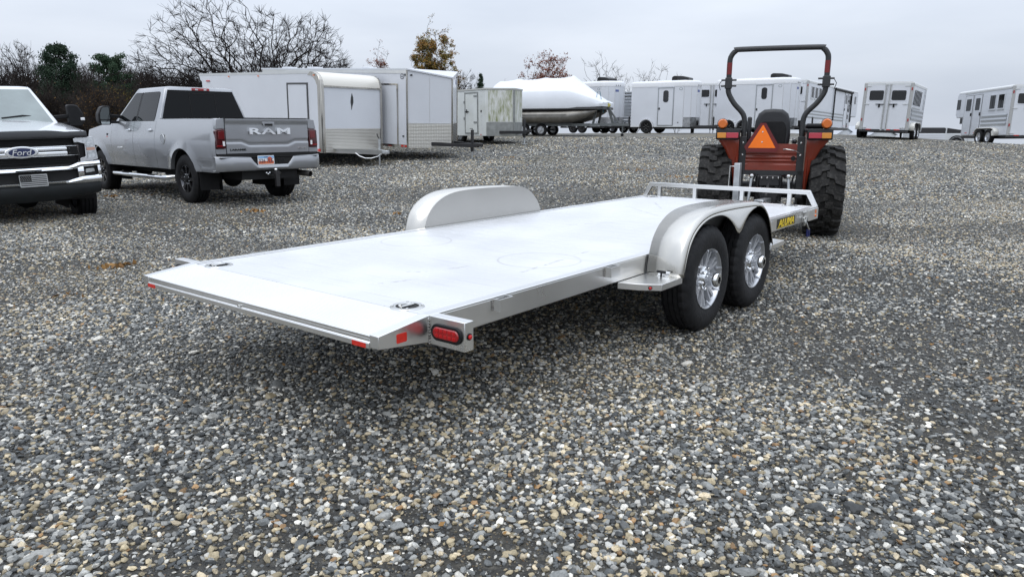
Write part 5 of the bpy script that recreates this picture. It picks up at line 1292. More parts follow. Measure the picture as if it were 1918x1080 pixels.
# ------------------------------------------------------------------ parked trailers
WHITE = mat('white_panel', (0.60, 0.62, 0.655), 0.32, vary=0.03, vscale=1.2, coat=0.25)
WHITE2 = mat('white_panel_dull', (0.57, 0.59, 0.60), 0.45, vary=0.05, vscale=2.0)
TRIM = mat('trim_aluminium', (0.66, 0.66, 0.64), 0.28, 1.0, vary=0.05, vscale=3)
TRIMB = mat('bright_trim', (0.46, 0.44, 0.40), 0.14, 1.0, vary=0.35, vscale=4, stretch=(12, 12, 0.3))
PANE = mat('dark_pane', (0.008, 0.009, 0.010), 0.06, spec=0.5)
def plate_material():
    m = bpy.data.materials.new('chequer_plate'); m.use_nodes = True; N, L = m.node_tree.nodes, m.node_tree.links; b = N['Principled BSDF']
    b.inputs['Base Color'].default_value = (0.60, 0.58, 0.53, 1); b.inputs['Metallic'].default_value = 1.0; b.inputs['Roughness'].default_value = 0.36
    tc = N.new('ShaderNodeTexCoord'); v = N.new('ShaderNodeTexVoronoi'); v.inputs['Scale'].default_value = 22; v.inputs['Randomness'].default_value = 0.0
    L.new(tc.outputs['Object'], v.inputs['Vector'])
    bp = N.new('ShaderNodeBump'); bp.inputs['Strength'].default_value = 0.9; bp.inputs['Distance'].default_value = 0.02; L.new(v.outputs['Distance'], bp.inputs['Height']); L.new(bp.outputs['Normal'], b.inputs['Normal'])
    return m
CHEQ = plate_material()
class Wall:
    """a vertical wall: start point, horizontal run, outward normal; parts are laid on it in metres along and up"""
    def __init__(s, p0, p1, parent):
        s.p = Vector((p0[0], p0[1], 0)); d = Vector((p1[0] - p0[0], p1[1] - p0[1], 0)); s.len = d.length; s.d = d.normalized(); s.n = Vector((s.d.y, -s.d.x, 0)); s.t = parent
    def pt(s, a, z, off=0.0): return s.p + s.d * a + s.n * off + Vector((0, 0, z))
    def poly(s, pts, name, m, parent=None, off=0.0, th=0.006, bevel=0, smooth=0):
        q = MB(); n = len(pts); A = [s.pt(a, z, off) for a, z in pts]; B = [s.pt(a, z, off + th) for a, z in pts]
        q.add(A + B, [tuple(range(n))[::-1], tuple(range(n, 2 * n))] + [(i, (i + 1) % n, n + (i + 1) % n, n + i) for i in range(n)])
        return q.obj(name, m, parent or s.t, smooth=smooth, bevel=bevel)
    def rect(s, a0, a1, z0, z1, name, m, parent=None, off=0.0, th=0.006, r=0, bevel=0):
        pts = rrect(a1 - a0, z1 - z0, r, 4, (a0 + a1) / 2, (z0 + z1) / 2) if r else [(a0, z0), (a1, z0), (a1, z1), (a0, z1)]
        return s.poly(pts, name, m, parent, off, th, bevel)
    def frame(s, a0, a1, z0, z1, w, name, m, parent=None, off=0.0, th=0.015):
        q = MB()
        for (x0, x1, y0, y1) in ((a0, a1, z1 - w, z1), (a0, a1, z0, z0 + w), (a0, a0 + w, z0 + w, z1 - w), (a1 - w, a1, z0 + w, z1 - w)):
            A = [s.pt(a, z, off) for a, z in ((x0, y0), (x1, y0), (x1, y1), (x0, y1))]; B = [p + s.n * th for p in A]
            q.add(A + B, [(3, 2, 1, 0), (4, 5, 6, 7), (0, 1, 5, 4), (1, 2, 6, 5), (2, 3, 7, 6), (3, 0, 4, 7)])
        return q.obj(name, m, parent or s.t, smooth=0)
def shell(t, plan, z0, z1, m, name='body', bevel=0.03):
    return MB().prism(plan, 'z', z0, z1).obj(name, m, t, bevel=bevel, seg=3)
def offset_plan(plan, d):
    c = Vector((sum(p[0] for p in plan) / len(plan), sum(p[1] for p in plan) / len(plan))); out = []
    n = len(plan)
    for i in range(n):
        a, b, e = Vector(plan[i - 1]), Vector(plan[i]), Vector(plan[(i + 1) % n])
        n1 = Vector(((b - a).y, -(b - a).x)).normalized(); n2 = Vector(((e - b).y, -(e - b).x)).normalized(); k = (n1 + n2)
        out.append(tuple(b + k * (d / max(0.3, 1 + n1.dot(n2)))))
    return out
_rw = {}
def road_wheel(parent, x, y, z, r=0.34, s=1, black=False):
    key = (r, black)
    if key not in _rw:
        ty = MB().lathe([(0.58 * r, 0.03), (0.72 * r, 0.005), (0.90 * r, 0.008), (0.98 * r, 0.03), (r, 0.06), (r, 0.16), (0.98 * r, 0.19), (0.7 * r, 0.21)], 36, 'y').mesh('tyre'); ty.materials.append(RUB)
        rm = MB().lathe([(0.59 * r, 0.025), (0.56 * r, 0.04), (0.50 * r, 0.075), (0.20 * r, 0.07), (0.16 * r, 0.02), (0.0001, 0.02)], 24, 'y').mesh('rim'); rm.materials.append(BLKP if black else SILV)
        sp = MB().bar((0.15 * r, 0.05, 0), (0.56 * r, 0.045, 0), 0.02, 0.02, up=(0, 1, 0)).mesh('spoke', 0); sp.materials.append(STEEL if black else SILV)
        _rw[key] = (ty, rm, sp)
    ty, rm, sp = _rw[key]
    w = bpy.data.objects.new('wheel', None); COL.objects.link(w); w.parent = parent; w.location = (x, y, z); w.rotation_euler = (0, x, 0 if s < 0 else PI); w.empty_display_size = .1
    for nm, me in (('tyre', ty), ('rim', rm)):
        o = bpy.data.objects.new(nm, me); COL.objects.link(o); o.parent = w
    for k in range(6):
        o = bpy.data.objects.new('spoke', sp); COL.objects.link(o); o.parent = w; o.rotation_euler = (0, k * PI / 3, 0)
    return w
def arch(parent, x, y, z, r, s, m, w=0.16):
    rows = [[(x + r * math.cos(a), y + s * 0.0, z + r * math.sin(a)), (x + r * math.cos(a), y + s * w, z + r * math.sin(a)), (x + (r - 0.03) * math.cos(a), y + s * (w + 0.005), z + (r - 0.03) * math.sin(a))] for a in np.linspace(-0.1, PI + 0.1, 18)]
    o = MB().grid(rows).obj('wheel_arch', m, parent, smooth=50); so = o.modifiers.new('sheet', 'SOLIDIFY'); so.thickness = 0.006; return o
def tongue(t, x0, x1, W, z, m=BLKS, jack=True, jz=0.75, ground=0.0):
    for s in (1, -1): MB().bar((x0 - 0.3, s * W * 0.36, z), (x1, s * 0.05, z), 0.06, 0.11).obj('tongue', m, t, bevel=0.004)
    MB().prism([(x1 - 0.12, -0.10), (x1 - 0.12, 0.10), (x1 + 0.16, 0.055), (x1 + 0.22, 0.0), (x1 + 0.16, -0.055)], 'z', z - 0.01, z + 0.09).obj('coupler', m, t, bevel=0.01)
    if jack:
        j = MB().box(x1 - 0.26, x1 - 0.18, -0.035, 0.035, z - 0.2, z + 0.50).obj('jack', m, t, bevel=0.006)
        MB().tube([(x1 - 0.22, 0, ground + 0.02), (x1 - 0.22, 0, z - 0.19)], 0.027, 10).obj('jack_leg', GALV, j)
        MB().box(x1 - 0.32, x1 - 0.12, -0.09, 0.09, ground + 0.002, ground + 0.02).obj('jack_foot', GALV, j)
        MB().tube([(x1 - 0.22, 0.0, z + 0.50), (x1 - 0.22, 0.0, z + 0.54), (x1 - 0.22, -0.13, z + 0.54)], 0.010, 6).obj('jack_crank', m, j)
def aircon(t, x0, x1, y0, y1, z, m=None):
    m = m or mat('aircon_black', (0.012, 0.012, 0.013), 0.4)
    a = MB().prism(rpoly([(x0, z), (x0 - 0.0, z + 0.20), (x0 + 0.12, z + 0.27), (x1 - 0.35, z + 0.24), (x1, z + 0.15), (x1, z)], 0.05), 'y', y0, y1).obj('roof_air_conditioner', m, t, bevel=0.03, seg=3)
    MB().box(x0 + 0.05, x0 + 0.30, y0 - 0.012, y0 + 0.01, z + 0.06, z + 0.19).obj('air_grille', DARK, a)
    return a
def roof_vent(t, x, y, z):
    return MB().prism([(x - 0.22, z), (x - 0.17, z + 0.075), (x + 0.17, z + 0.075), (x + 0.22, z)], 'y', y - 0.2, y + 0.2).obj('roof_vent', WHITE, t, bevel=0.015)
def axle_pair(t, xs_, W, r, gy0, black=False, side=(1, -1)):
    for x in xs_:
        for s in side: road_wheel(t, x, s * gy0, r, r, s, black)
        MB().tube([(x, -gy0 + 0.1, r), (x, gy0 - 0.1, r)], 0.035, 8).obj('axle', BLKS, t)
def pose(name, label, cat, x, y, yaw, pitch=0.0, roll=0.0, group=None, z=None):
    return thing(name, label, cat, (x, y, gz(x, y) if z is None else z), (roll, -pitch, yaw), group)
TG = 'parked trailers at the back of the yard'

# ---- T1: car hauler with rounded roof front
def car_hauler():
    L, W, z0, z1 = 6.2, 2.40, 0.42, 2.46
    t = pose('enclosed_trailer', 'white car hauler trailer with rounded aluminium roof front and dark feather emblem', 'trailer', -4.87, 22.6, R(-36.8), -0.03, group=TG)
    prof = [(-L - 0.16, 2.80), (-L - 0.10, 2.62), (-L, 2.55), (-L, z0), (0.0, z0), (0.0, 2.42), (-0.02, 2.54), (-0.07, 2.65), (-0.15, 2.735), (-0.27, 2.79), (-0.42, 2.81)]
    MB().prism(prof, 'y', -W / 2, W / 2).obj('body', WHITE, t, smooth=40, bevel=0.012)
    right = Wall((-L, -W / 2), (0, -W / 2), t); front = Wall((0, -W / 2), (0, W / 2), t)
    # aluminium roof cap over the front curve
    cap = [(0.012, 2.40), (0.012, 2.425), (-0.01, 2.55), (-0.062, 2.662), (-0.145, 2.748), (-0.268, 2.804), (-0.42, 2.824), (-L - 0.16, 2.814), (-L - 0.16, 2.835), (-0.42, 2.85)]
    rows = []
    for x, z in [(0.016, 2.40), (0.014, 2.43), (-0.008, 2.555), (-0.058, 2.668), (-0.142, 2.755), (-0.268, 2.812), (-0.42, 2.832), (-1.0, 2.834)]: rows.append([(x, -W / 2 - 0.004 + 0.10, z), (x, W / 2 + 0.004 - 0.10, z)])
    MB().grid(rows).obj('roof_cap', mat('ivory_roof', (0.74, 0.71, 0.64), 0.32, 0.35), t, smooth=60)
    # bright corner columns
    for s in (-1, 1):
        rows = []
        path = [(0.02, z0 - 0.02), (0.02, 2.42), (-0.004, 2.55), (-0.055, 2.665), (-0.14, 2.75), (-0.27, 2.808), (-0.42, 2.83)]
        for x, z in path: rows.append([(x - 0.17, s * (W / 2 + 0.008), z - (0.10 if z > 2.5 else 0)), (x - 0.03, s * (W / 2 + 0.008), z), (x, s * (W / 2 - 0.02), z), (x, s * (W / 2 - 0.10), z)])
        MB().grid(rows).obj('corner_column', TRIMB, t, smooth=40)
    for y, nm in ((-W / 2 - 0.007, 'roof_rail'), (W / 2 + 0.007, 'roof_rail')): MB().box(-L - 0.16, -0.30, min(y, y * .995), max(y, y * .995), 2.765, 2.835).obj(nm, TRIM, t)
    front.rect(0.10, W - 0.10, 2.375, 2.425, 'front_trim', TRIMB, off=0.006, th=0.02)
    front.rect(0.10, W - 0.10, z0, 1.14, 'stone_guard', CHEQ, off=0.002, th=0.004)
    f = front.poly([(1.16, 2.24), (1.21, 2.10), (1.215, 1.95), (1.17, 1.83), (1.14, 1.72), (1.125, 1.72), (1.12, 1.84), (1.10, 1.95), (1.115, 2.08), (1.14, 2.17)], 'feather_emblem', mat('emblem_dark', (0.03, 0.03, 0.032), 0.4), off=0.001, th=0.003)
    # side door on the near wall
    a0, a1 = L - 1.52, L - 0.62
    d = right.rect(a0, a1, 0.55, 2.45, 'side_door', WHITE, off=0.001, th=0.012)
    right.frame(a0 - 0.045, a1 + 0.045, 0.50, 2.50, 0.05, 'door_frame', mat('dark_trim', (0.10, 0.10, 0.10), 0.35, 0.8), d, off=0.004, th=0.02)
    right.rect(a0 + 0.05, a0 + 0.14, 1.10, 1.27, 'door_latch', BLKP, d, off=0.013, th=0.03, r=0.02)
    right.rect(0.02, L - 0.2, z0, z0 + 0.09, 'lower_trim', TRIM, off=0.002, th=0.012)
    right.rect(0.3, 0.5, 2.56, 2.60, 'marker_light', REDD, off=0.01, th=0.02)
    for a in (L - 4.6, L - 3.0, L - 0.3): right.rect(a, a + 0.05, 2.70, 2.735, 'marker_light', ORL, off=0.01, th=0.02)
    for a in (L - 0.33, L - 0.2): right.rect(a, a + 0.1, z0 + 0.02, z0 + 0.10, 'reflector', REDR, off=0.014, th=0.003)
    axle_pair(t, (-L * 0.60, -L * 0.60 - 0.9), W, 0.35, W / 2 - 0.02)
    for x in (-L * 0.60, -L * 0.60 - 0.9): arch(t, x, -W / 2 - 0.01, 0.35, 0.44, -1, TRIM, 0.06)
    # aluminium tongue with deck, box and chain
    MB().prism([(-0.02, -0.85), (-0.02, 0.85), (1.25, 0.10), (1.25, -0.10)], 'z', 0.515, 0.53).obj('tongue_deck', TRIM, t)
    for s in (1, -1): MB().bar((-0.3, s * 0.85, 0.45), (1.30, s * 0.07, 0.45), 0.05, 0.13).obj('tongue', TRIM, t)
    MB().prism([(1.22, -0.09), (1.22, 0.09), (1.5, 0.05), (1.5, -0.05)], 'z', 0.42, 0.52).obj('coupler', GALV, t, bevel=0.01)
    j = MB().tube([(1.12, 0, 0.53), (1.12, 0, 0.86)], 0.035, 10).obj('jack', GALV, t); MB().tube([(1.12, 0, 0.86), (1.12, -0.07, 0.95), (1.12, -0.09, 1.02)], 0.014, 6).obj('jack_crank', BLKS, j)
    MB().tube([(1.12, 0, -0.02), (1.12, 0, 0.42)], 0.026, 10).obj('jack_leg', GALV, j); MB().box(1.03, 1.21, -0.09, 0.09, -0.035, -0.02).obj('jack_foot', GALV, j)
    ch = [(0.62, -0.50, 0.42), (0.75, -0.46, 0.33), (0.9, -0.38, 0.27), (1.05, -0.27, 0.27), (1.2, -0.14, 0.33), (1.3, -0.08, 0.43)]
    MB().tube(ch, 0.018, 6).obj('safety_chain', GALV, t)
    t.scale = (1, 1, 0.955)
    return t
car_hauler()

# ---- T2: tall trailer with a pointed nose
def vee_trailer():
    L, W, z0, z1, nd = 7.0, 2.46, 0.38, 2.80, 0.80
    t = pose('enclosed_trailer', 'tall white trailer with wedge nose, chequer plate base and black tongue beside the feather trailer', 'trailer', -2.62, 24.3, R(-34.5), -0.045, 0.02, group=TG)
    plan = [(-L, -W / 2), (0, -W / 2), (nd, 0), (0, W / 2), (-L, W / 2)]
    n = 5; lo = [(x, y, z0) for x, y in plan]; zt = [z1, z1, z1 - 0.22, z1, z1]
    hi = [(x, y, z) for (x, y), z in zip(plan, zt)]
    m = MB().add(lo + hi, [(4, 3, 2, 1, 0), (0, 1, 6, 5), (1, 2, 7, 6), (2, 3, 8, 7), (3, 4, 9, 8), (4, 0, 5, 9), (5, 6, 8, 9), (6, 7, 8)])
    m.obj('body', WHITE, t, smooth=0, bevel=0.012)
    rows = [(-L - 0.05, -W / 2 - 0.03), (0.02, -W / 2 - 0.03), (0.02, W / 2 + 0.03), (-L - 0.05, W / 2 + 0.03)]
    MB().prism(rows, 'z', z1 + 0.003, z1 + 0.05).obj('roof', mat('roof_metal', (0.62, 0.64, 0.66), 0.35, 0.5), t)
    top = MB(); o1, o2 = 0.004, 0.03
    top.add([(0.02, -W / 2 - 0.03, z1 + 0.004), (nd + 0.03, 0, z1 - 0.216), (0.02, W / 2 + 0.03, z1 + 0.004), (0.02, -W / 2 - 0.03, z1 + 0.049), (nd + 0.03, 0, z1 - 0.17), (0.02, W / 2 + 0.03, z1 + 0.049)], [(0, 2, 1), (3, 4, 5), (0, 1, 4, 3), (1, 2, 5, 4), (2, 0, 3, 5)])
    top.obj('nose_roof', WHITE, t, smooth=0)
    right = Wall((-L, -W / 2), (0, -W / 2), t); n1 = Wall((0, -W / 2), (nd, 0), t); n2 = Wall((nd, 0), (0, W / 2), t)
    right.rect(0, L, z1 - 0.10, z1, 'roof_rail', TRIM, off=0.002, th=0.012)
    right.rect(0, L, z0, z0 + 0.10, 'lower_trim', TRIM, off=0.002, th=0.012)
    for w, g in ((n1, CHEQ), (n2, mat('ribbed_guard', (0.35, 0.35, 0.34), 0.4, 0.9))):
        sg = w.rect(0.02, w.len - 0.02, z0, 1.14, 'stone_guard', g, off=0.002, th=0.006)
        w.rect(0.0, w.len, 1.14, 1.165, 'guard_trim', TRIM, off=0.002, th=0.012)
        if w is n2:
            for k in range(14): w.rect(0.04, w.len - 0.04, z0 + 0.02 + k * 0.053, z0 + 0.045 + k * 0.053, 'guard_rib', BLKS, sg, off=0.008, th=0.004)
    n1.rect(0.72, 0.728, 1.17, z1 - 0.2, 'panel_seam', TRIM, off=0.001, th=0.003)
    MB().tube([(0.0, -W / 2 - 0.005, z0), (0.0, -W / 2 - 0.005, z1)], 0.028, 8).obj('corner_strip', TRIMB, t); MB().tube([(nd + 0.005, 0, z0), (nd + 0.005, 0, z1 - 0.22)], 0.028, 8).obj('corner_strip', TRIMB, t); MB().tube([(0.0, W / 2 + 0.005, z0), (0.0, W / 2 + 0.005, z1)], 0.028, 8).obj('corner_strip', TRIMB, t)
    a0, a1 = L - 1.28, L - 0.42
    d = right.rect(a0, a1, 0.46, 2.34, 'side_door', WHITE, off=0.001, th=0.014); right.frame(a0 - 0.04, a1 + 0.04, 0.42, 2.38, 0.045, 'door_frame', TRIMB, d, off=0.004, th=0.022)
    right.rect(a0 + 0.03, a0 + 0.11, 1.34, 1.47, 'door_latch', BLKP, d, off=0.015, th=0.03, r=0.02)
    em = right.poly([(L - 0.20 + 0.085 * math.cos(a), 2.60 + 0.085 * math.sin(a)) for a in np.linspace(0, 2 * PI, 20)[:-1]], 'round_emblem', mat('emblem_dark', (0.03, 0.03, 0.032), 0.4), off=0.002, th=0.002)
    right.poly([(L - 0.20 + 0.065 * math.cos(a), 2.60 + 0.065 * math.sin(a)) for a in np.linspace(0, 2 * PI, 20)[:-1]], 'emblem_field', WHITE, em, off=0.004, th=0.0015)
    right.rect(L - 0.25, L - 0.15, 2.59, 2.61, 'emblem_bar', MATS['emblem_dark'], em, off=0.0055, th=0.001); right.rect(L - 0.21, L - 0.19, 2.55, 2.65, 'emblem_bar', MATS['emblem_dark'], em, off=0.0057, th=0.001)
    for w, a in ((n1, 0.10), (right, L - 0.10), (n2, n2.len - 0.12)): w.rect(a, a + 0.07, z1 - 0.17, z1 - 0.13, 'marker_light', BLKP, off=0.004, th=0.02)
    n2.rect(n2.len - 0.42, n2.len - 0.22, z1 - 0.38, z1 - 0.24, 'blue_sticker', mat('sticker_blue', (0.10, 0.13, 0.30), 0.5), off=0.002, th=0.002)
    for a in (L - 1.2, L - 0.85, L - 0.27, L - 0.12): right.rect(a, a + 0.17 if a < L - .3 else a + 0.11, z0 + 0.02, z0 + 0.08, 'reflector', REDR, off=0.015, th=0.003)
    right.rect(L - 0.2, L - 0.14, 0.72, 0.76, 'marker_light', BLKP, off=0.004, th=0.02)
    for x in (-2.5, -5.2, -6.6): roof_vent(t, x, -0.35, z1 + 0.05)
    axle_pair(t, (-L * 0.62, -L * 0.62 - 0.9), W, 0.35, W / 2 - 0.04)
    tongue(t, nd - 0.5, nd + 1.05, W * 0.8, 0.50)
    t.scale = (1, 1, 0.975)
    return t
vee_trailer()

# ---- T3: old weathered trailer
def old_trailer():
    L, W, z0, z1, nd = 3.4, 1.8, 0.30, 2.04, 0.62
    t = pose('enclosed_trailer', 'small old trailer with green algae stains on its nose and a bar-lock side door', 'trailer', -0.30, 29.1, R(-52), group=TG)
    def algae():
        m = bpy.data.materials.new('algae_stained_white'); m.use_nodes = True; N, L_ = m.node_tree.nodes, m.node_tree.links; b = N['Principled BSDF']
        tc = N.new('ShaderNodeTexCoord'); mp = N.new('ShaderNodeMapping'); mp.inputs['Scale'].default_value = (3.2, 3.2, 0.8); L_.new(tc.outputs['Object'], mp.inputs['Vector'])
        n = N.new('ShaderNodeTexNoise'); n.inputs['Scale'].default_value = 2.2; n.inputs['Detail'].default_value = 9; n.inputs['Roughness'].default_value = 0.7; L_.new(mp.outputs['Vector'], n.inputs['Vector'])
        r = N.new('ShaderNodeValToRGB'); e = r.color_ramp.elements; e[0].position = 0.42; e[0].color = (0.62, 0.63, 0.61, 1); e[1].position = 0.64; e[1].color = (0.20, 0.23, 0.10, 1); k = e.new(0.53); k.color = (0.43, 0.44, 0.36, 1)
        L_.new(n.outputs['Fac'], r.inputs['Fac']); L_.new(r.outputs['Color'], b.inputs['Base Color']); b.inputs['Roughness'].default_value = 0.6
        return m
    ALG = algae()
    OLD = mat('old_white', (0.60, 0.62, 0.60), 0.5, vary=0.07, vscale=2, dirt=(0.38, 0.38, 0.28), dscale=1.5, damt=0.35)
    GREYT = mat('weathered_trim', (0.27, 0.28, 0.27), 0.55, 0.5, vary=0.2, vscale=5)
    plan = [(-L, -W / 2), (0, -W / 2), (nd, 0), (0, W / 2), (-L, W / 2)]
    shell(t, plan, z0, z1, OLD, bevel=0.012)
    MB().prism(offset_plan(plan, 0.025), 'z', z1 + 0.002, z1 + 0.06).obj('roof', mat('old_roof', (0.45, 0.45, 0.42), 0.5), t)
    right = Wall((-L, -W / 2), (0, -W / 2), t); n1 = Wall((0, -W / 2), (nd, 0), t); n2 = Wall((nd, 0), (0, W / 2), t)
    n1.rect(0.10, n1.len - 0.06, 0.84, z1 - 0.02, 'nose_panel', ALG, off=0.002, th=0.006); n2.rect(0.10, n2.len - 0.04, 0.84, z1 - 0.02, 'nose_panel', ALG, off=0.002, th=0.006)
    n1.rect(0.02, n1.len - 0.02, z0, 0.82, 'stone_guard', GREYT, off=0.002, th=0.008); n2.rect(0.02, n2.len - 0.02, z0, 0.82, 'stone_guard', GREYT, off=0.002, th=0.008)
    MB().tube([(nd, 0, z0), (nd, 0, z1)], 0.045, 8).obj('nose_strip', GREYT, t)
    for k in (0.33, 0.66): n1.rect(n1.len * k, n1.len * k + 0.012, 0.93, z1 - 0.03, 'panel_seam', OLD, off=0.008, th=0.003)
    a0, a1 = L - 1.36, L - 0.55
    d = right.rect(a0, a1, 0.42, 1.92, 'side_door', OLD, off=0.001, th=0.014); right.frame(a0 - 0.05, a1 + 0.05, 0.38, 1.97, 0.05, 'door_frame', GREYT, d, off=0.004, th=0.022)
    for z in (0.80, 1.80): right.rect(a1 - 0.22, a1 + 0.05, z, z + 0.05, 'door_hinge', GREYT, d, off=0.02, th=0.02)
    right.rect(a0 - 0.02, a0 + 0.24, 1.22, 1.25, 'bar_lock', BLKS, d, off=0.025, th=0.02); right.rect(a0 + 0.1, a0 + 0.14, 1.18, 1.32, 'lock_handle', BLKS, d, off=0.04, th=0.02)
    for z in (0.92, 1.55): right.rect(a0 - 0.11, a0 - 0.05, z, z + 0.10, 'lock_bracket', GREYT, d, off=0.004, th=0.03)
    right.rect(L - 0.32, L - 0.27, 1.20, 1.28, 'marker_light', BLKP, off=0.002, th=0.02); right.rect(L - 0.36, L - 0.30, z0 + 0.03, z0 + 0.07, 'reflector', REDR, off=0.002, th=0.004)
    for k in range(8): right.rect(L - 0.30, L - 0.285, 0.7 + k * 0.18, 0.72 + k * 0.18, 'rivet', GREYT, off=0.001, th=0.004)
    axle_pair(t, (-2.0,), W, 0.33, W / 2 - 0.1)
    tongue(t, nd - 0.6, nd + 0.85, W, 0.44)
    return t
old_trailer()

# ---- T8, T10 and T7: conversion trailers with rounded front and air conditioner
def cargo_trailer(label, x, y, yaw, L, W, z0, z1, wheel, black_wheel=True, ac=True, door=True, pitch=0.0, guard=mat('polished_guard', (0.34, 0.34, 0.34), 0.12, 1.0, vary=0.3, vscale=6), tong=True):
    t = pose('enclosed_trailer', label, 'trailer', x, y, yaw, pitch, group=TG)
    nd = 0.55; fw = W * 0.40
    plan = [(-L, -W / 2), (0, -W / 2), (nd * 0.55, -fw * 0.85), (nd * 0.92, -fw * 0.45), (nd, 0), (nd * 0.92, fw * 0.45), (nd * 0.55, fw * 0.85), (0, W / 2), (-L, W / 2)]
    MB().prism(plan, 'z', z0, z1).obj('body', WHITE, t, smooth=0, bevel=0.015)
    # rounded roof cap
    rows = [[(p[0], p[1], z) for p in offset_plan(plan, o)] for o, z in ((0.012, z1 - 0.20), (0.018, z1 - 0.02), (0.0, z1 + 0.05), (-0.06, z1 + 0.10), (-0.30, z1 + 0.13))]
    m = MB().grid(rows, wrap=True); m.add(rows[-1], [tuple(range(len(plan)))])
    m.obj('roof_cap', mat('white_cap', (0.72, 0.73, 0.745), 0.25, coat=0.3), t, smooth=50)
    right = Wall((-L, -W / 2), (0, -W / 2), t)
    right.rect(0, L, z0 - 0.0, z0 + 0.07, 'lower_trim', WHITE2, off=0.002, th=0.014)
    walls = [Wall(plan[i], plan[i + 1], t) for i in range(1, 7)]
    for i, w in enumerate(walls):
        w.rect(0.0, w.len, z0, z0 + 0.52, 'stone_guard', guard, off=0.003, th=0.006)
        MB().tube([w.pt(0, z0 + 0.52, 0.004), w.pt(0, z1 - 0.2, 0.004)], 0.008, 6).obj('panel_seam', TRIM, t)
    walls[2].rect(0.05, 0.30, z1 - 0.50, z1 - 0.38, 'blue_sticker', mat('sticker_blue', (0.10, 0.13, 0.30), 0.5), off=0.002, th=0.002)
    for k in range(3):
        w = walls[2]; w.rect(0.06 + k * 0.16, 0.10 + k * 0.16, z1 - 0.16, z1 - 0.12, 'clearance_lamp', BLKP, off=0.02, th=0.02)
    right.rect(L - 0.06 if False else L - 0.3, L - 0.24, z0 + 0.22, z0 + 0.26, 'marker_light', BLKP, off=0.002, th=0.02)
    em = right.poly([(L - 0.18 + 0.10 * math.cos(a), z1 - 0.34 + 0.075 * math.sin(a)) for a in np.linspace(0, 2 * PI, 18)[:-1]], 'round_emblem', mat('emblem_grey', (0.16, 0.2, 0.2), 0.4), off=0.002, th=0.002)
    right.poly([(L - 0.18 + 0.075 * math.cos(a), z1 - 0.34 + 0.055 * math.sin(a)) for a in np.linspace(0, 2 * PI, 18)[:-1]], 'emblem_field', WHITE, em, off=0.004, th=0.0015)
    if door:
        a0, a1 = L - 1.42, L - 0.60
        d = right.rect(a0, a1, z0 + 0.10, z1 - 0.28, 'side_door', WHITE, off=0.001, th=0.014); right.frame(a0 - 0.05, a1 + 0.05, z0 + 0.06, z1 - 0.24, 0.05, 'door_frame', mat('door_frame_grey', (0.36, 0.38, 0.39), 0.35, 0.7), d, off=0.004, th=0.022)
        right.rect(a0 - 0.06, a1 + 0.06, z1 - 0.25, z1 - 0.22, 'drip_cap', WHITE, d, off=0.004, th=0.05)
        zc = z1 - 0.70
        wd = right.rect((a0 + a1) / 2 - 0.15, (a0 + a1) / 2 + 0.15, zc - 0.32, zc + 0.30, 'door_window', PANE, d, off=0.016, th=0.012, r=0.12)
        right.rect(a0 + 0.02, a0 + 0.09, z0 + 0.92, z0 + 1.04, 'door_latch', BLKP, d, off=0.016, th=0.03, r=0.02)
    if ac: aircon(t, -0.95, 0.02, -0.40, 0.30, z1 + 0.12)
    roof_vent(t, -L + 1.5, -0.1, z1 + 0.11)
    r = 0.35
    for wx in wheel:
        for s in (1, -1): road_wheel(t, wx, s * (W / 2 + 0.10), r, r, s, black_wheel)
        MB().tube([(wx, -W / 2 + 0.1, r), (wx, W / 2 - 0.1, r)], 0.035, 8).obj('axle', BLKS, t)
        arch(t, wx, -W / 2 - 0.006, r, 0.42, -1, MATS['white_cap'], 0.13)
    MB().box(-L + 0.02, 0.2, -W / 2 + 0.1, W / 2 - 0.1, z0 - 0.10, z0 - 0.001).obj('chassis', BLKS, t)
    if tong: tongue(t, nd - 0.55, nd + 1.05, W, z0 + 0.03)
    return t
cargo_trailer('compact white trailer with black air conditioner, bare trees behind, beside the stock trailer', 9.76, 40.8, R(-33.5), 3.05, 1.92, 0.34, 2.68, (-2.08,))
cargo_trailer('large white trailer with black air conditioner standing behind the tractor roll bar', 15.33, 41.3, R(-36), 3.7, 2.1, 0.32, 2.86, (-2.9, -2.05))
cargo_trailer('white trailer with black air conditioner half hidden by the wrapped boat', 5.95, 44.0, R(-52), 3.6, 2.0, 0.40, 2.86, (-2.3, -1.5), door=False)

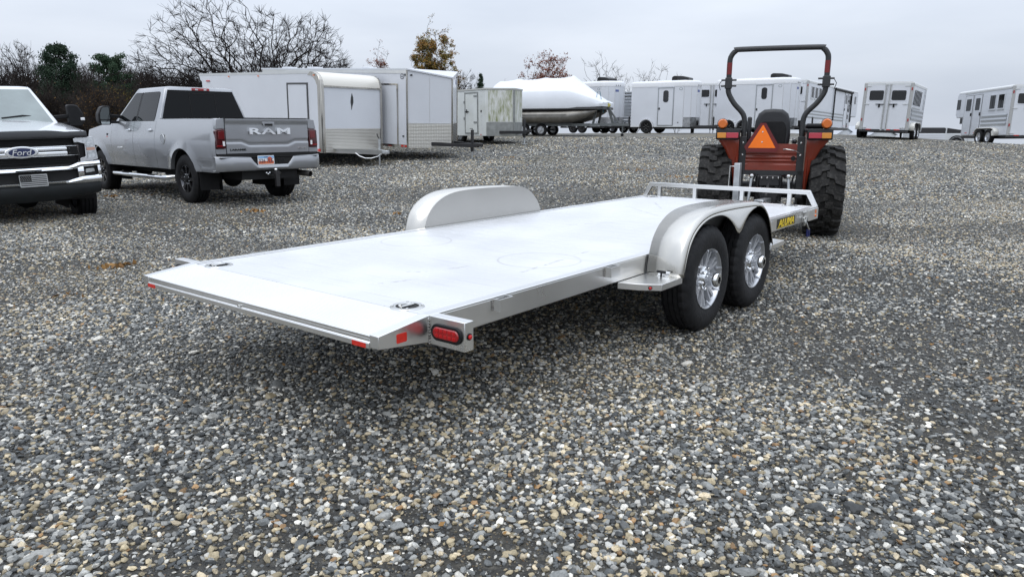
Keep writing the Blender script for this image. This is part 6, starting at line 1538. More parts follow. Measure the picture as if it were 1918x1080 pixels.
# ---- horse trailers
RIB = mat('ribbed_side_metal', (0.52, 0.54, 0.56), 0.35, 0.6)
def ribbed(wall, a0, a1, z0, z1, n, parent=None):
    """pressed horizontal ribs on a trailer side"""
    q = MB(); rows = []
    for k in range(n * 6 + 1):
        u = k / 6; z = z0 + (z1 - z0) * u / n; off = 0.006 + 0.022 * (0.5 - 0.5 * math.cos(2 * PI * u)); rows.append([wall.pt(a0, z, off), wall.pt(a1, z, off)])
    return q.grid(rows).obj('ribbed_panel', RIB, parent or wall.t, smooth=60)
def rear_doors(t, W, z0, z1, split=True, windows=True):
    """doors on the rear face x = 0 looking to -x; the trailer runs forward along +x"""
    back = Wall((0, W / 2), (0, -W / 2), t)
    post = TRIM
    for a in (0.0, W - 0.14): back.rect(a, a + 0.14, z0, z1, 'corner_post', mat('grey_post', (0.42, 0.42, 0.41), 0.4, 0.6), off=0.0, th=0.03, bevel=0.01)
    back.rect(0.14, W - 0.14, z1 - 0.10, z1, 'header', WHITE2, off=0.001, th=0.022)
    for k in range(2):
        a0 = 0.145 + k * (W / 2 - 0.10); a1 = a0 + W / 2 - 0.185
        if k: a0 = W / 2 + 0.04; a1 = W - 0.145
        d = back.rect(a0, a1, z0 + 0.02, z1 - 0.105, 'rear_door', WHITE, off=0.002, th=0.025, bevel=0.006)
        c = (a0 + a1) / 2
        if windows:
            w = back.rect(c - 0.30, c + 0.30, z1 - 0.78, z1 - 0.34, 'door_window', PANE, d, off=0.028, th=0.012, r=0.07)
            back.frame(c - 0.33, c + 0.33, z1 - 0.81, z1 - 0.31, 0.025, 'window_frame', WHITE, d, off=0.027, th=0.010)
        s = 1 if k == 0 else -1
        e = a1 if k == 0 else a0
        for q_ in (0.03, 0.075): MB().tube([back.pt(e - s * q_, z0 - 0.02, 0.05), back.pt(e - s * q_, z1 - 0.05, 0.05)], 0.016, 6).obj('lock_rod', TRIM, d)
        MB().bar(back.pt(e - s * 0.06, (z0 + z1) / 2 + 0.10, 0.06), back.pt(e - s * 0.42, (z0 + z1) / 2 + 0.11, 0.06), 0.03, 0.03).obj('rod_handle', BLKP, d)
        back.rect(e - s * 0.27 - 0.035, e - s * 0.27 + 0.035, (z0 + z1) / 2 - 0.04, (z0 + z1) / 2 + 0.13, 'door_latch', BLKP, d, off=0.03, th=0.04, r=0.02)
        h = a0 if k == 0 else a1
        for z in (z0 + 0.10, (z0 + z1) / 2 + 0.11, z1 - 0.14): back.rect(min(h, h + s * 0.16) - 0.06, max(h, h + s * 0.16) + (0.0), z - 0.018, z + 0.018, 'door_hinge', TRIM, d, off=0.032, th=0.02)
        for q_ in (z0 + 0.0, z1 - 0.06): back.rect(e - s * 0.06 - 0.04, e - s * 0.06 + 0.04, q_ - 0.02, q_ + 0.03, 'rod_keeper', TRIM, d, off=0.04, th=0.03)
    back.rect(0.0, W, z0 - 0.09, z0 - 0.002, 'rear_bumper', BLKS, off=-0.02, th=0.08)
    for a, b in ((0.30, 0.52), (W / 2 + 0.06, W / 2 + 0.30), (W / 2 + 0.46, W / 2 + 0.70)): back.rect(a, b, z0 - 0.006, z0 + 0.03, 'reflector', REDR, off=0.062, th=0.004)
    for a in (0.03, W - 0.09):
        for z in (z1 - 0.34, z0 + 0.40): back.rect(a, a + 0.055, z, z + 0.13, 'tail_light', REDL, off=0.032, th=0.02, bevel=0.006)
    return back
def horse_trailer(label, x, y, yaw, W, L, z0, z1, pitch=0, roll=0, wheels=(1.35, 2.25), side='right', gooseneck=True, windows=4, doors=True, split=True, nl=1.75):
    t = pose('horse_trailer', label, 'horse trailer', x, y, yaw, pitch, roll, TG)
    prof = [(0, z0), (L, z0), (L, 1.35 if gooseneck else z0)] + ([(L + nl - 0.15, 1.35), (L + nl, 1.50), (L + nl, z1 - 0.15), (L + nl - 0.15, z1)] if gooseneck else [(L, z1)]) + [(0, z1)]
    MB().prism(prof, 'y', -W / 2, W / 2).obj('body', WHITE, t, smooth=0, bevel=0.04, )
    MB().prism(rpoly([(-W / 2 - 0.012, z1 - 0.06), (W / 2 + 0.012, z1 - 0.06), (W / 2 + 0.0, z1 + 0.02), (W / 2 - 0.10, z1 + 0.055), (-W / 2 + 0.10, z1 + 0.055), (-W / 2, z1 + 0.02)], 0.02), 'x', -0.02, L + (nl - 0.2 if gooseneck else 0.02)).obj('roof', mat('roof_white', (0.70, 0.71, 0.71), 0.35), t)
    rear_doors(t, W, z0, z1)
    S = {'right': -1, 'left': 1}
    for sd in ('right', 'left'):
        w = Wall((0, -W / 2), (L, -W / 2), t) if sd == 'right' else Wall((L, W / 2), (0, W / 2), t)
        A = (lambda a: a) if sd == 'right' else (lambda a: L - a)
        def rc(a, b, *r, **k): p, q = sorted((A(a), A(b))); return w.rect(p, q, *r, **k)
        p, q = sorted((A(0.14), A(L - 2.0 if doors else L - 0.3))); ribbed(w, p, q, z0 + 0.45, z0 + 1.02, 3)
        rc(0.02, L - 0.02, z1 - 0.12, z1 - 0.06, 'roof_rail', TRIM, off=0.002, th=0.014)
        s = S[sd]
        # rounded jeep-style fender over both wheels
        pr = [(wheels[0] - 0.62, 0.42), (wheels[0] - 0.62, 0.62), (wheels[0] - 0.50, 0.74), (wheels[0] - 0.2, 0.80), (wheels[-1] + 0.2, 0.80), (wheels[-1] + 0.40, 0.70), (wheels[-1] + 0.46, 0.45)]
        rows = [[(a, s * (W / 2 + 0.002), b), (a, s * (W / 2 + 0.19), b), (a, s * (W / 2 + 0.21), b - 0.03)] for a, b in pr]
        f = MB().grid(rows).obj('fender', mat('fender_cream', (0.72, 0.71, 0.66), 0.35), t, smooth=40); so = f.modifiers.new('sheet', 'SOLIDIFY'); so.thickness = 0.01
        for wx in wheels: road_wheel(t, wx, s * (W / 2 + 0.20), 0.37, 0.37, s)
        MB().prism([(wheels[0] - 0.62, 0.42), (wheels[0] - 0.62, 0.62), (wheels[0] - 0.50, 0.72), (wheels[0] - 0.33, 0.62), (wheels[0] - 0.40, 0.42)], 'y', *sorted((s * (W / 2 + 0.19), s * (W / 2 + 0.20)))).obj('fender_side', MATS['fender_cream'], f)
        if doors:
            for k in range(windows):
                a0 = 0.55 + k * 0.78
                if a0 > L - 2.3: break
                wd = rc(a0, a0 + 0.52, z1 - 0.95, z1 - 0.33, 'window', PANE, off=0.003, th=0.012)
                p, q = sorted((A(a0 - 0.04), A(a0 + 0.56))); w.frame(p, q, z1 - 0.99, z1 - 0.29, 0.04, 'window_frame', WHITE, wd, off=0.004, th=0.02)
                p, q = sorted((A(a0 - 0.05), A(a0 + 0.57))); w.rect(p, q, z1 - 1.03, z1 - 0.99, 'window_sill', TRIM, wd, off=0.002, th=0.03)
                rc(a0 + 0.25, a0 + 0.27, z1 - 0.95, z1 - 0.33, 'window_bar', BLKP, wd, off=0.015, th=0.006)
            for a0, ww in ((L - 1.85, 0.75), (L - 0.95, 0.80)):
                d = rc(a0, a0 + ww, z0 + 0.06, z1 - 0.22, 'side_door', WHITE, off=0.002, th=0.014)
                p, q = sorted((A(a0 - 0.02), A(a0 + ww + 0.02))); w.frame(p, q, z0 + 0.04, z1 - 0.20, 0.022, 'door_frame', mat('door_gap', (0.12, 0.12, 0.12), 0.5, 0.5), d, off=0.003, th=0.012)
                rc(a0 + 0.16, a0 + ww - 0.16, z1 - 0.95, z1 - 0.38, 'door_window', PANE, d, off=0.017, th=0.010, r=0.03)
                rc(a0 + 0.02, a0 + 0.09, (z0 + z1) / 2 - 0.12, (z0 + z1) / 2 + 0.03, 'door_latch', BLKP, d, off=0.017, th=0.03)
                rc(a0 + 0.25, a0 + 0.45, z0 + 0.14, z0 + 0.18, 'reflector', REDR, d, off=0.017, th=0.003)
            if gooseneck:
                nw = Wall((L, -W / 2), (L + 1.6, -W / 2), t) if sd == 'right' else Wall((L + 1.6, W / 2), (L, W / 2), t)
                nw.rect(*((nl * 0.45, nl * 0.45 + 0.38) if sd == 'right' else (1.6 - nl * 0.45 - 0.38, 1.6 - nl * 0.45)), z1 - 0.85, z1 - 0.35, 'nose_window', PANE, off=0.003, th=0.012, r=0.03)
        else:
            # slant-load grille of leaning bars
            for k in range(6):
                a0 = 0.30 + k * 0.36
                p0, p1 = A(a0), A(a0 + 0.18)
                q_ = MB().bar(w.pt(p0, z1 - 0.98, 0.02), w.pt(p1, z1 - 0.30, 0.02), 0.018, 0.03, up=tuple(w.n)); q_.obj('slant_bar', BLKP, t)
                rc(a0 + 0.02, a0 + 0.20, z1 - 1.14, z1 - 1.08, 'hook', TRIM, off=0.01, th=0.02)
            for a0 in (L - 0.55, L - 0.22): rc(a0, a0 + 0.02, z0 + 0.02, z1 - 0.15, 'panel_seam', mat('seam_dark', (0.08, 0.08, 0.09), 0.5), off=0.002, th=0.006)
    for wx in wheels: MB().tube([(wx, -W / 2, 0.37), (wx, W / 2, 0.37)], 0.04, 8).obj('axle', BLKS, t)
    MB().box(0.05, L, -W / 2 + 0.08, W / 2 - 0.08, z0 - 0.10, z0 - 0.003).obj('chassis', BLKS, t)
    if gooseneck:
        MB().box(L - 0.06, L + 0.30, -W / 2 + 0.02, W / 2 - 0.02, 1.05, 1.34).obj('gooseneck_hopper', BLKS, t)
        MB().bar((L + 0.5, 0, 1.36), (L + 1.1, 0, 0.75), 0.14, 0.14).obj('gooseneck', BLKS, t)
    else:
        tongue(t, L - 0.1, L + 1.1, W, z0 - 0.04)
    MB().bar((L - 0.2, -0.2, z0 - 0.1), (L - 0.2, -0.2, 0.05), 0.08, 0.08).obj('landing_leg', BLKS, t)
    return t
horse_trailer('white two-door horse trailer seen from behind, standing alone on the crest right of the tractor', 17.5, 34.8, R(53), 2.1, 3.8, 0.42, 2.55, roll=0.022, pitch=-0.02, gooseneck=False, doors=False, wheels=(0.75, 1.65))
horse_trailer('white gooseneck horse trailer with side doors and windows at the right edge', 23.6, 33.5, R(82), 2.1, 4.5, 0.42, 2.62, pitch=-0.02, roll=0.012, windows=2, wheels=(1.30, 2.2), nl=0.85)
# ---- the rest of the back row
horse_trailer('white horse trailer rear door with dark window, wedged between the two air-conditioned trailers', 12.75, 47.5, R(75), 2.1, 4.0, 0.45, 3.1, gooseneck=False, doors=False, wheels=(1.4, 2.3))
def living_quarters():
    t = horse_trailer('long white living-quarters horse trailer with black awning edge behind the tractor', 16.6, 44.9, R(52), 2.4, 10.2, 0.50, 3.10, pitch=-0.022, windows=3, wheels=(3.2, 4.1))
    w = Wall((0, -1.2), (10.2, -1.2), t)
    a = MB().tube([w.pt(5.6, 2.95, 0.07), w.pt(10.1, 2.95, 0.07)], 0.075, 10).obj('awning', BLKP, t)
    for p in (5.62, 9.95): MB().bar(w.pt(p, 0.95, 0.05), w.pt(p, 2.92, 0.05), 0.07, 0.06).obj('awning_arm', BLKP, a)
    for (p, q, z0, z1) in ((9.30, 9.75, 1.62, 2.12), (9.25, 9.6, 1.15, 1.45), (9.25, 9.6, 0.58, 0.88)): w.rect(p, q, z0, z1, 'hatch', PANE, off=0.003, th=0.014)
    w.rect(9.3, 9.5, 2.28, 2.42, 'porch_lamp', BLKP, off=0.003, th=0.04)
    roof_vent(t, 7.5, 0, 3.15)
living_quarters()
def stock_trailer():
    L, W, z0, z1 = 4.2, 1.9, 0.45, 2.45
    t = pose('stock_trailer', 'slatted silver stock trailer showing between the wrapped boat and a white trailer', 'trailer', 8.35, 46.0, R(-48), group=TG)
    MB().box(-L, 0, -W / 2 + 0.06, W / 2 - 0.06, z0 - 0.08, z0).obj('floor', BLKS, t)
    SL = mat('slat_metal', (0.60, 0.62, 0.64), 0.35, 0.7)
    MB().box(-L, 0.0, -W / 2, W / 2, z1, z1 + 0.05).obj('roof', SL, t)
    for x in (-L, -L / 2, -0.06):
        for s in (1, -1): MB().box(x, x + 0.06, *sorted((s * (W / 2 - 0.05), s * (W / 2 + 0.012))), z0, z1).obj('post', SL, t)
    for k in range(10):
        z = z0 + 0.02 + k * 0.20; h = 0.15 if k < 8 else 0.10
        for s in (1, -1): MB().box(-L, 0, *sorted((s * (W / 2 - 0.02), s * W / 2)), z, z + h).obj('slat', SL, t)
        MB().box(0.0, 0.02, -W / 2, W / 2, z, z + h).obj('slat', SL, t)
    axle_pair(t, (-2.6, -1.8), W, 0.34, W / 2 + 0.18)
    tongue(t, -0.2, 1.1, W, 0.42)
stock_trailer()

# ---- shrink-wrapped pontoon boat and its trailer
BX, BY, BYAW = 4.62, 35.6, R(-22)
def boat():
    t = pose('pontoon_boat', 'pontoon boat shrink-wrapped in white film on a dark trailer', 'boat', BX, BY, BYAW)
    FILM = mat('shrink_film', (0.70, 0.725, 0.76), 0.38, vary=0.03, vscale=1.5, bump=0.5, bscale=3.0)
    L = 6.0
    rows = []
    xs_ = list(np.linspace(-L, -1.9, 34)) + list(np.linspace(-1.75, 0.0, 14))
    for x in xs_:
        if x <= -1.75:
            rid = 2.72 + 0.13 * (x + L) / (L - 1.75) - 0.09 * abs(math.sin((x + 1.75) * PI / 1.45)) ** 0.6 * 1.0 + 0.02
            sh, hw, zb = 2.10, 1.27, 1.30
        else:
            u = (x + 1.75) / 1.75; rid = 2.87 - (2.87 - 1.60) * u ** 1.0 ; sh = min(2.10 - 0.55 * u ** 1.3, rid - 0.02); hw = 1.27 - 0.22 * u ** 3; zb = 1.30 + 0.08 * u
        if x < -L + 0.3: rid -= 0.5 * (1 - (x + L) / 0.3)
        sag = 0.04 * abs(math.sin((x + 1.75) * PI / 1.45))
        row = []
        for y, z in ((hw - 0.03, zb), (hw + 0.0, zb + 0.12), (hw - 0.01, (zb + sh) / 2), (hw - 0.02, sh - 0.03), (hw - 0.07, sh + 0.03), (hw * 0.62, sh + (rid - sh) * 0.42 - sag), (hw * 0.25, sh + (rid - sh) * 0.82 - sag * .5), (0.0, rid)): row.append((x, y, z))
        rows.append(row + [(x, -y, z) for x, y, z in row[-2::-1]])
    m = MB().grid(rows); m.add(rows[-1], [tuple(range(15))]); m.add(rows[0], [tuple(range(15))])
    m.obj('wrap', FILM, t, smooth=50)
    MB().prism([(-L, -1.24), (-0.5, -1.24), (0.0, -0.95), (0.0, 0.95), (-0.5, 1.24), (-L, 1.24)], 'z', 1.25, 1.35).obj('deck', mat('deck_edge_dark', (0.05, 0.05, 0.05), 0.5), t)
    TUB = mat('pontoon_metal', (0.24, 0.23, 0.21), 0.42, 0.85, vary=0.2, vscale=3, dirt=(0.12, 0.10, 0.08), dscale=2.5, damt=0.6)
    for y in (-0.95, 0.95):
        p = [(-L + 0.1, 0.92, 0.30), (-2.1, 0.92, 0.32), (-1.6, 0.94, 0.32), (-1.1, 1.02, 0.26), (-0.75, 1.10, 0.19), (-0.45, 1.17, 0.10), (-0.30, 1.20, 0.03)]
        MB().tube([(a, y, b) for a, b, c in p], [c for a, b, c in p], 16).obj('pontoon', TUB, t, smooth=50)
        MB().bar((-L + 0.1, y + (-0.31 if y < 0 else 0.31), 1.0), (-1.7, y + (-0.31 if y < 0 else 0.31), 1.0), 0.03, 0.05).obj('rub_strip', TUB, t)
    tr = pose('boat_trailer', 'dark galvanised trailer carrying the shrink-wrapped boat', 'trailer', BX, BY, BYAW)
    G = mat('dark_galvanised', (0.16, 0.17, 0.17), 0.45, 0.8)
    for y in (-0.80, 0.80): MB().box(-5.6, -0.7, y - 0.04, y + 0.04, 0.48, 0.60).obj('frame_rail', G, tr)
    for s in (1, -1): MB().bar((-0.75, s * 0.80, 0.54), (1.0, s * 0.06, 0.54), 0.07, 0.11).obj('frame_rail', G, tr)
    for x in (-5.4, -4.0, -2.6, -1.2): MB().box(x, x + 0.08, -0.80, 0.80, 0.47, 0.55).obj('cross_member', G, tr)
    for y in (-0.95, 0.95): MB().box(-5.5, -1.5, y - 0.12, y + 0.12, 0.601, 0.63).obj('bunk', BLKS, tr)
    for s in (1, -1): MB().bar((-0.6, s * 0.5, 0.58), (-0.35, s * 0.5, 1.75), 0.07, 0.10).obj('guide_post', G, tr)
    MB().bar((0.25, 0, 0.58), (-0.05, 0, 1.55), 0.08, 0.12).obj('winch_post', G, tr); MB().bar((0.55, 0, 0.58), (0.0, 0, 1.35), 0.06, 0.08).obj('winch_brace', G, tr)
    MB().tube([(0.0, -0.10, 1.45), (0.0, 0.10, 1.45)], 0.09, 10).obj('winch', mat('winch_yellow', (0.45, 0.40, 0.10), 0.5), tr)
    MB().tube([(-0.30, -0.52, 1.2), (-0.42, -0.62, 1.75), (-0.40, -0.60, 2.05), (-0.28, -0.56, 2.05), (-0.22, -0.5, 1.7), (-0.12, -0.4, 1.1)], 0.014, 6).obj('rope', mat('blue_rope', (0.03, 0.16, 0.22), 0.7), tr)
    axle_pair(tr, (-4.0, -3.1), 2.0, 0.30, 0.98)
    MB().tube([(0.72, 0, 0.05), (0.72, 0, 0.75)], 0.035, 8).obj('jack', G, tr); MB().tube([(0.72, -0.06, 0.06), (0.72, 0.06, 0.06)], 0.07, 10).obj('jack_wheel', BLKP, tr)
boat()

# ---- half hidden beyond the crest on the right
def canvas_trailer():
    x, y = 27.0, 47.0
    t = pose('utility_trailer', 'low white trailer with dark canvas sides, half sunk behind the crest', 'trailer', x, y, R(-8), z=0.08)
    L, W = 3.3, 1.6
    MB().box(-L / 2, L / 2, -W / 2, W / 2, 0.30, 0.92).obj('body', WHITE2, t, bevel=0.02)
    for k in range(4): MB().box(-L / 2, 0.25, -W / 2 - 0.012, -W / 2 - 0.001, 0.40 + k * 0.13, 0.49 + k * 0.13).obj('side_board', WHITE, t)
    c = MB().prism([(-W / 2 + 0.03, 0.93), (-W / 2 + 0.06, 1.24), (-W / 2 + 0.16, 1.28), (W / 2 - 0.16, 1.28), (W / 2 - 0.06, 1.24), (W / 2 - 0.03, 0.93)], 'x', -L / 2 + 0.05, 0.28).obj('canvas_cover', mat('black_canvas', (0.018, 0.018, 0.020), 0.7), t, bevel=0.02)
    MB().prism([(0.36, 0.93), (0.36, 1.26), (1.40, 1.10), (1.50, 0.93)], 'y', -W / 2 + 0.04, W / 2 - 0.04).obj('canvas_cover', MATS['black_canvas'], t, bevel=0.02)
    for px in (-L / 2, 0.29): MB().box(px, px + 0.06, -W / 2 - 0.005, W / 2 + 0.005, 0.921, 1.25).obj('white_hoop', WHITE2, t)
    MB().prism([(1.55, 0.30), (1.55, 1.18), (2.6, 1.12), (2.75, 0.80), (2.75, 0.30)], 'y', -W / 2, W / 2).obj('front_box', WHITE2, t, bevel=0.03)
    MB().box(1.75, 2.15, -W / 2 - 0.01, -W / 2 + 0.01, 0.98, 1.08).obj('box_window', PANE, t)
    arch(t, 0.95, -W / 2 - 0.002, 0.34, 0.46, -1, BLKP, 0.12)
    for s in (1, -1): road_wheel(t, 0.95, s * (W / 2 + 0.12), 0.34, 0.34, s)
canvas_trailer()
def shed(x, y, w, d, h, yaw, label, z):
    t = thing('shed', label, 'shed', (x, y, z), yaw)
    MB().prism([(-w / 2, 0), (w / 2, 0), (w / 2, h), (0, h + w * 0.22), (-w / 2, h)], 'y', -d / 2, d / 2).obj('wall', WHITE2, t)
    for s in (1, -1): MB().bar((s * (w / 4 + 0.05), -d / 2 - 0.15, h + w * 0.11 + 0.05), (s * (w / 4 + 0.05), d / 2 + 0.15, h + w * 0.11 + 0.05), w * 0.58, 0.06, up=(s * 0.4, 0, 1)).obj('roof', mat('shed_roof', (0.40, 0.42, 0.45), 0.5), t)
    MB().box(-0.5, 0.5, -d / 2 - 0.02, -d / 2 + 0.01, 0.0, h * 0.8).obj('door', mat('shed_door', (0.45, 0.47, 0.5), 0.5), t)
shed(37.0, 80.0, 4.5, 7, 2.2, R(30), 'small white far-off shed just above the crest, nearest the lone horse trailer', -1.7)
shed(34.0, 80.0, 3.2, 5, 2.3, R(30), 'small white shed far off, beside the nose of the long horse trailer', -1.75)
t_ = thing('flat_trailer', 'low white trailer bed glimpsed under the lone horse trailer', 'trailer', (23.0, 46.5, -0.25), R(-5), TG)
MB().box(-2.2, 0.3, -0.8, 0.8, 0.55, 1.05).obj('body', WHITE2, t_, bevel=0.02); MB().box(0.3, 2.0, -0.7, 0.7, 0.45, 0.92).obj('ramp', WHITE, t_, bevel=0.02)
for k in range(3): MB().box(-1.0 + k * 0.35, -0.78 + k * 0.35, -0.812, -0.801, 0.86, 0.93).obj('slot', DARK, t_)
for s in (1, -1): road_wheel(t_, -0.6, s * 0.9, 0.33, 0.33, s)
# ------------------------------------------------------------------ trees
BARK = mat('dark_bark', (0.024, 0.020, 0.018), 0.9, vary=0.4, vscale=3, spec=0.1)
BARK2 = mat('grey_bark', (0.085, 0.075, 0.068), 0.9, vary=0.3, vscale=3, spec=0.1)
BARK3 = mat('brown_twig', (0.036, 0.030, 0.027), 0.9, vary=0.3, vscale=3, spec=0.1)
def leaf_mat(name, cols):
    m = bpy.data.materials.new(name); m.use_nodes = True; N, L = m.node_tree.nodes, m.node_tree.links; b = N['Principled BSDF']
    tc = N.new('ShaderNodeTexCoord'); n = N.new('ShaderNodeTexNoise'); n.inputs['Scale'].default_value = 1.1; n.inputs['Detail'].default_value = 9; n.inputs['Roughness'].default_value = 0.85; L.new(tc.outputs['Object'], n.inputs['Vector'])
    r = N.new('ShaderNodeValToRGB'); e = r.color_ramp.elements; e[0].position = 0.33; e[0].color = (*cols[0], 1); e[1].position = 0.67; e[1].color = (*cols[-1], 1)
    for i, c in enumerate(cols[1:-1]): k = e.new(0.33 + 0.34 * (i + 1) / (len(cols) - 1)); k.color = (*c, 1)
    L.new(n.outputs['Fac'], r.inputs['Fac']); L.new(r.outputs['Color'], b.inputs['Base Color']); b.inputs['Roughness'].default_value = 0.75; b.inputs['Specular IOR Level'].default_value = 0.2
    return m
class Twigs:
    def __init__(s): s.v = []; s.f = []
    def limb(s, pts, rads, n):
        k0 = len(s.v); m = len(pts)
        for i, p in enumerate(pts):
            a = pts[max(0, i - 1)]; b = pts[min(m - 1, i + 1)]
            dx, dy, dz = b[0] - a[0], b[1] - a[1], b[2] - a[2]; l = math.sqrt(dx * dx + dy * dy + dz * dz) + 1e-9; dx /= l; dy /= l; dz /= l
            if abs(dz) < 0.9: ux, uy, uz = dy, -dx, 0.0
            else: ux, uy, uz = 0.0, dz, -dy
            l = math.sqrt(ux * ux + uy * uy + uz * uz) + 1e-9; ux /= l; uy /= l; uz /= l
            wx, wy, wz = dy * uz - dz * uy, dz * ux - dx * uz, dx * uy - dy * ux
            r = rads[i]
            for k in range(n):
                t = 2 * PI * k / n; c, q = math.cos(t) * r, math.sin(t) * r
                s.v.append((p[0] + ux * c + wx * q, p[1] + uy * c + wy * q, p[2] + uz * c + wz * q))
        for i in range(m - 1):
            for k in range(n):
                k2 = (k + 1) % n; s.f.append((k0 + i * n + k, k0 + i * n + k2, k0 + (i + 1) * n + k2, k0 + (i + 1) * n + k))
    def leaf(s, p, sz, rng):
        a = Vector((rng.gauss(0, 1), rng.gauss(0, 1), rng.gauss(0, 1))).normalized(); b = a.orthogonal().normalized()
        a *= sz; b *= sz * 0.6; k = len(s.v); q = Vector(p)
        s.v += [tuple(q - a), tuple(q + b), tuple(q + a), tuple(q - b)]; s.f.append((k, k + 1, k + 2, k + 3))
    def mesh(s, name):
        me = bpy.data.meshes.new(name); me.from_pydata(s.v, [], s.f); me.update(); return me
def grow(seed, height, spread, stems, levels, leaves=0, leaf_size=0.1, up=0.35, first=0.25, thick=0.035, minr=0.010, kids=(5, 8), leaf_zone=(0.0, 1.0), lean=0.0, ratio=0.62):
    """a tree grown branch by branch; returns trunk, twigs and leaves"""
    rng = random.Random(seed); T, W, F = Twigs(), Twigs(), Twigs(); tips = []
    def branch(p, d, length, r, lv):
        n = 5 if lv < 2 else (4 if lv < levels - 1 else 3)
        pts = [p]; rads = [r]; d = d.copy(); q = p.copy(); seg = length / (n - 1)
        for i in range(1, n):
            d += Vector((rng.gauss(0, 0.16), rng.gauss(0, 0.16), rng.gauss(0, 0.12) + (0.05 * up))) * (1.0 if lv else 0.6); d.normalize()
            q = q + d * seg; pts.append(q.copy()); rads.append(max(minr * 0.7, r * (1 - 0.55 * i / (n - 1))))
        (T if lv < 2 else W).limb(pts, rads, 6 if lv == 0 else (5 if lv == 1 else 3))
        if lv >= levels - 1: tips.append(pts)
        if lv >= levels: return
        nk = rng.randint(*kids)
        for k in range(nk):
            u = rng.uniform(first if lv == 0 else 0.22, 1.0); j = min(n - 2, int(u * (n - 1))); f = u * (n - 1) - j
            s_ = pts[j].lerp(pts[j + 1], f); dd = (pts[j + 1] - pts[j]).normalized()
            side = dd.orthogonal().normalized(); side.rotate(Matrix.Rotation(rng.uniform(0, 2 * PI), 3, dd))
            ang = rng.uniform(0.5, 1.05) * spread
            nd = (dd * math.cos(ang) + side * math.sin(ang)); nd.z += up * rng.uniform(0.1, 0.6) * (1 if lv < 2 else 0.5); nd.normalize()
            branch(s_, nd, length * ratio * rng.uniform(0.65, 1.15), max(minr, rads[j] * rng.uniform(0.42, 0.62)), lv + 1)
    for k in range(stems):
        a = 2 * PI * k / max(1, stems) + rng.uniform(-.4, .4); tilt = lean + (0.0 if stems == 1 else rng.uniform(0.15, 0.55))
        branch(Vector((0.12 * math.cos(a) * (stems > 1), 0.12 * math.sin(a) * (stems > 1), -0.1)), Vector((math.sin(tilt) * math.cos(a), math.sin(tilt) * math.sin(a), math.cos(tilt))), height * 0.5, height * thick / (1 + 0.25 * (stems - 1)), 0)
    if leaves:
        zs = [p[-1].z for p in tips]; lo, hi = min(zs), max(zs)
        for _ in range(leaves):
            p = rng.choice(tips); u = (p[-1].z - lo) / (hi - lo)
            if not (leaf_zone[0] <= u <= leaf_zone[1]): continue
            j = rng.randrange(len(p)); q = p[j] + Vector((rng.gauss(0, .06), rng.gauss(0, .06), rng.gauss(0, .06))); F.leaf(q, leaf_size * rng.uniform(0.6, 1.3), rng)
    return T, W, F
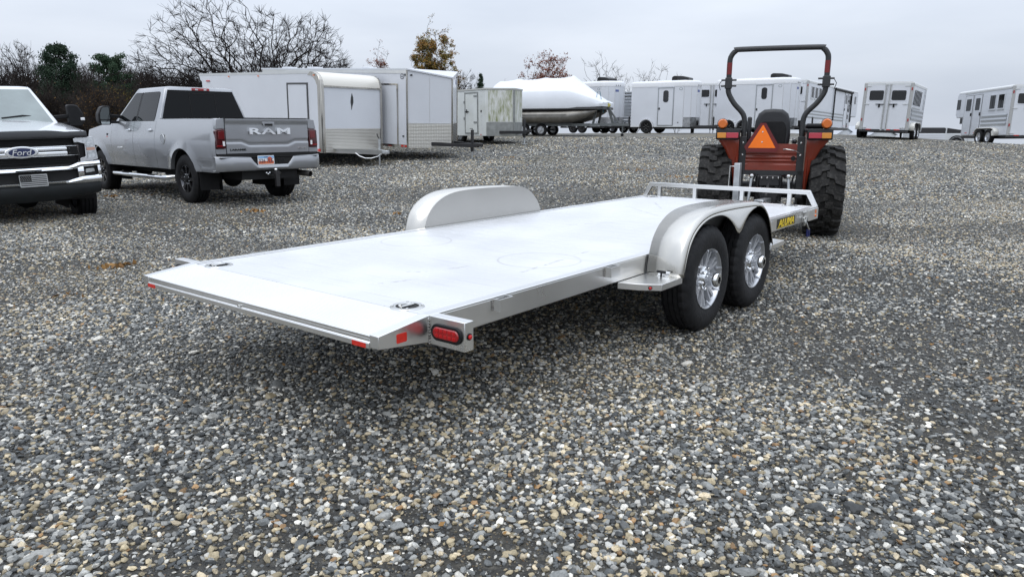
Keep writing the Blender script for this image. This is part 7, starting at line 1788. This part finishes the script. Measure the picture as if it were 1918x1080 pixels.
def treegen(pts, seed, fork=0.0, bal=0.42, tip=0.009, expo=2.25, twigs=3, twig_len=0.35, leaves=0, leaf_size=0.06, step=0.45, jit=0.10, thick_part=0.045, leaf_zone=(0, 1)):
    """joins a cloud of points to the root so that wire length and path length are balanced; limb radii follow from what they carry"""
    rng = random.Random(seed); rs = np.random.RandomState(seed)
    P = np.array(pts, float); P = P[np.argsort(np.linalg.norm(P - [0, 0, fork], axis=1))]
    cap = len(P) * 9 + 50; N = np.zeros((cap, 3)); par = [-1] * cap; path = np.zeros(cap); n = 1
    if fork > 0:
        k = max(2, int(fork / 0.5))
        for i in range(1, k + 1):
            N[n] = (rs.randn() * 0.03 * fork, rs.randn() * 0.03 * fork, fork * i / k); par[n] = n - 1; path[n] = 0.0; n += 1
    for p in P:
        d = np.linalg.norm(N[:n] - p, axis=1); lo = 1 if fork > 0 else 0
        c = d + bal * path[:n] + (1e3 if False else 0)
        if fork > 0: c[:max(1, int(n * 0 + max(1, fork / 0.5 * 0.6)))] += 5
        j = int(np.argmin(c)); dist = d[j]; k = min(8, max(1, int(dist / step))); a0 = N[j].copy()
        for i in range(1, k + 1):
            if n >= cap: break
            q = a0 + (p - a0) * (i / k)
            if i < k: q = q + rs.randn(3) * jit * step + np.array([0, 0, 0.10 * dist * math.sin(PI * i / k) * 0.6])
            N[n] = q; par[n] = j; path[n] = path[j] + np.linalg.norm(q - N[j]); j = n; n += 1
    kids = [[] for _ in range(n)]
    for i in range(1, n): kids[par[i]].append(i)
    rad = [0.0] * n
    for i in range(n - 1, -1, -1):
        rad[i] = tip if not kids[i] else sum(rad[k] ** expo for k in kids[i]) ** (1 / expo)
    T, W, F = Twigs(), Twigs(), Twigs(); tips = []
    stack = [(0, None)]
    while stack:
        st, pr = stack.pop(); chain = [] if pr is None else [pr]; i = st
        while True:
            chain.append(i); k = kids[i]
            if not k: break
            b = max(k, key=lambda q: rad[q]); stack += [(q, i) for q in k if q != b]; i = b
        rr = [rad[q] for q in chain]
        if pr is not None: rr[0] = rr[1]
        # split the chain where it turns thin
        cut = next((q for q in range(len(chain)) if rr[q] < thick_part), len(chain))
        A = chain[:cut + 1]; B = chain[max(0, cut):]
        if cut > 0 and len(A) > 1: T.limb([tuple(N[q]) for q in A], rr[:cut + 1], 7 if rr[0] > .1 else 5)
        if len(B) > 1: W.limb([tuple(N[q]) for q in B], rr[max(0, cut):], 4 if rr[max(0, cut)] > .02 else 3)
        e = Vector(N[chain[-1]]); f = Vector(N[chain[-2]]) if len(chain) > 1 else e - Vector((0, 0, 1)); tips.append(e)
        d0 = (e - f).normalized()
        for _ in range(twigs):
            s_ = f.lerp(e, rng.uniform(0.1, 1.0)); d = (d0 + Vector((rng.gauss(0, .6), rng.gauss(0, .6), rng.gauss(0.15, .5)))).normalized() * twig_len * rng.uniform(.5, 1.2)
            W.limb([s_, s_ + d * .55, s_ + d + Vector((0, 0, .08 * twig_len))], [tip * .9, tip * .7, tip * .5], 3); tips.append(s_ + d)
    if leaves:
        zs = [t.z for t in tips]; lo, hi = min(zs), max(zs)
        for _ in range(leaves):
            t = rng.choice(tips); u = (t.z - lo) / (hi - lo)
            if rng.random() > (1 if leaf_zone[0] <= u <= leaf_zone[1] else 0.12): continue
            F.leaf(t + Vector((rng.gauss(0, .09), rng.gauss(0, .09), rng.gauss(0, .09))), leaf_size * rng.uniform(.6, 1.3), rng)
    return T, W, F
def cloud(n, rx, ry, z0, z1, seed, shape='dome', surf=0.5):
    """points filling a crown: 'dome' is flat below, 'oval' is widest at two fifths of its height, 'vase' widens upward"""
    rs = np.random.RandomState(seed); out = []
    while len(out) < n:
        d = rs.randn(3); d /= np.linalg.norm(d); r = rs.rand() ** (surf / 1.5); p = d * r; lump = 1 + 0.16 * math.sin(3.1 * d[0] + 2.3 * d[1] + seed) + 0.10 * math.sin(7.7 * d[0] - 5.1 * d[2] + seed)
        p *= lump
        if shape == 'dome':
            if p[2] < -0.12: continue
            z = z0 + max(-0.1, p[2]) * (z1 - z0); out.append((p[0] * rx, p[1] * ry, z))
        elif shape == 'oval':
            u = (p[2] + 1) / 2; z = z0 + (z1 - z0) * min(1.05, max(-.02, u ** 1.0)); out.append((p[0] * rx * (1.12 - 0.32 * u), p[1] * ry * (1.12 - .32 * u), z))
        else:
            u = (p[2] + 1) / 2; z = z0 + (z1 - z0) * u; w = 0.35 + 0.75 * u; out.append((p[0] * rx * w, p[1] * ry * w, z))
    return out
def plant(name, label, u, Y, parts, bark, leafm=None, rot=0.0, vtop=None, wpx=None, cat='tree', group='trees beyond the yard'):
    """stands on the ground under picture column u, Y metres off; vtop and wpx give its measured height and spread"""
    p = on_ground(u, Y)
    t = thing(name, label, cat, p, rot, group)
    T, W, F = parts
    co = [v.co for me in parts if me is not None for v in me.vertices]
    hh = max(c.z for c in co); rr = sorted(math.hypot(c.x, c.y) for c in co)[int(len(co) * 0.985)]
    sz = (sight(u, vtop, Y).z - p.z) / hh; sx = (wpx / 1349.2 * Y * 0.976) / (2 * rr)
    t.scale = (sx, sx, sz)
    for nm, me, m in (('trunk', T, bark), ('crown', W, bark), ('foliage', F, leafm)):
        if me is None or not len(me.vertices): continue
        if not me.materials: me.materials.append(m)
        o = bpy.data.objects.new(nm, me); COL.objects.link(o); o.parent = t
    return t
def meshes(tw): return tuple(x.mesh(n) if x.v else None for x, n in zip(tw, ('trunk', 'crown', 'foliage')))
# great spreading bare tree
big = meshes(treegen(cloud(4200, 7.2, 6.0, 2.4, 9.4, 3, 'dome', 0.9), 3, fork=1.8, bal=0.55, tip=0.0125, expo=2.0, twigs=8, twig_len=0.6, step=0.5, jit=0.16))
plant('bare_tree', 'great spreading bare tree towering behind the feather trailer', 506, 48, big, BARK, rot=0.6, vtop=-12, wpx=455)
bt = [meshes(treegen(cloud(800, 2.6, 2.6, 0.8, 7.0, sd, shp, 0.95), sd, fork=0.6, bal=0.5, tip=0.015, twigs=6, twig_len=0.5)) for sd, shp in ((21, 'oval'), (22, 'vase'), (23, 'oval'))]
# thicket on the left: bare trees one can tell apart
LB = ['bare tree at the far left edge above the white pickup', 'bare tree left of the round dark evergreen', 'bare tree behind the gap between the two pickups', 'tall thin bare tree between the two evergreens', 'bare tree right of the flat-topped pine', 'bare tree crowding the left side of the great bare tree', 'bare tree low behind the silver pickup roof', 'bare tree just left of the great bare tree trunk', 'bare tree directly behind the round evergreen', 'bare tree squeezed between the far left tree and the round evergreen', 'bare tree right behind the flat-topped pine', 'bare tree above the rear end of the feather trailer']
for k, (u, Y, vt, wp, q) in enumerate(((-2, 50, 84, 70, 0), (60, 48, 74, 95, 2), (175, 52, 120, 70, 1), (172, 46, 112, 60, 2), (262, 50, 122, 70, 0), (318, 45, 122, 90, 1), (285, 47, 135, 70, 2), (352, 44, 118, 110, 0), (120, 53, 108, 110, 1), (30, 46, 100, 90, 1), (235, 54, 112, 120, 2), (400, 50, 100, 120, 0))):
    plant('bare_tree', LB[k], u, Y, bt[q], BARK3 if k % 2 else BARK, rot=k * 1.3, vtop=vt, wpx=wp)
RUST = leaf_mat('rust_leaves', [(0.10, 0.025, 0.015), (0.17, 0.05, 0.025), (0.11, 0.06, 0.03)])
AUT = leaf_mat('autumn_leaves', [(0.20, 0.06, 0.02), (0.26, 0.13, 0.03), (0.10, 0.11, 0.03), (0.16, 0.04, 0.02)])
AMB = leaf_mat('amber_leaves', [(0.07, 0.04, 0.02), (0.14, 0.08, 0.025), (0.045, 0.035, 0.025)])
YEL2 = leaf_mat('yellow_green_leaves', [(0.16, 0.15, 0.02), (0.22, 0.17, 0.03), (0.07, 0.09, 0.02)])
EVG = leaf_mat('evergreen_needles', [(0.010, 0.022, 0.014), (0.022, 0.042, 0.024), (0.035, 0.052, 0.028)])
PIN = leaf_mat('pine_needles', [(0.025, 0.05, 0.028), (0.04, 0.075, 0.04), (0.05, 0.065, 0.04)])
# autumn trees
at = meshes(treegen(cloud(420, 2.0, 2.0, 1.8, 9.6, 31, 'oval', 0.8), 31, fork=1.6, bal=0.35, tip=0.010, twigs=4, twig_len=0.45, leaves=17000, leaf_size=0.075, leaf_zone=(0, .8)))
plant('autumn_tree', 'autumn tree with orange and olive leaves rising above the wedge-nosed trailer', 812, 52, at, BARK3, AUT, rot=0.4, vtop=22, wpx=100)
at2 = meshes(treegen(cloud(200, 0.95, 0.95, 1.5, 7.4, 32, 'oval', 0.8), 32, fork=1.4, bal=0.35, tip=0.010, twigs=4, twig_len=0.4, leaves=5200, leaf_size=0.065, leaf_zone=(0, .75)))
plant('autumn_tree', 'small rust-leaved tree between the great bare tree and the taller autumn tree', 716, 54, at2, BARK3, RUST, rot=1.0, vtop=70, wpx=50)
at3 = meshes(treegen(cloud(460, 2.6, 2.6, 2.2, 7.4, 33, 'oval', 0.8), 33, fork=1.8, bal=0.5, tip=0.010, twigs=4, twig_len=0.45, leaves=6000, leaf_size=0.075, leaf_zone=(.35, 1)))
plant('autumn_tree', 'round tree with dark red leaves standing behind the wrapped boat', 1022, 62, at3, BARK2, RUST, rot=0.2, vtop=92, wpx=112)
# bare trees behind the trailers on the right
bt2 = [meshes(treegen(cloud(260, 2.2, 2.2, 1.2, 7.2, sd, shp, 0.8), sd, fork=1.0, bal=0.55, tip=0.0095, twigs=4, twig_len=0.5)) for sd, shp in ((41, 'vase'), (42, 'oval'))]
plant('bare_tree', 'grey bare tree behind the half hidden trailer and the boat bow', 1135, 60, bt2[0], BARK2, rot=0.0, vtop=96, wpx=100)
plant('bare_tree', 'grey bare tree left of the compact air-conditioned trailer', 1190, 62, bt2[1], BARK2, rot=2.2, vtop=140, wpx=70)
plant('bare_tree', 'grey bare tree directly behind the compact air-conditioned trailer roof', 1218, 60, bt2[0], BARK2, rot=4.0, vtop=108, wpx=80)
plant('bare_tree', 'short bare twigs poking above the black air conditioner right of the bare trees', 1266, 64, bt2[1], BARK2, rot=1.2, vtop=134, wpx=40)
plant('bare_tree', 'small bare tree in the gap right of the wedge-nosed trailer', 868, 50, bt[1], BARK3, rot=3.3, vtop=128, wpx=55)
plant('bare_tree', 'thin pale bare shrub between the little spruce and the boat', 940, 64, bt2[0], BARK2, rot=3.0, vtop=146, wpx=36)
# conifers
def conifer(seed, h, w, n, round_top=False, sz=0.12):
    rng = random.Random(seed); T, W, F = Twigs(), Twigs(), Twigs()
    T.limb([Vector((0, 0, -.2)), Vector((0.05, 0, h * .5)), Vector((0, 0, h * .97))], [h * .02, h * .014, 0.02], 6)
    clumps = []
    for _ in range(int(46 + n / 500)):
        u = rng.random() ** 0.8; z = h * (0.10 + 0.88 * u)
        rr = (w / 2) * (math.sqrt(max(0.02, 1 - ((u - .38) / .64) ** 2)) if round_top else (1 - u) ** 0.8 + 0.04)
        a = rng.uniform(0, 2 * PI); r = rr * rng.uniform(0.45, 1.0); c = Vector((r * math.cos(a), r * math.sin(a), z)); clumps.append((c, rr))
        W.limb([Vector((0, 0, z - r * .25)), c * 0.5 + Vector((0, 0, z * .5 - r * .06)), c], [0.03, 0.02, 0.01], 3)
    for _ in range(n):
        c, rr = rng.choice(clumps); q = c + Vector((rng.gauss(0, .15), rng.gauss(0, .15), rng.gauss(0, .09))) * (0.5 + rr * .75); F.leaf(q, sz * rng.uniform(.6, 1.3), rng)
    return meshes((T, W, F))
cf = conifer(5, 5.2, 3.3, 26000, True, 0.055)
plant('evergreen_tree', 'round-topped dark evergreen above the white pickup mirror', 128, 47, cf, BARK, EVG, vtop=77, wpx=86)
def pine(seed, h):
    rng = random.Random(seed); T, W, F = Twigs(), Twigs(), Twigs()
    T.limb([Vector((0, 0, -.2)), Vector((.1, 0, h * .5)), Vector((0, 0, h))], [h * .022, h * .016, .03], 6)
    for k in range(44):
        z = h * rng.uniform(.35, 1.0); a = rng.uniform(0, 2 * PI); l = rng.uniform(.6, 2.1) * (1.25 - (z / h) * .55); d = Vector((math.cos(a), math.sin(a), rng.uniform(.15, .45)))
        e = Vector((0, 0, z)) + d * l; W.limb([Vector((0, 0, z)), Vector((0, 0, z)) + d * l * .5, e], [.05, .03, .012], 4)
        for j in range(420):
            q = Vector((0, 0, z)) + d * l * rng.uniform(.35, 1.05) + Vector((rng.gauss(0, .16), rng.gauss(0, .16), rng.gauss(0, .09))); F.leaf(q, .06 * rng.uniform(.6, 1.3), rng)
    return meshes((T, W, F))
plant('evergreen_tree', 'flat-topped ragged pine between the dark evergreen and the great bare tree', 222, 48, pine(8, 5.0), BARK, PIN, vtop=97, wpx=84)
plant('evergreen_tree', 'little dark spruce top above the algae-stained trailer', 901, 55, conifer(9, 4.8, 2.3, 9000, False, 0.05), BARK, EVG, vtop=136, wpx=32)
# hedgerow shrubs under the trees
sh = [meshes(grow(51 + k, 3.4, 0.8, 6, 3, leaves=lv, leaf_size=0.04, up=0.6, thick=0.014, minr=0.010, kids=(6, 9), first=0.05, ratio=0.66)) for k, lv in enumerate((1500, 1700, 160))]
SL_ = ['amber-leaved shrub between the white pickup mirror and the silver pickup mirror', 'yellow-green shrub above the silver pickup bonnet', 'brown shrub left of the amber shrub', 'brown shrub behind the windscreen of the white pickup', 'bare brown shrub behind the silver pickup cab', 'brown shrub at the far left edge', 'bare brown shrub behind the end of the feather trailer', 'brown shrub under the flat-topped pine', 'dim bare shrub under the round evergreen', 'bare brown shrub right of the yellow-green shrub']
for k, (u, Y, vt, wp, q, lm) in enumerate(((196, 38, 148, 95, 1, AMB), (240, 40, 148, 60, 1, YEL2), (160, 40, 150, 90, 2, AMB), (60, 42, 130, 110, 2, AMB), (330, 41, 140, 110, 2, AMB), (-20, 42, 120, 110, 2, AMB), (395, 42, 142, 120, 2, AMB), (215, 44, 130, 110, 2, AMB), (110, 43, 125, 110, 2, AMB), (285, 42, 132, 100, 2, AMB))):
    me = tuple(x.copy() if x else None for x in sh[q]) if k == 1 else sh[q]
    if k == 1: me[2].materials.clear()
    plant('shrub', SL_[k], u, Y, me, BARK3, lm, rot=k * 0.9, vtop=vt, wpx=wp, cat='shrub', group='shrubs of the hedgerow')
# far wood behind the hedgerow: one mass
def far_wood():
    rng = random.Random(77); T = Twigs()
    for k in range(3600):
        u = rng.uniform(-60, 420); Y = rng.uniform(54, 66); x = sight(u, 250, Y).x; z = gz(x, Y); h = rng.uniform(3.2, 6.2) * (1.0 if u < 300 else 0.9)
        p = Vector((x, Y, z - .2)); d = Vector((rng.gauss(0, .12), rng.gauss(0, .12), 1)); pts = [p, p + d * h * .5, p + d * h + Vector((rng.gauss(0, .2), 0, 0))]
        T.limb(pts, [.035, .022, .010], 3)
        for j in range(7):
            s_ = p + d * h * rng.uniform(.2, .95); e = s_ + Vector((rng.gauss(0, .6), rng.gauss(0, .3), rng.uniform(.2, .9))); T.limb([s_, e], [.016, .008], 3)
    me = T.mesh('far_wood'); me.materials.append(BARK3); o = bpy.data.objects.new('far_wood', me); COL.objects.link(o); o['kind'] = 'stuff'; o['label'] = 'brown tangle of bare brush behind the hedgerow'
far_wood()

# ------------------------------------------------------------------ fallen leaves and scraps lying about
def leaf_scatter():
    rng = random.Random(9); LM = leaf_mat('dead_leaves', [(0.20, 0.10, 0.03), (0.30, 0.17, 0.06), (0.12, 0.06, 0.03)])
    spots = [((215, 500), .22, 30), ((205, 369), .20, 30), ((480, 397), .2, 26), ((950, 308), .25, 16), ((745, 401), .10, 6), ((1190, 322), .5, 30), ((130, 556), .25, 8), ((1290, 333), .5, 40), ((985, 262), .8, 30), ((1640, 340), .3, 10)]
    F = Twigs()
    for (u, v), rad, n in spots:
        d = CF + Vector((1, 0, 0)) * ((u - 959) / 1349.2) - CU * ((v - 540) / 1349.2); tt = -EYE / d.z; x, y = d.x * tt, d.y * tt
        for _ in range(6):
            z = gz(x, y); tt = (z - EYE) / d.z; x, y = d.x * tt, d.y * tt
        for k in range(n):
            px, py = x + rng.gauss(0, rad * .5), y + rng.gauss(0, rad * .35); F.leaf((px, py, gz(px, py) + .022), .030 * rng.uniform(.6, 1.3), rng)
    for k in range(160):
        py = rng.uniform(2.2, 9); px = rng.uniform(-.75, .75) * py; F.leaf((px, py, gz(px, py) + .022), .010 * rng.uniform(.6, 1.5), rng)
    me = F.mesh('fallen_leaves'); me.materials.append(LM); o = bpy.data.objects.new('fallen_leaves', me); COL.objects.link(o); o['kind'] = 'stuff'; o['label'] = 'orange brown dead leaves scattered on the gravel'
leaf_scatter()
